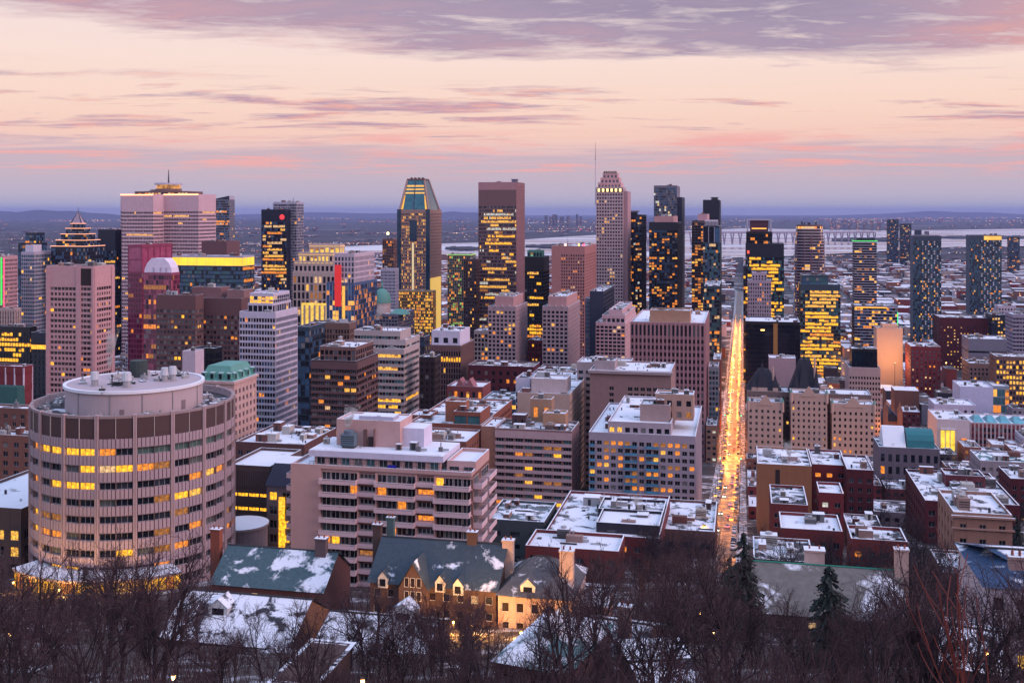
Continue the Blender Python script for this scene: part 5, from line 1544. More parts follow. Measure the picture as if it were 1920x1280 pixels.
# ---------------------------------------------------------------- round medical tower in the left foreground
def round_medical():
    D, Rr = 284.0, 23.9
    ca = radians(-19.46)
    X, Y = D * sin(ca), D * cos(ca)
    z0 = 74.0; zt = 118.3 - z0
    root = thing('round_tower', 'big round beige tower with brown top panels in the left foreground', TOW, (X, Y, z0))
    face = atan2(-Y, -X)          # towards the camera
    nbay = 18; da = 2 * pi / nbay
    BEI = wall(.44, .375, .37, .8, .2)
    PIER = wall(.47, .395, .37, .8, .14)
    BRN = wall(.115, .075, .07, .6, .12)
    LINE = plain(.55, .5, .48)
    def P(a, r):
        return Vector((r * cos(a), r * sin(a), 0))
    top_h = 5.6; nf = 10; fh = (zt - top_h) / nf
    core = MB()
    ring = [(Rr * .965 * cos(2 * pi * i / 72), Rr * .965 * sin(2 * pi * i / 72)) for i in range(72)]
    core.prism(ring, -4, ring, zt - 1.6, wall(.2, .15, .14), ROOF_D)
    core.build('drum_wall', root)
    L = {}
    for f, h, m in ((0, -7, LO), (0, -6, LY), (0, -5, LY), (0, -4, LY), (0, -3, LY), (0, -2, LO),
                    (1, -3, LY), (1, -2, LP), (1, -1, LY), (1, 0, LO), (1, 1, LD),
                    (2, -7, LO), (2, -5, LY), (2, -4, LY), (2, -3, LY), (2, 3, LO), (2, 4, LY2), (2, 5, LO),
                    (3, 1, LD), (3, 2, LY), (3, 3, LY2), (4, -7, LY), (4, -6, LD), (4, -5, LD),
                    (5, -7, LY), (5, -6, LO), (5, -5, LO), (5, 3, LO), (6, -1, LY), (6, 2, LO), (6, 1, LD), (6, 6, LO), (6, 7, LO),
                    (7, -5, LY), (7, -4, LY), (7, 1, LO), (8, -7, LO), (8, -3, LY), (8, -2, LY), (9, -6, LY), (9, -3, LY), (9, 2, LO)):
        L[(f, h)] = m
    TEALB = glass(.07, .13, .12, .3)
    pan_cache = {}
    for k in range(-9, 9):
        vis = -6 <= k <= 5
        a0 = face + k * da
        for half in (0, 1):
            aa = a0 + da * (.055 + half * .445 + 0.0); ae = a0 + da * (.5 + half * .445)
            p0, p1 = P(aa, Rr), P(ae, Rr)
            Dv = (p1 - p0); Wd = Dv.length; Dv.normalize()
            Nn = Vector((Dv.y, -Dv.x, 0))
            mid = (p0 + p1) / 2
            if Nn.dot(mid) < 0:
                Nn = -Nn
            # looking from outside, angle increases to the left?  keep the normal outward
            rz = atan2(Nn.x, -Nn.y)
            h = 2 * k + half
            def place(name, me, n, z, ang=rz, m_=mid, Nn=Nn):
                o = obj(name, me, root); p = m_ + Nn * n
                o.location = (p.x, p.y, z); o.rotation_euler = (0, 0, ang); return o
            key = round(Wd, 2)
            if key not in pan_cache:
                mb = MB(); mb.box(-Wd / 2 + .06, Wd / 2 - .06, -.15, .5, 0, top_h - .9, BRN); t_me = mb.mesh('top_panel')
                mb = MB(); hh = fh * .53
                nseg = 4
                for q in range(nseg):
                    xa = -Wd / 2 + Wd * q / nseg; xb = -Wd / 2 + Wd * (q + 1) / nseg
                    mb.box(xa + .085, xb - .085, -.3, .4, 0, hh, BEI)
                mb.box(-Wd / 2, Wd / 2, -.12, .4, .05, hh - .03, wall(.10, .08, .08))
                mb.box(-Wd / 2, Wd / 2, -.34, .4, -.14, -.0, wall(.3, .24, .22))
                s_me = mb.mesh('spandrel_panel')
                pan_cache[key] = (t_me, s_me)
            t_me, s_me = pan_cache[key]
            place('top_panel', t_me, 0, zt - top_h + .45)
            wh = fh * .47
            for f in range(nf):
                zsp = zt - top_h - fh * f - fh * .52
                if vis:
                    place('spandrel_panel', s_me, 0, zt - top_h - fh * f - fh * .53 + .45)
                    hh_ = h
                    m = L.get((f, hh_))
                    if m is None:
                        if f == 0 and hh_ >= 0:
                            m = TEALB
                        else:
                            m = LD if R.random() < .02 else R.choice([G_DARK, G_MID, G_DARK, glass(.10, .12, .12)])
                    zc = zt - top_h - fh * f - fh * .53 + .38 - wh / 2
                    place('window', win_mesh(round(Wd - .02, 1), round(wh - .1, 2), m, FRAME), -.32, zc)
        # pier between bays
        mb_key = 'pier'
        p = P(a0, Rr)
        if mb_key not in pan_cache:
            mb = MB(); mb.box(-.42, .42, -.55, .6, -4, zt + .35, PIER)
            mb.box(-.08, .08, -.6, -.5, -4, zt + .2, wall(.3, .24, .22)); pan_cache[mb_key] = mb.mesh('pier')
        o = obj('pier', pan_cache[mb_key], root); o.location = (p.x, p.y, 0); o.rotation_euler = (0, 0, atan2(p.x, -p.y))
        # thin white joint line between the two top panels
        if vis:
            if 'joint' not in pan_cache:
                mb = MB(); mb.box(-.05, .05, -.32, .2, zt - top_h + .4, zt - .4, LINE); mb.box(-.04, .04, -.34, .2, -4, zt - top_h, wall(.22, .17, .16)); pan_cache['joint'] = mb.mesh('joint')
            p = P(a0 + da * .5, Rr)
            o = obj('joint', pan_cache['joint'], root); o.location = (p.x, p.y, 0); o.rotation_euler = (0, 0, atan2(p.x, -p.y))
    # cornice ring
    mb = MB()
    n = 90
    def rg(r, z):
        return [(r * cos(2 * pi * i / n), r * sin(2 * pi * i / n), z) for i in range(n)]
    prof = [(Rr * 1.008, zt - .5), (Rr * 1.012, zt + .15), (Rr * .985, zt + .15), (Rr * .965, zt - 1.5)]
    rings = [rg(r, z) for r, z in prof]
    for A, Bq in zip(rings, rings[1:]):
        for i in range(n):
            j = (i + 1) % n
            mb.poly([A[i], A[j], Bq[j], Bq[i]], CONC)
    mb.build('cornice', root)
    # inner plant drum with rim and snowy roof
    rd = 16.3; zd = 122.6 - z0
    mb = MB(); q = [(rd * cos(2 * pi * i / n), rd * sin(2 * pi * i / n)) for i in range(n)]
    mb.prism(q, zt - 2.2, q, zd, wall(.50, .45, .43, .8, .08)); mb.build('plant_drum', root)
    mb = MB()
    prof = [(rd + .5, zd - .5), (rd + .5, zd + .2), (rd - .3, zd + .2), (rd - .4, zd - .25), (0.01, zd - .2)]
    rings = [rg(r, z) for r, z in prof]
    for qi, (A, Bq) in enumerate(zip(rings, rings[1:])):
        for i in range(n):
            j = (i + 1) % n
            mb.poly([A[i], A[j], Bq[j], Bq[i]], SNOW if qi < 3 else snowy((.09, .09, .11), .5, .35))
    mb.build('drum_roof', root)
    for a in (-.9, -.35, .1, .55, 1.1):
        mb = MB(); p = P(face + a, rd + .1); mb.tube((p.x, p.y, zt - 1.8), (p.x, p.y, zd), .09, .09, 5, STEEL); mb.tube((p.x, p.y, zt - 1.4), (p.x * 1.06, p.y * 1.06, zt - 1.8), .09, .09, 5, STEEL); mb.build('downpipe', root)
    for a, w_, hh in ((-.18, 1.0, 1.4), (.75, 1.2, 2.2)):
        p = P(face + a, rd)
        mb = MB(); mb.box(-w_ / 2, w_ / 2, -.1, .2, 0, hh, wall(.28, .24, .24)); o = mb.build('louvre', root); o.location = (p.x, p.y, zt - 1.2); o.rotation_euler = (0, 0, atan2(p.x, -p.y))
    # roof stacks, tank, coolers; local axes: sideways and towards camera
    sv = Vector((-sin(face), cos(face), 0)); fv = Vector((cos(face), sin(face), 0))
    def rp(px, back):
        t = (px - 247) / 190 * Rr
        p = (-sv * -t if False else sv * t) - fv * back
        return p
    for px, back, hgt, r in ((173, -4, 3.4, 1.1), (232, -9, 3.6, 1.2), (303, -2, 3.4, 1.1), (318, -2, 3.6, 1.1), (205, -7, 4.2, .18)):
        mb = MB(); p = rp(px, back)
        mb.tube((p.x, p.y, zd - .2), (p.x, p.y, zd + hgt * .55), r * .75, r * .75, 10, STEEL if r > .5 else DARKM, True)
        if r > .5:
            mb.tube((p.x, p.y, zd + hgt * .45), (p.x, p.y, zd + hgt), r, r * .8, 10, plain(.5, .54, .6), True)
        else:
            mb.tube((p.x, p.y, zd + hgt * .5), (p.x, p.y, zd + hgt * .7), r, r, 6, DARKM, True)
        mb.build('vent_stack', root)
    mb = MB(); p = rp(254, 8); mb.tube((p.x, p.y, zd - .2), (p.x, p.y, zd + 4.2), 2.2, 2.2, 14, wall(.07, .1, .09), True); mb.build('water_tank', root)
    for i in range(60):
        a = R.uniform(0, 2 * pi); rr_ = R.choice([R.uniform(1, rd - 2), R.uniform(rd + 1.6, Rr - 3)])
        zb = zd - .2 if rr_ < rd else zt - 1.6
        p = P(a, rr_); mb = MB(); s1, s2, s3 = R.uniform(.5, 2.2), R.uniform(.5, 2.2), R.uniform(.4, 1.3)
        mb.box(-s1 / 2, s1 / 2, -s2 / 2, s2 / 2, 0, s3, R.choice([STEEL, DARKM, UNITM[0]]), R.choice([SNOW, STEEL]))
        mb.tube((s1 * .2, 0, s3), (s1 * .2, 0, s3 + .6), .25, .25, 8, STEEL, True)
        o = mb.build('roof_unit', root); o.location = (p.x, p.y, zb); o.rotation_euler = (0, 0, R.uniform(0, 3))
    # curved entrance podium with lit glazing, left front
    n2 = 26
    a_s, a_e = face - 1.15, face + .35
    RP = 29.5
    glz, roofp, fas = MB(), MB(), MB()
    for i in range(n2):
        a, e = a_s + (a_e - a_s) * i / n2, a_s + (a_e - a_s) * (i + 1) / n2
        p, q = P(a, RP - .6), P(e, RP - .6)
        zf, zr_ = 2.2, 8.6
        o = None
        g = MB(); g.poly([(p.x, p.y, zf), (q.x, q.y, zf), (q.x, q.y, zr_ - .5), (p.x, p.y, zr_ - .5)], R.choice([LY, LY, LY2, LO]))
        g.tube((p.x * 1.004, p.y * 1.004, zf), (p.x * 1.004, p.y * 1.004, zr_ - .5), .12, .12, 5, DBROWN)
        g.build('podium_window', root)
        pi_, qi_ = P(a, Rr - .5), P(e, Rr - .5); po, qo = P(a, RP), P(e, RP)
        roofp.poly([(po.x, po.y, zr_), (qo.x, qo.y, zr_), (qi_.x, qi_.y, zr_ + .6), (pi_.x, pi_.y, zr_ + .6)], SNOW)
        fas.poly([(po.x, po.y, zr_ - .6), (qo.x, qo.y, zr_ - .6), (qo.x, qo.y, zr_), (po.x, po.y, zr_)], CONC)
        fas.poly([(po.x, po.y, zr_ - .6), (pi_.x, pi_.y, zr_ - .55), (qi_.x, qi_.y, zr_ - .55), (qo.x, qo.y, zr_ - .6)], CONC)
    roofp.build('podium_roof', root); fas.build('podium_fascia', root)
    for a in (-.9, -.5, -.1):  # added lamps and posts stand in for light spilling from the podium
        l = bpy.data.lights.new('podium_spill_light', 'POINT'); l.energy = 4000; l.color = (1, .5, .12); l.shadow_soft_size = .6
        o = bpy.data.objects.new('podium_spill_light', l); COL.objects.link(o); o.parent = root; p = P(face + a, RP + 3.5); o.location = (p.x, p.y, 7.4)
        mb = MB(); mb.tube((p.x, p.y, 1.5), (p.x, p.y, 7.6), .08, .06, 6, DARKM); mb.tube((p.x, p.y, 7.6), (p.x, p.y, 8.0), .22, .22, 8, glow(1, .6, .2, 6), True); mb.build('added_lamp_post', root)
round_medical()

# ---------------------------------------------------------------- cream balconied block
def cream_block():
    Y = 250
    b = building('balconied_block', 'cream apartment block with long balconies and snowy terraces, centre left', B_, 545, 884, 916, 893, Y)
    CR = wall(.56, .40, .345, .85, .1)
    BALP = wall(.66, .53, .50, .8, .1)
    BRK = wall(.24, .13, .10, .85, .14)
    w, d = b.w, max(b.d, 18)
    b.indiv = True
    fh = 3.08
    nf = int(b.ztop / fh)
    xe = b.sx(601)
    core = MB()
    core.box(0, xe, 0, d, 0, b.ztop, CR)
    core.box(xe, w, .9, d - .02, 0, b.ztop - .02, BRK)
    core.build('wall', b.root)
    flat_roof(b, 0, w, 0, d, b.ztop, .9, SNOW, CR, 0)
    groups = [(b.sx(601), b.sx(671)), (b.sx(705), b.sx(780)), (b.sx(815), w - .2)]
    recs = [(b.sx(671), b.sx(705)), (b.sx(780), b.sx(815))]
    for f in range(nf):
        zt = b.ztop - fh * f; zb = zt - fh
        mb = MB(); mb.box(xe, w, .55, 1.0, zt - .45 if f else zt - .9, zt - .01, CR); mb.build('floor_band', b.root)
        for gi, (x0, x1) in enumerate(groups):
            n = 4
            for i in range(n):
                xa = x0 + (x1 - x0) * i / n; xb = x0 + (x1 - x0) * (i + 1) / n
                m = None
                r_ = R.random()
                if (f, gi, i) in ((1, 1, 0), (1, 0, 3), (4, 1, 1)):
                    m = LO
                elif (f, gi, i) in ((0, 2, 0), (5, 0, 1)):
                    m = LY
                elif r_ < .05:
                    m = R.choice([LO, LD, LP])
                m = m or R.choice([G_DARK, G_DARK, G_MID, G_BROWN, G_DARK, glass(.08, .10, .11)])
                o = obj('window', win_mesh(round(xb - xa - .25, 2), 2.1, m, FRAME_W), b.root); o.location = ((xa + xb) / 2, .8, zb + 1.35)
            if f > 0 or True:
                mb = MB(); z = zb
                x0b = x0 + (.1 if gi == 0 else 0)
                mb.box(x0b, x1, -1.7, .88, z - .22, z, BALP)
                mb.box(x0b, x1, -1.7, -1.55, z + .005, z + .62, BALP, SNOW); mb.box(x0b, x1, -1.68, -1.57, z + .78, z + 1.0, BALP, SNOW)
                for xx in (x0b, x1 - .12):
                    mb.box(xx, xx + .12, -1.55, .5, z + .005, z + 1.0, BALP)
                for i in range(7):
                    xx = x0b + (x1 - x0b - .1) * i / 6; mb.box(xx, xx + .08, -1.66, -1.59, z + .62, z + .78, BALP)
                mb.build('balcony', b.root)
                if R.random() < .4:
                    mb = MB(); xx = R.uniform(x0 + .5, x1 - 1.2); mb.box(xx, xx + .7, -1.2, -.6, z, z + .75, R.choice([wall(.02, .05, .3), wall(.3, .05, .04), DARKM, WHITE])); mb.box(xx, xx + .7, -.65, -.55, z, z + 1.2, DARKM); mb.build('patio_chair', b.root)
        for (x0, x1) in recs:
            mb = MB(); mb.box(x0, x1, -.35, .6, zb + .001, zb + 1.0, BALP); mb.box(x0, x1, .5, .89, zt - .75, zt - .46, BRK); mb.build('bay_sill', b.root)
            m = R.choice([LO, LD, LO]) if R.random() < .3 else R.choice([G_DARK, G_BROWN, G_MID])
            o = obj('window', win_mesh(round((x1 - x0) - .5, 2), 1.3, m, FRAME_W), b.root); o.location = ((x0 + x1) / 2, .82, zb + 1.7)
        for xx in [x0 for x0, _ in groups[1:]] + [x1 for _, x1 in groups[:2]]:
            mb = MB(); mb.box(xx - .15, xx + .15, -.2, .9, zb, zt - .46, CR); mb.build('fin_wall', b.root)
        # end balconies
        for s_, x0, x1 in ((0, -2.0, -.02), (1, w + .02, w + 2.2)):
            for (ya, yb) in (((1.5, 7), (9, d - 1)) if s_ else ((2, 8),)):
                mb = MB(); z = zb
                mb.box(x0, x1, ya, yb, z - .2, z, BALP)
                xo = x0 if s_ == 0 else x1 - .12
                mb.box(xo, xo + .12, ya, yb, z + .003, z + 1.0, BALP, SNOW)
                xi0, xi1 = (x0 + .12, x1) if s_ == 0 else (x0, x1 - .12)
                mb.box(xi0, xi1, ya, ya + .1, z + .003, z + 1.0, BALP, SNOW); mb.box(xi0, xi1, yb - .1, yb, z + .003, z + 1.0, BALP, SNOW)
                mb.build('balcony', b.root)
                o = obj('window', win_mesh(round(yb - ya - .8, 1), 2.1, G_DARK, FRAME_W), b.root)
                o.location = (-.06 if s_ == 0 else w + .06, (ya + yb) / 2, zb + 1.3); o.rotation_euler = (0, 0, -pi / 2 if s_ == 0 else pi / 2)
    # penthouse storey with white slab roof
    xp0, xp1 = b.sx(590, 3.2), b.sx(826, 3.2); zp = b.z(868, 3)
    st = S(bw=3.2, nf=1, pw=.35, sr=.1, rec=.3, top=.3, lit=.06, litm=[LO, LD], gl=[G_DARK, G_MID, G_TEAL], fm=FRAME_W)
    volume(b, xp0, xp1, 3.2, d - 1.5, b.ztop + .1, zp, CR, st, st, st, roof=False)
    mb = MB(); mb.box(xp0 - 1, xp1 + 1, 1.9, d - .6, zp, zp + 1.5, wall(.62, .62, .66), SNOW); mb.build('roof_slab', b.root)
    mb = MB(); mb.box(xp0 - .4, xp1 + .4, 2.6, d - 1.2, zp + 1.5, zp + 1.62, SNOW); mb.build('roof', b.root)
    zr_ = zp + 1.62
    x0, x1 = b.sx(631, 8), b.sx(750, 8); zm = b.z(800, 8)
    volume(b, x0, x1, 8, 18, zr_, zm, wall(.58, .42, .36), None, None, units=0, roofm=SNOW, parapet=.5)
    mb = MB(); mb.box(x0 + 5, x1 - 2.5, 10.5, 15, zm + .1, zm + 1.0, LGREY, SNOW); mb.build('roof_hatch', b.root)
    mb = MB(); xd = x0 + (x1 - x0) * .55; mb.box(xd - .6, xd + .6, 7.4, 7.97, zr_, zr_ + 2.4, DBROWN); mb.box(xd - 1.8, xd - 1.0, 7.3, 7.97, zr_, zr_ + 4.2, wall(.2, .13, .11)); mb.box(xd + .8, xd + 1.1, 7.4, 7.97, zr_, zr_ + 4.4, wall(.3, .2, .17)); mb.build('door_recess', b.root)
    mb = MB(); xc = b.sx(655, 6); mb.box(xc - 1.7, xc + 1.7, 4.6, 7.4, zr_ + .5, zr_ + 3.4, plain(.16, .24, .30, .5, .3)); mb.tube((xc, 6, zr_ + 3.4), (xc, 6, zr_ + 4.2), 1.3, 1.3, 14, plain(.14, .2, .26, .5, .3), True)
    for i in range(5):
        mb.box(xc - 1.75, xc + 1.75, 4.52, 4.6, zr_ + .7 + i * .52, zr_ + .85 + i * .52, DARKM)
    mb.box(xc - 1.5, xc + 1.5, 4.9, 7.1, zr_, zr_ + .5, DARKM); mb.build('cooling_tower', b.root)
    mb = MB(); x0, x1 = b.sx(752, 10), b.sx(795, 10); mb.box(x0, x1, 10, 17, zr_, b.z(808, 10), wall(.66, .66, .7), SNOW); mb.build('plant_box', b.root)
    for px, of, s_ in ((768, 6, 1.6), (780, 5, 1.0), (742, 5.5, 1.2), (822, 6, .9), (606, 8, 1.3)):
        roof_unit(b, b.sx(px, of), of, zr_, s_, s_, s_ * 1.1)
    # right upper terrace block and railings
    volume(b, b.sx(838, 4), w, 4, d, b.ztop + .1, b.z(872, 4), CR, S(bw=3, nf=1, pw=.3, sr=.2, top=.4, lit=0), None, units=0, roofm=SNOW)
    mb = MB()
    for i in range(40):
        x = xp0 + (w - xp0) * i / 39; mb.box(x - .03, x + .03, .1, .16, b.ztop + .9, b.ztop + 1.7, DARKM)
    mb.box(xp0, w, .1, .16, b.ztop + 1.65, b.ztop + 1.72, DARKM); mb.build('railing', b.root)
    mb = MB(); x = b.sx(734, 1.5); mb.box(x - 1, x + 1, 1.3, 2.3, b.ztop + .1, b.ztop + 1.1, wall(.015, .03, .4)); mb.build('blue_cover', b.root)
    return b
cream_block()

# low lit building and neighbours between round tower and cream block
b = building('strip_lit_building', 'dark ribbed low building with yellow strip windows beside the round tower', B_, 425, 506, None, 880, 300, d=22)
RW = wall(.15, .115, .105)
st = S(nb=4, pw=.06, sr=.74, fh=3.7, rec=.3, pp=-.1, lit=1.1, litm=[LY, LY], top=5.5)
b.indiv = True
volume(b, 0, b.w, 0, b.d, 0, b.ztop, RW, st, None, units=0, roofm=SNOW)
for i in range(24):
    mb = MB(); x = b.w * (i + .5) / 24; mb.box(x - .1, x + .1, -.22, -.03, b.ztop - 5.2, b.ztop - .3, wall(.2, .16, .15)); mb.build('rib', b.root)
b = building('stone_annex', 'grey stone annex with paired windows and slate roof left of the balconied block', B_, 500, 548, None, 912, 292, d=18)
st = S(bw=3.4, pw=.4, sr=.42, fh=3.7, rec=.4, lit=.12, litm=[LY], gl=[G_DARK], top=1)
b.indiv = True
volume(b, 0, b.w, 0, b.d, 0, b.ztop, wall(.25, .22, .21), st, None, roof=False)
mb = MB(); mb.prism([(-.4, -.4), (b.w + .4, -.4), (b.w + .4, b.d), (-.4, b.d)], b.ztop, [(0, 5), (b.w, 5), (b.w, b.d - 4), (0, b.d - 4)], b.ztop + 5, SLATE, SNOW); mb.build('slate_roof', b.root)
mb = MB(); mb.box(b.w * .5, b.w * .72, -.5, -.05, 3, b.ztop - 3, LY); mb.build('lit_stairwell', b.root)
simple('brick_complex', 'dark brick complex with broad snowy roof and red chimney block', B_, 442, 570, 600, 838, 370, wall(.16, .09, .08), S(bw=3.4, pw=.4, sr=.45, fh=3.3, lit=.08, litm=[LY2, LO]), units=9, roofm=SNOW, indiv=True, d=30)
def annex():
    X, Y = (455 - CX) / F * 285, 285
    root = thing('round_annex', 'low curved annex with smooth snowy roof right of the round tower', B_, (X, Y, 66))
    mb = MB(); n = 30; q = [(6.5 * cos(2 * pi * i / n), 6.5 * sin(2 * pi * i / n)) for i in range(n)]
    q2 = [(6.9 * cos(2 * pi * i / n), 6.9 * sin(2 * pi * i / n)) for i in range(n)]
    zt = zat(992, 279) - 66
    mb.prism(q, -3, q, zt - .6, wall(.28, .24, .23)); mb.build('wall', root)
    mb = MB(); mb.prism(q2, zt - .6, q2, zt, CONC, SNOW); mb.build('roof', root)
annex()
# ---------------------------------------------------------------- streets
PST = -7.5                       # street centre line, in street coordinates
def PQ(p, q):
    return Vector((V.x * p + U.x * q, V.y * p + U.y * q, 0))
def zpq(p, q):
    return T(PQ(p, q).y)
def street_mats():
    m, nt, pr = newmat('wet_asphalt')
    tc = objcoord(nt)
    n1 = N(nt, 'ShaderNodeTexNoise', i_Scale=.25, i_Detail=6.0)
    nt.links.new(tc, n1.inputs['Vector'])
    r = ramp(nt, [(.35, (.035, .032, .032)), (.55, (.09, .08, .078)), (.70, (.26, .24, .22))])
    nt.links.new(n1.outputs[0], r.inputs[0]); nt.links.new(r.outputs[0], pr.inputs['Base Color'])
    rr = ramp(nt, [(.4, (.28, .28, .28)), (.6, (.6, .6, .6))])
    nt.links.new(n1.outputs[0], rr.inputs[0]); nt.links.new(rr.outputs[0], pr.inputs['Roughness'])
    return m
ASPH = street_mats()
PAVE = snowy((.14, .13, .13), .5, .4)
MARK = plain(.7, .68, .6, .6)
def strip(name, p0, p1, q0, q1, dz, mat, step=12, kerb=0):
    mb = MB()
    n = max(1, int((q1 - q0) / step))
    for i in range(n):
        a, e = q0 + (q1 - q0) * i / n, q0 + (q1 - q0) * (i + 1) / n
        c = [PQ(p0, a), PQ(p1, a), PQ(p1, e), PQ(p0, e)]
        pts = [(v.x, v.y, T(v.y) + dz) for v in c]
        mb.poly(pts, mat)
        if kerb:
            for (u, v) in ((0, 3), (2, 1)):
                A, Bq = pts[u], pts[v]
                mb.poly([(A[0], A[1], A[2] - kerb), A, Bq, (Bq[0], Bq[1], Bq[2] - kerb)], mat)
    return mb.build(name, kind='structure')
road = strip('road', PST - 5.6, PST + 5.6, 292, 2600, .10, ASPH)
strip('pavement', PST - 9.2, PST - 5.6, 292, 2600, .24, PAVE, kerb=.3)
strip('pavement', PST + 5.6, PST + 9.2, 292, 2600, .24, PAVE, kerb=.3)
strip('road', PST + 115 - 5, PST + 115 + 5, 760, 2200, .10, ASPH)
for k in (-2, -1):
    strip('road', PST + 115 * k - 5, PST + 115 * k + 5, 760, 2200, .10, ASPH)
def cross_street(name, q, hw, dz=.14):
    mb = MB()
    for i in range(-24, 30):
        c = [PQ(i * 20, q - hw), PQ(i * 20 + 20, q - hw), PQ(i * 20 + 20, q + hw), PQ(i * 20, q + hw)]
        mb.poly([(v.x, v.y, T(v.y) + dz) for v in c], ASPH)
    mb.build(name, kind='structure')
CROSS = (705, 880, 1060, 1240, 1420, 1620, 1850)
for q in CROSS:
    cross_street('road', q, 7)
mb = MB(); mb.poly([(-.08, -1.6, 0), (.08, -1.6, 0), (.08, 1.6, 0), (-.08, 1.6, 0)], MARK); dash = mb.mesh('lane_dash')
for i in range(60):
    q = 300 + i * 11
    if any(abs(q - c) < 9 for c in CROSS):
        continue
    v = PQ(PST, q); o = obj('lane_dash', dash, road); o.location = (v.x, v.y, T(v.y) + .125)
    v2 = PQ(PST, q + 1.6); o.rotation_euler = (atan2(T(v2.y) - T(v.y), 1.6), 0, -ANG)
mb = MB()
for c in (705,):
    for i in range(8):
        p = PST - 5 + i * 1.35
        for dq in (-9.5, 9.5):
            a = PQ(p, c + dq - 1.3); e = PQ(p, c + dq + 1.3); f_ = PQ(p + .6, c + dq + 1.3); g_ = PQ(p + .6, c + dq - 1.3)
            mb.poly([(v.x, v.y, T(v.y) + .16) for v in (a, g_, f_, e)], MARK)
o = mb.build('crosswalk', road, kind='stuff')

# street lamps: one built, the rest copied with their parts
SOD = (1.0, .30, .05)
def make_lamp(energy, label, group):
    root = thing('street_lamp', label, 'street lamp', (0, 0, 0), 0, group)
    mb = MB(); mb.tube((0, 0, 0), (0, 0, 8.4), .14, .09, 6, DARKM); mb.tube((0, 0, 0), (0, 0, .8), .22, .2, 6, DARKM); mb.build('post', root)
    mb = MB(); mb.tube((0, 0, 8.3), (.9, 0, 9.0), .07, .06, 5, DARKM); mb.tube((.9, 0, 9.0), (2.2, 0, 9.1), .06, .05, 5, DARKM); mb.build('arm', root)
    mb = MB(); mb.box(1.7, 2.7, -.22, .22, 9.05, 9.25, DARKM); mb.box(1.6, 2.8, -.4, .4, 8.6, 9.049, glow(1, .42, .06, 3.2)); mb.build('lamp_head', root)
    l = bpy.data.lights.new('lamp_light', 'POINT'); l.energy = energy; l.color = SOD; l.shadow_soft_size = .35
    o = bpy.data.objects.new('lamp_light', l); COL.objects.link(o); o.parent = root; o.location = (2.2, 0, 8.5)
    return root
first = None
def ordn(n):
    return f"{n}{'th' if 10 <= n % 100 <= 20 else {1: 'st', 2: 'nd', 3: 'rd'}.get(n % 10, 'th')}"
def lamps(p, q0, q1, step, side, label, group, energy):
    global first
    proto = make_lamp(energy, label, group)
    q = q0; k = 0
    while q < q1:
        if not any(abs(q - c) < 8 for c in CROSS):
            o = proto if k == 0 else copy_tree(proto)
            o['label'] = f'{ordn(k + 1)} {label}'
            v = PQ(p, q); o.location = (v.x, v.y, T(v.y) + .2)
            o.rotation_euler = (0, 0, (-ANG) if side < 0 else (pi - ANG)); k += 1
        q += step
lamps(PST - 6.1, 330, 690, 45, -1, 'orange street lamp up the left pavement of the hill street from its near end', 'lamps on the left of the hill street', 1300)
lamps(PST + 6.1, 350, 690, 45, 1, 'orange street lamp up the right pavement of the hill street from its near end', 'lamps on the right of the hill street', 1300)
lamps(PST - 6.1, 722, 1900, 30, -1, 'orange street lamp beyond the crossing on the left pavement of the glowing street', 'lamps on the left of the glowing street', 7500)
lamps(PST + 6.1, 735, 1900, 30, 1, 'orange street lamp beyond the crossing on the right pavement of the glowing street', 'lamps on the right of the glowing street', 7500)
lamps(PST + 115 - 5.5, 800, 1700, 48, -1, 'orange street lamp along the second street behind the castle flats', 'lamps on the second street', 7000)
# cars
def car_parts(body):
    prof = [(-2.2, .35), (-2.2, .78), (-1.95, .92), (-1.3, .98), (-.75, 1.45), (.75, 1.47), (1.3, .98), (2.0, .9), (2.2, .72), (2.2, .35)]
    mb = MB(); hw = .88
    def top_in(z):
        return hw - max(0, z - .95) * .32
    n = len(prof)
    L_ = [(-top_in(z), y, z) for y, z in prof]; R_ = [(top_in(z), y, z) for y, z in prof]
    for i in range(n):
        j = (i + 1) % n
        mb.poly([L_[i], L_[j], R_[j], R_[i]], body)
    mb.poly(L_[::-1] if False else L_, body); mb.poly(R_[::-1], body)
    me_b = mb.mesh('body')
    mb = MB(); g = G_DARK
    def win(a, e, s=1.0):
        (y0, z0), (y1, z1) = a, e
        mb.poly([(-top_in(z0) * .88, y0, z0), (top_in(z0) * .88, y0, z0), (top_in(z1) * .88, y1, z1), (-top_in(z1) * .88, y1, z1)], g)
    win((-1.27, 1.03), (-.80, 1.44)); win((1.27, 1.03), (.80, 1.44))
    for s_ in (-1, 1):
        mb.poly([(s_ * (top_in(1.02) + .012), -1.05, 1.02), (s_ * (top_in(1.02) + .012), 1.05, 1.02), (s_ * (top_in(1.4) + .012), .7, 1.4), (s_ * (top_in(1.4) + .012), -.7, 1.4)], g)
    me_g = mb.mesh('window_band')
    mb = MB(); mb.tube((-.1, 0, 0), (.1, 0, 0), .33, .33, 10, plain(.02, .02, .02), True); mb.tube((-.11, 0, 0), (.11, 0, 0), .19, .19, 8, STEEL, True)
    me_w = mb.mesh('wheel')
    return me_b, me_g, me_w
_lampm = {}
def lampmesh(kind):
    if kind not in _lampm:
        m = {'hl_on': glow(1, .86, .6, 18), 'tl_on': glow(1, .03, .03, 10), 'hl': plain(.6, .6, .6, .2), 'tl': plain(.3, .02, .02, .3)}[kind]
        mb = MB(); mb.box(-.2, .2, -.04, .04, -.08, .08, m); _lampm[kind] = mb.mesh('lamp')
    return _lampm[kind]
CARC = {'black': plain(.015, .015, .018, .3), 'silver': plain(.35, .36, .38, .35, .5), 'white': plain(.62, .63, .66, .4), 'dark red': plain(.16, .02, .02, .3), 'dark blue': plain(.03, .05, .12, .3), 'grey': plain(.12, .12, .13, .35)}
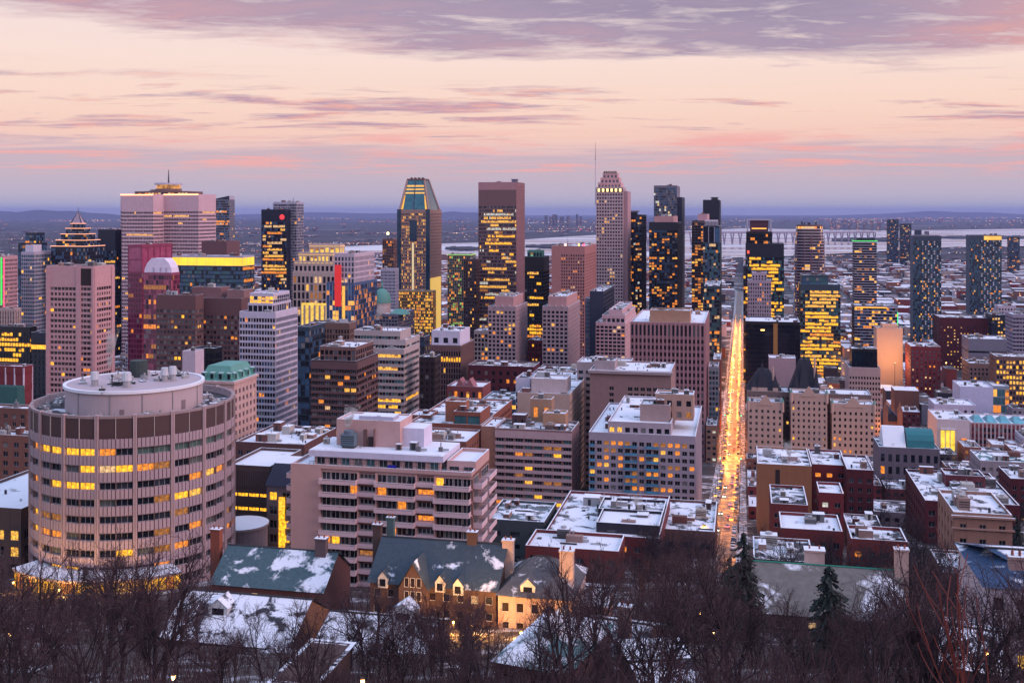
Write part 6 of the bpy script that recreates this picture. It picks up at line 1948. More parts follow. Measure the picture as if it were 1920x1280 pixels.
CARM = {k: car_parts(m) for k, m in CARC.items()}
mb = MB(); mb.box(-.62, .62, -.7, .7, 1.465, 1.53, SNOW); CAPM = mb.mesh('roof_snow')
def car(p, q, facing, colour, label, group, on):
    v = PQ(p, q); dz = T(PQ(p, q + 2).y) - T(v.y)
    root = thing('parked_car' if not on else 'moving_car', label, 'car', (v.x, v.y, T(v.y) + .11), 0, group)
    root.rotation_euler = (atan2(dz, 2) * facing, 0, -ANG + (0 if facing > 0 else pi))
    b_, g_, w_ = CARM[colour]
    obj('body', b_, root); obj('window_band', g_, root)
    if q < 900:
        for x in (-.82, .82):
            for y in (-1.35, 1.35):
                obj('wheel', w_, root).location = (x, y, .33)
    if not on and R.random() < .5:
        obj('roof_snow', CAPM, root)
    for x in (-.6, .6):
        obj('headlight', lampmesh('hl_on' if on else 'hl'), root).location = (x, 2.21, .66)
        obj('taillight', lampmesh('tl_on' if on else 'tl'), root).location = (x, -2.21, .74)
for side, p in (('left', PST - 4.5), ('right', PST + 4.5)):
    q = 345; kc = 0
    while q < 1000:
        if not any(abs(q - c) < 14 for c in CROSS) and R.random() < .72:
            c = R.choice(list(CARC))
            part = 'hill street' if q < 700 else 'long glowing street'; kc += 1
            car(p, q, 1 if side == 'right' else -1, c, f'{c} car parked at the {side} kerb, {ordn(kc)} from the near end', f'{c} cars parked {side} of the {part}', False)
        q += 6.6
kc = 0
for q in (420, 455, 520, 610, 650, 760, 790, 835, 920, 985, 1090, 1150, 1290, 1370):
    c = R.choice(['black', 'silver', 'white', 'grey'])
    part = 'hill street' if q < 700 else 'long glowing street'
    kc += 1
    car(PST + 1.8, q + R.uniform(-6, 6), 1, c, f'{c} car driving away down the {part}, {ordn(kc)} pair of red tail lights', f'{c} cars driving away on the {part}', True)
kc = 0
for q in (400, 470, 560, 590, 740, 775, 810, 860, 905, 960, 1020, 1120, 1190, 1330, 1480):
    c = R.choice(['black', 'silver', 'white', 'grey'])
    part = 'hill street' if q < 700 else 'long glowing street'
    kc += 1
    car(PST - 1.8, q + R.uniform(-6, 6), -1, c, f'{c} car coming up the {part}, {ordn(kc)} pair of lit headlights', f'{c} cars coming on the {part}', True)
# traffic signals
for lab, p, q in (('traffic signal showing green at the left of the crossing', PST - 6.4, 693), ('traffic signal showing green at the right of the crossing', PST + 6.4, 693), ('traffic signal showing green far along the left pavement', PST - 6.4, 868), ('traffic signal showing green far along the right pavement', PST + 6.4, 868)):
    v = PQ(p, q); root = thing('traffic_signal', lab, 'traffic light', (v.x, v.y, T(v.y) + .2), -ANG)
    mb = MB(); mb.tube((0, 0, 0), (0, 0, 4.2), .1, .08, 6, DARKM); mb.build('post', root)
    mb = MB(); mb.box(-.25, .25, -.2, .2, 4.2, 5.5, plain(.3, .22, .03)); mb.build('housing', root)
    mb = MB(); mb.tube((0, -.3, 4.5), (0, -.2, 4.5), .3, .3, 10, glow(.05, 1, .35, 8), True); mb.build('green_lamp', root)

# ---------------------------------------------------------------- houses
def house(name, label, fa, fb, Y, d, yr, ye, wm, rm, hip=0.0, dormers=(), chims=(), fronts=(), rot=None, litp=.08, cat='house', axis='x', base=None, win=True, flare=.5, ridgem=None):
    b = building(name, label, cat, fa, fb, None, ye, Y, d, rot, None, base)
    w = b.w
    b.indiv = win
    zr = b.z(yr, d / 2)
    st = S(bw=2.6, pw=.5, sr=.5, fh=3.0, rec=.25, lit=litp, litm=HOME, top=.4, gl=[G_DARK, G_BROWN], fm=FRAME_W)
    volume(b, 0, w, 0, d, 0, b.ztop, wm, st if win else None, None, None, None, roof=False)
    e = flare
    mb = MB()
    if axis == 'x':
        A = [(-e, -e), (w + e, -e), (w + e, d + e), (-e, d + e)]
        h = hip * d * .5
        r0, r1 = (h - (e if hip == 0 else 0), d / 2), (w - h + (e if hip == 0 else 0), d / 2)
        z0 = b.ztop
        mb.poly([(*A[0], z0), (*A[1], z0), (*r1, zr), (*r0, zr)], rm)
        mb.poly([(*A[2], z0), (*A[3], z0), (*r0, zr), (*r1, zr)], rm)
        if hip > 0:
            mb.poly([(*A[1], z0), (*A[2], z0), (*r1, zr)], rm); mb.poly([(*A[3], z0), (*A[0], z0), (*r0, zr)], rm)
        else:
            mb.poly([(w, 0, z0), (w, d, z0), (w, d / 2, zr - .1)], wm); mb.poly([(0, d, z0), (0, 0, z0), (0, d / 2, zr - .1)], wm)
        ridge = (r0, r1)
    else:
        z0 = b.ztop; zr = b.z(yr, 0)
        mb.poly([(-e, -e, z0), (w / 2, -e, zr), (w / 2, d + e, zr), (-e, d + e, z0)], rm)
        mb.poly([(w + e, d + e, z0), (w / 2, d + e, zr), (w / 2, -e, zr), (w + e, -e, z0)], rm)
        mb.poly([(0, 0, z0), (w, 0, z0), (w / 2, 0, zr - .1)], wm); mb.poly([(w, d, z0), (0, d, z0), (w / 2, d, zr - .1)], wm)
        ridge = ((w / 2, 0), (w / 2, d))
    ro = mb.build('roof', b.root)
    mb = MB(); mb.tube((*ridge[0], zr), (*ridge[1], zr), .2, .2, 5, ridgem or DARKM); mb.build('ridge_cap', ro)
    for (px, py, hw) in dormers:
        zc = b.z(py, 2.0); x = b.sx(px, 2.0)
        t = (zc - b.ztop) / max(.1, zr - b.ztop); y0 = t * d / 2 - .9
        mb = MB()
        mb.prism([(x - hw, y0), (x + hw, y0), (x + hw, y0 + 2.6), (x - hw, y0 + 2.6)], zc - 1, [(x - hw, y0), (x + hw, y0), (x + hw, y0 + 2.6), (x - hw, y0 + 2.6)], zc + .8, FRAME_W)
        mb.poly([(x - hw, y0, zc + .8), (x + hw, y0, zc + .8), (x, y0, zc + 2.0)], FRAME_W)
        dr = mb.build('dormer', ro)
        mb = MB()
        mb.poly([(x - hw - .2, y0 - .2, zc + .7), (x, y0 - .2, zc + 2.1), (x, y0 + 3.4, zc + 2.1), (x - hw - .2, y0 + 2.6, zc + .7)], rm); mb.poly([(x + hw + .2, y0 + 2.6, zc + .7), (x, y0 + 3.4, zc + 2.1), (x, y0 - .2, zc + 2.1), (x + hw + .2, y0 - .2, zc + .7)], rm)
        mb.box(x - hw * .6, x + hw * .6, y0 - .06, y0 - .01, zc - .7, zc + .6, G_DARK); mb.build('dormer_cap', ro)
    for (px, py, off, cw, cm) in chims:
        x = b.sx(px, off); zc = b.z(py, off)
        mb = MB(); mb.box(x - cw / 2, x + cw / 2, off - cw * .35, off + cw * .35, 1, zc, cm); mb.box(x - cw / 2 - .15, x + cw / 2 + .15, off - cw * .35 - .15, off + cw * .35 + .15, zc, zc + .35, cm, SNOW)
        for s_ in (-.25, .25):
            mb.tube((x + cw * s_, off, zc + .35), (x + cw * s_, off, zc + .95), .18, .14, 6, BRICK, True)
        mb.build('chimney', b.root)
    for (px, hw_px, ya) in fronts:
        x = b.sx(px); hw = hw_px / F * Y; zc = b.z(ya)
        mb = MB()
        z0 = b.ztop
        mb.box(x - hw, x + hw, -1.6, .5, 0, z0, wm)
        mb.poly([(x - hw, -1.6, z0), (x + hw, -1.6, z0), (x, -1.6, zc)], wm)
        gb = mb.build('gable_front', b.root)
        mb = MB(); yb_ = (zc - z0) / max(.1, (zr - z0)) * d / 2
        mb.poly([(x - hw - .4, -1.9, z0 - .3), (x, -1.9, zc + .15), (x, yb_ + .5, zc + .15), (x - hw - .4, .5, z0 - .3)], rm)
        mb.poly([(x + hw + .4, .5, z0 - .3), (x, yb_ + .5, zc + .15), (x, -1.9, zc + .15), (x + hw + .4, -1.9, z0 - .3)], rm); mb.build('gable_roof', gb)
        for k in (-1, 0, 1):
            for zz in (z0 - 1.4, z0 + 1.0):
                o = obj('window', win_mesh(.9, 1.7, G_BROWN, FRAME_W), b.root); o.location = (x + k * 1.15, -1.66, zz)
    return b
SLATEB = snowy((.035, .058, .08), .34, .16)
SLATEC = snowy((.05, .10, .12), .52, .16)
SLATED = snowy((.08, .08, .09), .44, .16)
SNOWR = snowy((.03, .03, .04), .72, .3)
STONE = wall(.15, .105, .085, .9, .3, scale=1.2)
STONE2 = wall(.50, .40, .33, .9, .2, scale=1.0)
RBR = wall(.22, .06, .055)
house('slate_house', 'long house with teal slate roof half snow-covered, left of the stone mansion', 398, 604, 205, 15, 1034, 1110, wall(.16, .08, .07), SLATEC, chims=((406, 1008, 7, 2.0, BRICK), (603, 1012, 7, 2.2, wall(.2, .15, .14))))
hm = house('stone_mansion', 'stone mansion with steep slate roof, pointed gable and glowing front wall', 694, 930, 190, 16, 1019, 1108, STONE, SLATEB, dormers=((726, 1098, .9), (832, 1098, .9), (866, 1100, .9)), chims=((708, 1000, 10, 1.6, STONE), (733, 985, 12, 1.4, wall(.14, .22, .2)), (886, 1002, 8, 1.8, STONE)), fronts=((779, 28, 1062),), litp=.1)
hs = house('hipped_mansion', 'hip-roofed grey stone mansion with two tall white chimneys', 934, 1072, 186, 17, 1046, 1125, STONE2, SLATED, hip=.6, dormers=((992, 1108, 1.3),), chims=((953, 1022, 9, 2.0, wall(.55, .46, .38)), (1063, 1034, 5, 2.4, wall(.58, .48, .4))), litp=.12)
house('snowy_house', 'house under a deep snow roof among the lower left trees', 305, 540, 158, 16, 1122, 1216, wall(.1, .06, .07), SNOWR, dormers=((396, 1170, 1.6),), litp=.1)
house('snowy_house', 'house under a snow roof with a small arched dormer, lower centre left', 588, 790, 150, 15, 1160, 1236, wall(.1, .06, .07), SNOWR, dormers=((735, 1186, 1.8),), litp=.1)
house('copper_house', 'house with teal copper-trimmed snowy roofs at the lower centre', 930, 1062, 116, 15, 1186, 1262, wall(.16, .1, .08), snowy((.06, .15, .16), .62, .12), hip=.5, dormers=((1005, 1226, 1.1),), chims=((1036, 1168, 9, 1.6, wall(.2, .16, .15)),), rot=24, litp=.2)
house('copper_house', 'smaller copper-trimmed snowy house right of the lower centre house', 1065, 1190, 128, 16, 1168, 1262, wall(.2, .13, .1), snowy((.06, .13, .15), .66, .12), chims=((1172, 1142, 4, 1.5, wall(.3, .2, .16)),), rot=20, litp=.2)
house('long_mansion', 'long mansion with green copper ridge and snow-drifted shingle roof at right', 1415, 1698, 176, 17, 1068, 1168, STONE, snowy((.15, .14, .13), .46, .09), chims=((1690, 1030, 8, 2.2, STONE2), (1527, 1040, 13, 3.4, STONE2)), ridgem=wall(.04, .28, .2))
house('blue_roofed_villa', 'white villa with dark blue roof and snow slope at the right edge', 1850, 1990, 120, 16, 1032, 1108, wall(.5, .47, .46), snowy((.02, .06, .14), .5, .1), hip=.8, chims=((1905, 1050, 4, 1.6, wall(.4, .3, .25)),), litp=.2)
house('white_roofed_cottage', 'small cottage with snow roof beside the white-chimneyed mansion', 1078, 1136, 195, 11, 1102, 1136, wall(.42, .28, .2), SNOWR, litp=.15)
house('snowy_house', 'house under a patchy snow roof among trees, lower right', 1765, 1870, 110, 14, 1180, 1262, wall(.12, .07, .07), SNOWR, litp=.15, rot=25)
house('snowy_house', 'low snow-roofed house at the bottom edge right of centre', 1215, 1330, 112, 14, 1240, 1300, wall(.12, .08, .07), SNOWR, litp=.15, rot=-6)
house('snowy_house', 'low snow-roofed cottage at the bottom edge left of centre', 510, 585, 100, 10, 1245, 1285, wall(.12, .08, .07), SNOWR, litp=.15)
# light by the mansion fronts
def yard_lamp(label, px, py, Y, energy, col=(1, .45, .1), post=2.6):
    v = at(px, py, Y); zg = v.z - post
    root = thing('garden_lamp', label, 'lamp', (v.x, v.y, zg))
    mb = MB(); mb.tube((0, 0, -1.5), (0, 0, post - .25), .07, .06, 6, DARKM); mb.build('post', root)
    mb = MB(); mb.tube((0, 0, post - .25), (0, 0, post + .15), .14, .2, 8, glow(1, .6, .2, 14), True); mb.tube((0, 0, post + .15), (0, 0, post + .35), .26, .05, 8, DARKM, True); mb.build('lamp_head', root)
    l = bpy.data.lights.new('lamp_light', 'POINT'); l.energy = energy; l.color = col; l.shadow_soft_size = .3
    o = bpy.data.objects.new('lamp_light', l); COL.objects.link(o); o.parent = root; o.location = (0, -.5, post + .1)
for k, (px, py, Y, e, lab) in enumerate(((850, 1165, 182, 8000, 'garden lamp lighting the stone mansion at the foot of its right wing'), (884, 1170, 180, 8000, 'garden lamp between the two stone mansions'), (795, 1166, 181, 1600, 'garden lamp below the pointed gable of the stone mansion'), (977, 1185, 176, 2000, 'left of two garden lamps before the hipped mansion'), (999, 1182, 176, 2000, 'right of two garden lamps before the hipped mansion'), (1090, 1150, 184, 1600, 'garden lamp beside the snow-roofed cottage'), (680, 1275, 96, 120, 'garden lamp at the bottom edge left of centre'), (1154, 1175, 140, 160, 'garden lamp among the trees right of the lower centre houses'), (325, 1268, 95, 120, 'garden lamp at the bottom edge by the lower left trees'), (1313, 1148, 190, 120, 'garden lamp deep among the bare trees right of centre'), (1850, 1222, 108, 160, 'garden lamp before the lower right snowy house'), (19, 1188, 150, 160, 'garden lamp among trees at the lower left edge'), (1338, 1185, 150, 150, 'garden lamp on a snowy wall right of centre'))):
    yard_lamp(lab, px, py, Y, e)

ROOF_P = snowy((.045, .04, .045), .70, .22)
def RF():
    return R.choice([SNOW, ROOF, ROOF_P, ROOF_P])
# ---------------------------------------------------------------- low blocks at centre front and right
b = building('snow_deck_building', 'long low building with stepped snowy decks and dark penthouse walls', B_, 1022, 1236, None, 1015, 300, d=46)
st = S(bw=4, pw=.5, sr=.5, fh=3.2, lit=.08, litm=[LO, LY], top=1.2)
b.indiv = True
volume(b, 0, b.w, 0, b.d, 0, b.ztop, wall(.2, .05, .05), st, None, units=6, roofm=snowy((.08, .08, .09), .72, .2))
volume(b, b.sx(1118, 5), b.w - .3, 5, 20, b.ztop, b.z(991, 5), wall(.05, .045, .06), S(bw=12, nf=1, pw=.7, sr=.5, top=.8, lit=.0, gl=[G_PALE]), None, units=0, roofm=RF())
volume(b, b.sx(1118, 16), b.w - .3, 20.5, 34, b.ztop, b.z(962, 22), wall(.05, .045, .06), S(bw=12, nf=1, pw=.7, sr=.5, top=.8, lit=.0, gl=[G_PALE]), None, units=2, roofm=RF())
for i in range(3):
    mb = MB(); x = b.sx(1180 + i * 14, 22); z = b.z(962, 22); mb.tube((x, 21.5, z), (x, 21.5, z + 2.4), .35, .35, 8, DARKM, True); mb.build('flue', b.root)
simple('green_roofed_row', 'low row with dark green sloped front and snowy roof at centre', B_, 912, 1020, None, 984, 315, wall(.09, .12, .12), S(bw=5, pw=.5, sr=.6, fh=4, lit=.03), d=22, units=2, roofm=snowy((.1, .14, .16), .6, .2))
simple('red_terrace', 'low red brick terrace below the snowy decks', B_, 985, 1160, None, 1040, 262, RBR, S(bw=4, pw=.5, sr=.5, fh=3.2, lit=.12, litm=[LO, LY], top=.8), d=14, units=2, roofm=RF(), indiv=True)
simple('snowy_garage', 'flat snowy garage roof left of the street bend', B_, 1238, 1340, None, 1002, 318, wall(.2, .12, .1), S(bw=5, pw=.5, sr=.6, fh=4, lit=.03), d=34, units=2, roofm=RF())
b = simple('brown_brick_flats', 'brown brick flats with flat white roof right of the street', B_, 1420, 1522, 1405, 878, 385, wall(.34, .185, .10), None, None, d=30, units=1, roofm=RF())
mb = MB(); x = b.sx(1480, 10); mb.box(x - 3, x + 3, 10, 16, b.ztop, b.z(857, 10), wall(.42, .34, .30), SNOW); mb.build('lift_house', b.root)
mb = MB(); x = b.sx(1458); mb.box(x - .8, x + .8, -.06, 4, 0, b.ztop - 1, DBROWN); mb.build('recess', b.root)
b = simple('red_brick_flats', 'red brick flats with snowy roof and lamp, right of the brown brick flats', B_, 1523, 1588, None, 877, 392, RED, S(bw=3.6, pw=.5, sr=.5, fh=3.2, lit=.06, litm=[LO]), d=26, units=2, roofm=RF(), indiv=True)
simple('red_brick_flats', 'taller red brick block with tilted white roof end beside the red flats', B_, 1588, 1638, None, 886, 380, DRED, S(bw=3.6, pw=.5, sr=.5, fh=3.2, lit=.05, litm=[LO]), d=24, units=1, roofm=RF(), indiv=True)
simple('red_porch_house', 'small red house with square white roof before the red flats', B_, 1536, 1582, None, 930, 340, RED, S(bw=4, pw=.5, sr=.5, fh=3, lit=.1, litm=HOME), d=14, units=0, roofm=RF(), indiv=True)
simple('red_row', 'red brick row with dark roof edge at the street corner', B_, 1446, 1515, None, 952, 335, RBR, S(bw=3.4, pw=.5, sr=.5, fh=3.2, lit=.08, litm=HOME), d=24, units=2, roofm=ROOF, indiv=True)
simple('snowy_row', 'low row with rumpled snowy roof below the red row', B_, 1464, 1580, None, 1002, 285, RBR, S(bw=3.4, pw=.5, sr=.5, fh=3.2, lit=.05, litm=HOME), d=16, units=3, roofm=RF(), indiv=True)
simple('low_red_house', 'low red house with long white roof strip right of the snowy row', B_, 1596, 1702, None, 1022, 262, RBR, S(bw=3.4, pw=.5, sr=.5, fh=3.2, lit=.08, litm=HOME), d=12, units=2, roofm=RF(), indiv=True)
b = simple('snow_roof_school', 'wide red building with huge white flat roof and dark roof boxes at right', B_, 1735, 1912, 1724, 952, 345, DRED, S(bw=4, pw=.5, sr=.5, fh=3.4, lit=.04, litm=HOME), d=44, units=12, roofm=RF(), indiv=True)
volume(b, b.sx(1775, 22), b.sx(1850, 22), 24, 34, b.ztop, b.z(896, 26), wall(.16, .05, .06), S(bw=4, nf=1, pw=.5, sr=.5, top=.5), None, units=4, roofm=ROOF)
b = simple('stone_villa', 'square tan stone villa with cornices and two lit upper windows at right', B_, 1788, 1898, None, 972, 262, wall(.34, .22, .16), S(bw=4, pw=.66, sr=.55, fh=3.6, lit=.1, litm=[LY2], top=1), d=22, units=4, roofm=RF(), indiv=True)
mb = MB(); mb.box(-.5, b.w + .5, -.5, -.02, b.ztop - 3.2, b.ztop - 2.8, wall(.4, .28, .22)); mb.build('string_course', b.root)
mb = MB(); mb.box(-.6, b.w + .6, -.6, -.01, b.ztop - .3, b.ztop + .2, wall(.4, .28, .22), SNOW); mb.build('cornice', b.root)
# church with green apse roof
b = building('stone_church', 'grey stone church with rounded green copper roof left of the museum', 'church', 1648, 1762, 1640, 845, 560, d=26)
volume(b, 0, b.w, 0, b.d, 0, b.ztop, wall(.2, .18, .2), S(bw=4, pw=.5, sr=.4, fh=6, lit=.04, litm=[LO]), None, None, units=0, roofm=RF())
mb = MB(); x0, x1 = b.sx(1700, 4), b.sx(1752, 4); zr = b.z(806, 10); n = 8
for i in range(n):
    a0, a1 = pi * i / n, pi * (i + 1) / n
    def pt(a, x): return (x, 13 - 10 * cos(a), b.ztop + (zr - b.ztop) * sin(a) ** .8)
    mb.poly([pt(a0, x0), pt(a0, x1), pt(a1, x1), pt(a1, x0)], wall(.05, .24, .24))
mb.poly([(x0, 13 - 10 * cos(pi * i / n), b.ztop + (zr - b.ztop) * max(0, sin(pi * i / n)) ** .8) for i in range(n + 1)], wall(.2, .18, .2))
mb.build('copper_vault', b.root)
mb = MB(); x0, x1 = b.sx(1656, 4), b.sx(1698, 4); mb.prism([(x0, 2), (x1, 2), (x1, 24), (x0, 24)], b.ztop, [(x0, 11), (x1, 11), (x1, 14), (x0, 14)], b.z(803, 10), SNOW); mb.build('nave_roof', b.root)
simple('grey_rowhouse', 'grey gabled block with green sloped roof at the right edge', B_, 1838, 1960, 1825, 872, 500, wall(.36, .33, .33), S(bw=3.2, pw=.5, sr=.5, fh=3.4, lit=.08, litm=HOME), d=24, units=3, roofm=snowy((.08, .2, .2), .6, .2), indiv=True)
simple('red_corner_house', 'dark red corner house with snowy roof at the far right edge', B_, 1895, 1990, None, 905, 440, DRED, S(bw=3.2, pw=.5, sr=.5, fh=3.4, lit=.08, litm=HOME), d=22, units=3, roofm=RF(), indiv=True)

# gothic church lit orange behind the castle flats
b = building('gothic_church', 'small gothic church with twin pinnacled towers glowing orange', 'church', 1656, 1692, None, 792, 745, d=30)
GC = wall(.34, .2, .14)
volume(b, 0, b.w, 3, b.d, 0, b.ztop, GC, S(bw=3, pw=.5, sr=.4, fh=6, lit=.2, litm=[LO]), None, roof=False)
mb = MB(); mb.prism([(-.3, 2.7), (b.w + .3, 2.7), (b.w + .3, b.d), (-.3, b.d)], b.ztop, [(b.w / 2 - .1, 3), (b.w / 2 + .1, 3), (b.w / 2 + .1, b.d), (b.w / 2 - .1, b.d)], b.ztop + 7, SLATE); mb.build('roof', b.root)
for x in (1.6, b.w - 1.6):
    mb = MB(); mb.box(x - 1.6, x + 1.6, -.2, 3, 0, b.z(772), GC)
    mb.prism([(x - 1.7, -.3), (x + 1.7, -.3), (x + 1.7, 3.1), (x - 1.7, 3.1)], b.z(772), [(x - .05, 1.35), (x + .05, 1.35), (x + .05, 1.45), (x - .05, 1.45)], b.z(752), wall(.25, .16, .12))
    for dx, dy in ((-1.5, -.1), (1.5, -.1), (-1.5, 2.9), (1.5, 2.9)):
        mb.tube((x + dx, dy, b.z(772)), (x + dx, dy, b.z(764)), .35, .05, 5, GC)
    mb.build('bell_tower', b.root)
def mast_lamp(label, px, py, Y, energy, s=.8):
    v = at(px, py, Y); zg = T(Y)
    root = thing('flood_lamp', label, 'street lamp', (v.x, v.y, zg))
    hgt = v.z - zg
    mb = MB(); mb.tube((0, 0, -.5), (0, 0, hgt), .16, .1, 6, DARKM); mb.build('post', root)
    mb = MB(); mb.tube((0, 0, hgt - s * .4), (0, 0, hgt + s * .4), s * .7, s * .7, 8, glow(1, .55, .16, 5), True); mb.tube((0, 0, hgt + s * .4), (0, 0, hgt + s * .7), s * .9, s * .3, 8, DARKM, True); mb.build('lamp_head', root)
    l = bpy.data.lights.new('lamp_light', 'POINT'); l.energy = energy; l.color = (1, .36, .07); l.shadow_soft_size = .5
    o = bpy.data.objects.new('lamp_light', l); COL.objects.link(o); o.parent = root; o.location = (0, -1.2, hgt - .2)
for lab, px, py, Y, e in (('bright flood lamp right of the black glass box', 1512, 680, 930, 16000), ('bright lamp before the gothic church', 1664, 800, 728, 9000), ('bright lamp at the cream office corner by the gothic church', 1655, 838, 700, 9000), ('bright lamp among roofs right of the red tank-roofed block', 1774, 680, 950, 9000), ('bright lamp at the museum forecourt', 1786, 856, 672, 7000), ('bright lamp by the foot of the peach slab', 1706, 712, 960, 12000), ('bright lamp on the second street left of the cream office', 1574, 690, 900, 16000), ('bright lamp at the castle flats forecourt', 1552, 852, 655, 5000)):
    mast_lamp(lab, px, py, Y, e)
# ---------------------------------------------------------------- filler blocks along the grid
def free(p0, p1, q0, q1):
    for (a, e, c, g) in FOOT:
        if p0 < e + 1.5 and p1 > a - 1.5 and q0 < g + 1.5 and q1 > c - 1.5:
            return False
    return True
FW = [('red brick', wall(.24, .065, .06)), ('brown brick', wall(.22, .12, .09)), ('grey stone', wall(.30, .28, .29)), ('cream', wall(.46, .38, .32)), ('dark', wall(.07, .065, .08)), ('pale', wall(.5, .48, .5)), ('russet', wall(.30, .14, .09))]
from collections import Counter
_nm = Counter(h[0] for h in HERO)
_HU = [h for h in HERO if _nm[h[0]] == 1]
def near_hero(p, q):
    h = min(_HU, key=lambda h: hypot(h[1] - p, h[2] - q))
    c = PQ(p, q); px = CX + F * c.x / c.y
    if px > h[4] + 4:
        rel = 'right of'
    elif px < h[3] - 4:
        rel = 'left of'
    else:
        rel = 'behind' if q > h[2] else 'in front of'
    return f'{rel} the {h[0]}'
FLO = glow(1, .42, .14, 1.6); FLP = glow(1, .5, .36, 1.5)
nfill = 0
mass = MB(); massg = MB()
def filler():
    global nfill
    qs = [250, 330, 420, 520, 612] + [c for c in CROSS] + [1850 + 170 * k for k in range(1, 16)]
    for qi in range(len(qs) - 1):
        qa, qb = qs[qi] + 9, qs[qi + 1] - 9
        for k in range(-14, 26):
            pa, pb = PST + 115 * k + 10, PST + 115 * (k + 1) - 10
            if qa < 690:
                if k < 0:
                    continue
            nr = max(1, int((qb - qa) / (24 if qa < 1100 else 32))); 
            for r in range(nr):
                p = pa
                while p < pb - 10:
                    far = qa > 1500
                    w = (R.uniform(18, 40) if far else R.uniform(9, 22)); dd = (qb - qa) / nr * R.uniform(.66, .94)
                    if qa < 690:
                        w = R.uniform(9, 17); dd *= .75
                    if p + w > pb:
                        break
                    q = qa + (qb - qa) * r / nr
                    c = PQ(p + w / 2, q)
                    px = CX + F * c.x / c.y
                    py = HY + F * (H - T(c.y)) / c.y
                    if -40 < px < 1960 and c.y > 235 and free(p, p + w, q, q + dd):
                        if qa < 690 and (R.random() < .45 or px > 1900):
                            p += w + R.uniform(2, 10); continue
                        h = R.choice([7, 9, 10, 12, 14, 17]) * (R.uniform(.8, 1.15))
                        if qa > 690 and R.random() < .12 and not far:
                            h *= R.uniform(1.4, 2.0)
                        if qa < 690:
                            h = R.uniform(7, 10.5)
                        place = PQ(p, q)
                        if nfill < 300 and not far:
                            nm, m = R.choice(FW[:3] if qa < 690 else FW)
                            side = 'right' if k >= 0 else 'left'
                            zone = 'on the wooded slope' if qa < 690 else ('in the near downtown blocks' if qa < 1000 else 'in the middle distance')
                            b = Bld(); b.w, b.d = w, dd; b.indiv = False; b.nwin = 0; b.lits = None
                            b.z0 = min(T(c.y), T(PQ(p, q + dd).y), T(PQ(p + w, q).y)) - 1; b.ztop = h + 1
                            hero = near_hero(p + w / 2, q + dd / 2)
                            b.root = thing('low_building', f'low {nm} building with snowy roof {hero}', 'building', (place.x, place.y, b.z0), -ANG, f'low {nm} buildings {hero}')
                            st = S(bw=3.2, pw=.5, sr=.48, fh=3.3, rec=.25, lit=.12, litm=[LO, LD, LY2, LP], top=.8)
                            volume(b, 0, w, 0, dd, 0, b.ztop, m, st, st if px < 1393 else None, st if px >= 1393 else None, None, parapet=.6, roofm=R.choice([ROOF, SNOW, ROOF, ROOF_D]), units=R.choice([1, 2, 3]))
                            nfill += 1
                        else:
                            nm, m = R.choice(FW)
                            M = Matrix.Translation((place.x, place.y, T(c.y) - 1)) @ Matrix.Rotation(-ANG, 4, 'Z')
                            mass.box(0, w, 0, dd, 0, h, m, SNOW if R.random() < .5 else ROOF_D, M)
                            for _ in range(R.choice([0, 1, 1, 2, 3])):
                                s = R.uniform(0, w - 3); z = R.uniform(1.5, max(2, h - 2.5)); ww = R.uniform(1.5, 4)
                                pts = [M @ Vector(v) for v in ((s, -.06, z), (s + ww, -.06, z), (s + ww, -.06, z + 1.5), (s, -.06, z + 1.5))]
                                massg.poly(pts, R.choice([FLO, FLP, FLO, LY2]))
                    p += w + R.uniform(1, 5)
filler()
ms = mass.build('far_low_blocks', kind='stuff'); tag(ms, 'far spread of low snowy-roofed city blocks beyond the towers', 'buildings')
mg = massg.build('lit_glazing', ms, kind='stuff')
# ---------------------------------------------------------------- trees
BARK = wall(.050, .036, .044, .95, .3)
BARK2 = wall(.10, .062, .064, .95, .3)
def bare_tree(seed, height, spread, maxlev=4):
    r = random.Random(seed)
    trunk, crown = MB(), MB()
    def rv(s):
        return Vector((r.uniform(-s, s), r.uniform(-s, s), r.uniform(-s, s)))
    def grow(p, d, L, rad, lev):
        mb = trunk if lev <= 1 else crown
        segs = 4 if lev == 0 else (3 if lev < 3 else 2)
        pts = [p]
        for i in range(segs):
            d = (d + rv(.13 + .07 * lev) + Vector((0, 0, .05 if lev else 0))).normalized()
            q = p + d * (L / segs)
            r0 = rad * (1 - .55 * i / segs); r1 = rad * (1 - .55 * (i + 1) / segs)
            mb.tube(p, q, max(r0, .014), max(r1, .011), 6 if lev == 0 else (4 if lev < 3 else 3), BARK if lev < 3 else BARK2)
            p = q; pts.append(p)
        if lev >= maxlev:
            return
        n = (7, 6, 5, 3)[lev]
        for k in range(n):
            t = (.38 + .62 * (k + r.random() * .7) / n) if lev == 0 else (.25 + .75 * (k + r.random()) / n)
            t = min(t, .999) * segs
            i = int(t); base = pts[i].lerp(pts[i + 1], t - i)
            ax = d.cross(rv(1).normalized()).normalized()
            ang = r.uniform(.4, .95) * spread * (1.1 if lev > 1 else 1)
            nd = (d * cos(ang) + ax * sin(ang) + Vector((0, 0, .12))).normalized()
            grow(base, nd, L * (.60, .60, .58, .58)[lev] * r.uniform(.75, 1.15) * (1.15 - .25 * t / segs), rad * (.42, .45, .45, .5)[lev], lev + 1)
    grow(Vector((0, 0, -1.5)), Vector((0, 0, 1)), height * .62, height * .0185, 0)
    return trunk, crown
PROTO = []
for i, (h, sp) in enumerate(((13, 1.0), (13, 1.25), (13, .85), (13, 1.1), (13, .7), (13, 1.0), (13, 1.2))):
    t, c = bare_tree(100 + i, h, sp)
    PROTO.append((t.mesh('trunk'), c.mesh('crown')))
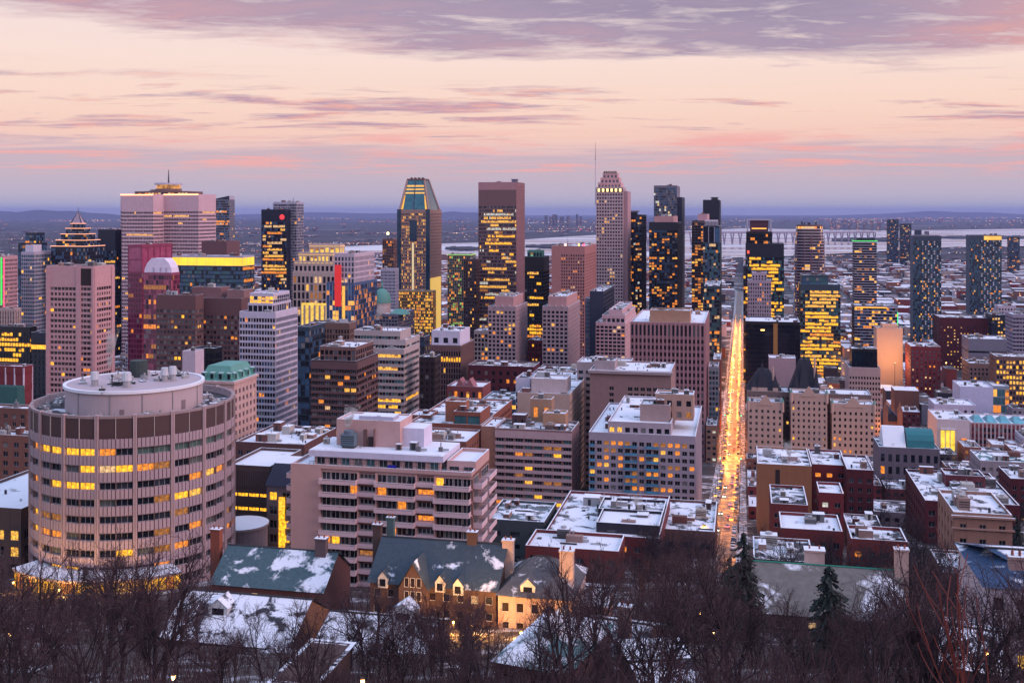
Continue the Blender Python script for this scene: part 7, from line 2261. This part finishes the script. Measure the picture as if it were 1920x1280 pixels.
def conifer(seed, h, w):
    r = random.Random(seed)
    t, c = MB(), MB()
    t.tube((0, 0, -2), (0, 0, h), h * .016, .02, 7, BARK)
    ndl = [wall(.03, .05, .042, .9, .3), wall(.042, .06, .05, .9, .3)]
    nl = int(h * 2.2)
    for l in range(nl):
        f = l / nl
        z = h * (.08 + .9 * f)
        L = w * .5 * (1 - f) ** .85 + .15
        for k in range(9):
            a = r.uniform(0, 2 * pi); LL = L * r.uniform(.7, 1.15)
            d = Vector((cos(a), sin(a), 0)); side = Vector((-sin(a), cos(a), 0))
            n = max(2, int(LL / .45))
            for s_ in range(n):
                t0 = s_ / n; t1 = (s_ + 1.4) / n
                p0 = d * (LL * t0) + Vector((0, 0, z - .35 * LL * t0 ** 1.3)); p1 = d * (LL * t1) + Vector((0, 0, z - .35 * LL * t1 ** 1.3 - .1))
                wd = .38 * (1 - t0 * .6) * (.6 + LL * .12)
                j = r.uniform(-.2, .2)
                c.poly([p0 - side * wd * .3, p1 - side * wd + Vector((0, 0, -.18 + j)), p1 + d * .25 + Vector((0, 0, -.1)), p1 + side * wd + Vector((0, 0, -.18 - j)), p0 + side * wd * .3], ndl[r.random() < .4])
    return t.mesh('trunk'), c.mesh('crown')
CON = [conifer(5, 14, 6.0), conifer(6, 12, 8.5)]
def gz(X, Y):
    z = T(Y)
    if 20 < Y < 420:
        f = min(1, (420 - Y) / 150) * min(1, max(0, (abs(X * CA - Y * SA + 7.5) - 14) / 25))
        z += f * 3.0 * mnoise.noise(Vector((X * .02, Y * .02, 3)))
    return z
def plant(me, name, label, px, Y, s, group=None):
    X = (px - CX) / F * Y
    root = thing(name, label, 'tree', (X, Y, gz(X, Y) - .2), R.uniform(0, 6.3), group)
    root.scale = (s, s, s * R.uniform(.92, 1.1))
    obj('trunk', me[0], root); obj('crown', me[1], root)
    return root
def clear(px, Y, m=2.0):
    X = (px - CX) / F * Y
    p, q = pq(X, Y)
    if abs(p - PST) < 10 and q > 300:
        return False
    if hypot(X + 94.6, Y - 268) < 31.5:
        return False
    return all(not (a - m < p < e + m and c - m < q < g + m) for (a, e, c, g) in FOOT)
zones = [  # px0, px1, Y0, Y1, count, crown tops between these rows, where
    (-60, 200, 60, 215, 28, 1020, 1150, 'at the lower left edge'),
    (180, 400, 80, 236, 20, 985, 1130, 'near the round tower'),
    (390, 640, 56, 190, 16, 1075, 1225, 'below the slate roof'),
    (640, 1090, 54, 176, 34, 1045, 1230, 'among the lower houses'),
    (1085, 1420, 60, 290, 48, 1010, 1140, 'in the hill street thicket'),
    (1400, 1720, 55, 172, 26, 1090, 1230, 'below the long roof'),
    (1690, 1990, 58, 240, 40, 1040, 1180, 'at the lower right'),
]
masszones = [(1420, 1800, 196, 330, 60, 965, 1060), (1640, 1960, 330, 560, 60, 845, 960), (1210, 1345, 262, 400, 26, 935, 1010), (400, 560, 206, 246, 8, 1040, 1090), (1085, 1400, 200, 300, 26, 1010, 1065), (1700, 1960, 180, 300, 30, 1000, 1080)]
def thicket():
    protos = [bare_tree(300 + i, 13, sp, 3) for i, sp in enumerate((1.0, .8, 1.2))]
    out = MB(); out.mi(BARK)
    for (a, e, y0, y1, n, ta, tb) in masszones:
        k = 0; tries = 0
        while k < n and tries < n * 14:
            tries += 1
            px = R.uniform(a, e); Y = R.uniform(y0, y1)
            if not clear(px, Y):
                continue
            X = (px - CX) / F * Y; g = gz(X, Y)
            hgt = zat(R.uniform(ta, tb), Y) - g
            if hgt < 4:
                continue
            sc = min(hgt, 13) / 12.0; rot = Matrix.Rotation(R.uniform(0, 6.3), 3, 'Z') * sc
            for mb in R.choice(protos):
                i0 = len(out.v)
                out.v.extend(tuple(rot @ Vector(v) + Vector((X, Y, g - .2))) for v in mb.v)
                out.f.extend(tuple(i0 + q for q in f) for f in mb.f); out.m.extend([0] * len(mb.f))
            k += 1
    o = out.build('thicket', kind='stuff'); tag(o, 'bare winter thicket filling the gaps between houses up the slope', 'thicket')
thicket()
SIZES = ('spreading', 'broad', 'narrow', 'wide-crowned', 'slender', 'forked', 'open-crowned')
for (a, e, y0, y1, n, ta, tb, where) in zones:
    k = 0; tries = 0
    while k < n and tries < n * 14:
        tries += 1
        px = R.uniform(a, e); Y = y0 + (y1 - y0) * R.random() ** .8
        if not clear(px, Y):
            continue
        i = R.randrange(7)
        hgt = zat(R.uniform(ta, tb), Y) - gz((px - CX) / F * Y, Y)
        if hgt < 3.5:
            continue
        s = min(hgt, 16) / 13 * 1.05
        hw = near_hero(*pq((px - CX) / F * Y, Y))
        plant(PROTO[i], 'bare_tree', f'{SIZES[i]} bare tree {hw}, {where}', px, Y, s, f'{SIZES[i]} bare trees {hw}, {where}')
        k += 1
def brush():
    mb = MB()
    n = 0
    for _ in range(6000):
        px = R.uniform(-40, 1960); Y = 48 + 230 * R.random() ** 1.2
        if not clear(px, Y, .6):
            continue
        X = (px - CX) / F * Y
        if mnoise.noise(Vector((X * .06, Y * .06, 9))) < -.2:
            continue
        z = gz(X, Y) - .2
        for k in range(R.choice([2, 3, 4])):
            p = Vector((X + R.uniform(-.3, .3), Y + R.uniform(-.3, .3), z)); d = Vector((R.uniform(-.35, .35), R.uniform(-.35, .35), 1)).normalized(); L = R.uniform(1.2, 4.2)
            for j in range(3):
                q = p + d * L / 3
                mb.tube(p, q, .035 - .009 * j, .026 - .009 * j, 3, BARK2)
                if j:
                    e = p + (d + Vector((R.uniform(-.8, .8), R.uniform(-.8, .8), .2))).normalized() * L * .35
                    mb.tube(p, e, .018, .01, 3, BARK2)
                d = (d + Vector((R.uniform(-.25, .25), R.uniform(-.25, .25), .1))).normalized(); p = q
    o = mb.build('undergrowth', kind='stuff'); tag(o, 'leafless brush covering the snowy slope between the trees', 'undergrowth')
brush()
plant(CON[0], 'conifer_tree', 'tall dark spruce at the lower end of the hill street', 1394, 168, 1.35)
plant(CON[0], 'conifer_tree', 'dark spruce close left of the tall street-end spruce', 1368, 178, .95)
plant(CON[1], 'conifer_tree', 'broad dark spruce before the long mansion roof', 1556, 132, 1.08)
plant(CON[0], 'conifer_tree', 'small dark spruce below the round tower podium', 160, 198, .72)
plant(CON[0], 'conifer_tree', 'dark spruce at the right edge by the white school roof', 1908, 320, .95)
plant(CON[1], 'conifer_tree', 'dark spruce at the lower right beside the blue-roofed villa', 1742, 150, .6)
# red-stemmed shrub close to the lookout
def shrub():
    m = wall(.22, .06, .045, .7, .3)
    for lab, px, Y, n, sd in (('red-stemmed leafless shrub close by at the lower right corner', 1868, 19, 8, 3), ('second red-stemmed shrub at the right edge, close by', 1925, 17, 6, 8)):
        r = random.Random(sd)
        X = (px - CX) / F * Y
        root = thing('red_twig_shrub', lab, 'shrub', (X, Y, T(Y) - .2))
        for k in range(n):
            mb = MB()
            p = Vector((r.uniform(-.25, .25), r.uniform(-.25, .25), 0)); d = Vector((r.uniform(-.35, .3), r.uniform(-.3, .3), 1)).normalized()
            L = r.uniform(3.6, 5.6); segs = 12; rad = .03
            for i in range(segs):
                q = p + d * (L / segs)
                mb.tube(p, q, rad * (1 - i / segs * .75), rad * (1 - (i + 1) / segs * .75), 5, m)
                if i > 3 and r.random() < .5:
                    dd = (d + Vector((r.uniform(-.8, .8), r.uniform(-.8, .8), .2))).normalized(); pp = q; 
                    for j in range(4):
                        q2 = pp + dd * .22; mb.tube(pp, q2, .01, .008, 4, m); dd = (dd + Vector((r.uniform(-.15, .15), 0, .12))).normalized(); pp = q2
                d = (d + Vector((r.uniform(-.12, .12), r.uniform(-.12, .12), .05))).normalized(); p = q
            mb.build('stem', root)
shrub()

# ---------------------------------------------------------------- far shore
def river_at(px, py):
    near = [(560, 483), (640, 481), (745, 480), (830, 481), (900, 482), (1035, 484), (1180, 486), (1340, 484), (1480, 480), (1600, 474), (1700, 468), (1790, 463), (1900, 462), (2100, 458)]
    far = [(560, 474), (640, 462), (760, 458), (890, 455), (985, 449), (1040, 445), (1180, 437), (1340, 430), (1400, 428), (1560, 431), (1660, 432), (1780, 431), (1900, 429), (2100, 427)]
    def f(tab):
        for (a, ya), (e, ye) in zip(tab, tab[1:]):
            if a <= px <= e:
                return ya + (ye - ya) * (px - a) / (e - a)
        return None
    n, r_ = f(near), f(far)
    return n is not None and r_ - 1 < py < n + 1
def suburb():
    mb, ml = MB(), MB()
    cols = [wall(.10, .09, .12), wall(.2, .18, .2), wall(.3, .28, .3), wall(.16, .1, .1)]
    lights = [glow(1, .5, .2, 1.5), glow(1, .62, .35, 1.6), glow(1, .75, .5, 1.4), glow(1, .32, .12, 1.3), glow(1, .12, .1, 1.2), glow(.9, .9, 1, 1.2)]
    rows = [(R.uniform(403, 496), R.uniform(-50, 1800), R.uniform(60, 420)) for _ in range(70)]
    for i in range(5200):
        inrow = R.random() < .72
        if inrow:
            rw = R.choice(rows); py = rw[0] + R.gauss(0, .22)
        else:
            py = 400.5 + 100 * R.random() ** 1.3
        if py < 400.5:
            continue
        px = R.uniform(rw[1], rw[1] + rw[2]) if inrow else R.uniform(-30, 1950)
        if river_at(px, py):
            continue
        Y = F * (H + 28) / (py - HY)
        if Y < 3900 or Y > 40000:
            continue
        X = (px - CX) / F * Y
        s = Y / F
        w = R.uniform(3, 12) * s; h = min(R.uniform(.8, 2.6) * s, 26); d = R.uniform(20, 60)
        M = Matrix.Translation((X, Y, -28)) @ Matrix.Rotation(-ANG + R.uniform(-.3, .3), 4, 'Z')
        mb.box(0, w, 0, d, 0, h, R.choice(cols), SNOW if R.random() < .2 else cols[0], M)
        for _ in range(R.choice([1, 1, 2]) if inrow else R.choice([0, 0, 1])):
            a = R.uniform(0, w * .7); lw = R.uniform(.8, 2.0) * s; lh = R.uniform(.4, .9) * s; z = R.uniform(.2, .8) * h
            pts = [M @ Vector(v) for v in ((a, -2, z), (a + lw, -2, z), (a + lw, -2, z + lh), (a, -2, z + lh))]
            ml.poly(pts, R.choice(lights))
    o = mb.build('far_suburb', kind='stuff'); tag(o, 'hazy far suburb of tiny buildings across the river and plain', 'buildings')
    ml.build('lit_glazing', o, kind='stuff')
suburb()
k = 0
for kk, (px, yt) in enumerate(((1021, 404), (1030, 406), (1036, 402), (1041, 403), (1050, 406), (1062, 405), (1080, 402), (1086, 406))):
    Y = 15000
    simple('far_tower_block', f'{ordn(kk + 1)} hazy tower block from the left in the far cluster right of the slab tower', 'building', px, px + R.uniform(3, 7), None, yt, Y, wall(.2, .2, .26), S(bw=9, fh=9, pw=.3, sr=.3, lit=.06, litm=[LP]), d=40, units=0, base=-28, group='far cluster right of the slab tower')
for kk, (px, yt) in enumerate(((1556, 414), (1566, 417), (1580, 413), (1590, 416), (1605, 414), (1618, 417), (1632, 414), (1645, 416))):
    Y = 11500
    simple('far_tower_block', f'{ordn(kk + 1)} hazy waterfront block from the left on the far right bank', 'building', px, px + R.uniform(5, 9), None, yt, Y, R.choice([wall(.3, .24, .26), wall(.2, .2, .26)]), S(bw=9, fh=9, pw=.3, sr=.3, lit=.12, litm=[LP, LO]), d=40, units=0, base=-28, group='far bank waterfront blocks')
# bridge over the river
def bridge(label, xa, ya, xb, yb, py_a, py_b, n, thick):
    Ya = F * (H + 27) / (ya - HY); Yb = F * (H + 27) / (yb - HY)
    A = Vector(((xa - CX) / F * Ya, Ya, zat(py_a, Ya))); Bq = Vector(((xb - CX) / F * Yb, Yb, zat(py_b, Yb)))
    root = thing('river_bridge', label, 'bridge', (A.x, A.y, -27))
    off = Vector((A.x, A.y, -27))
    m = wall(.3, .28, .32)
    A -= off; Bq -= off
    mb = MB(); d = (Bq - A)
    hw = 9
    sd = Vector((-d.y, d.x, 0)).normalized() * hw
    up = Vector((0, 0, thick))
    c0 = [A - sd, A + sd, Bq + sd, Bq - sd]
    i = len(mb.v)
    mb.v.extend(tuple(v) for v in c0); mb.v.extend(tuple(v + up) for v in c0)
    for f in ((0, 1, 2, 3), (7, 6, 5, 4), (0, 4, 5, 1), (1, 5, 6, 2), (2, 6, 7, 3), (3, 7, 4, 0)):
        mb.f.append(tuple(i + q for q in f)); mb.m.append(mb.mi(m))
    mb.build('deck', root)
    for k in range(n + 1):
        p = A.lerp(Bq, k / n)
        mb = MB()
        spread = 12 if n < 40 else 5
        dn = d.normalized()
        mb.tube((p.x, p.y, 0), (p.x - dn.x * spread, p.y - dn.y * spread, p.z), 4.5, 4, 5, m); mb.tube((p.x, p.y, 0), (p.x + dn.x * spread, p.y + dn.y * spread, p.z), 4.5, 4, 5, m)
        mb.build('pier', root)
bridge('long low bridge on slanted piers crossing the river at right', 1215, 462, 1640, 452, 437, 437, 30, 9)
bridge('thin truss bridge crossing the river left of the pointed tower', 560, 490, 745, 487, 477, 477, 12, 8)

# ---------------------------------------------------------------- steam from roof vents
def steam(label, px, py, Y, h, r0, r1, lean):
    v = at(px, py, Y)
    m = bpy.data.materials.new('steam'); m.use_nodes = True; nt = m.node_tree; nt.nodes.clear()
    out = nt.nodes.new('ShaderNodeOutputMaterial'); vol = nt.nodes.new('ShaderNodeVolumePrincipled')
    nt.links.new(vol.outputs[0], out.inputs['Volume'])
    vol.inputs['Color'].default_value = (1, 1, 1, 1)
    tc = objcoord(nt); n1 = N(nt, 'ShaderNodeTexNoise', i_Scale=.5, i_Detail=3.0); nt.links.new(tc, n1.inputs['Vector'])
    sp = nt.nodes.new('ShaderNodeSeparateXYZ'); nt.links.new(tc, sp.inputs[0])
    fade = mth(nt, 'SUBTRACT', 1.0, mth(nt, 'DIVIDE', sp.outputs[2], h), clamp=True)
    nt.links.new(mth(nt, 'MULTIPLY', mth(nt, 'MULTIPLY', mth(nt, 'SUBTRACT', n1.outputs[0], .38), 1.0 / r1, clamp=True), mth(nt, 'MULTIPLY', mth(nt, 'MULTIPLY', fade, fade), 36.0)), vol.inputs['Density'])
    mb = MB(); n = 9; p = Vector((0, 0, 0))
    for i in range(n):
        q = p + Vector((lean * (i + 1) / n, 0, h / n)); a, e = i / n, (i + 1) / n
        mb.tube(p, q, r0 + (r1 - r0) * a, r0 + (r1 - r0) * e, 12, m, i in (0, n - 1)); p = q
    o = mb.build('steam_plume', kind='stuff'); o.location = v; tag(o, label, 'steam')
steam('thin steam plume rising from the round tower roof before the pink concrete tower', 205, 688, 262, 11, .4, 1.8, .3)
steam('steam plume rising above the castle flats front roof', 1480, 857, 392, 7, .5, 2.2, -.3)
steam('steam plume drifting over the snowy deck building', 1200, 962, 322, 7, .5, 2.4, -.4)
steam('faint steam plume above the balconied block roof', 652, 800, 262, 6, .6, 2.2, .3)
steam('steam plume at the foot of the domed cathedral', 708, 600, 880, 14, 1.2, 5, 1.2)

# ---------------------------------------------------------------- haze: one even body of air
def haze():
    mb = MB(); mb.box(-45000, 45000, -640, 69000, -37, 380)
    m = bpy.data.materials.new('haze'); m.use_nodes = True; nt = m.node_tree; nt.nodes.clear()
    out = nt.nodes.new('ShaderNodeOutputMaterial'); vol = nt.nodes.new('ShaderNodeVolumePrincipled')
    nt.links.new(vol.outputs[0], out.inputs['Volume'])
    vol.inputs['Color'].default_value = (.40, .50, .95, 1)
    vol.inputs['Density'].default_value = 2.3e-5
    o = mb.build('haze', kind='stuff', mat=m)
    o.data.materials.clear(); o.data.materials.append(m)
    tag(o, 'thin blue evening haze over the whole city', 'haze')
haze()
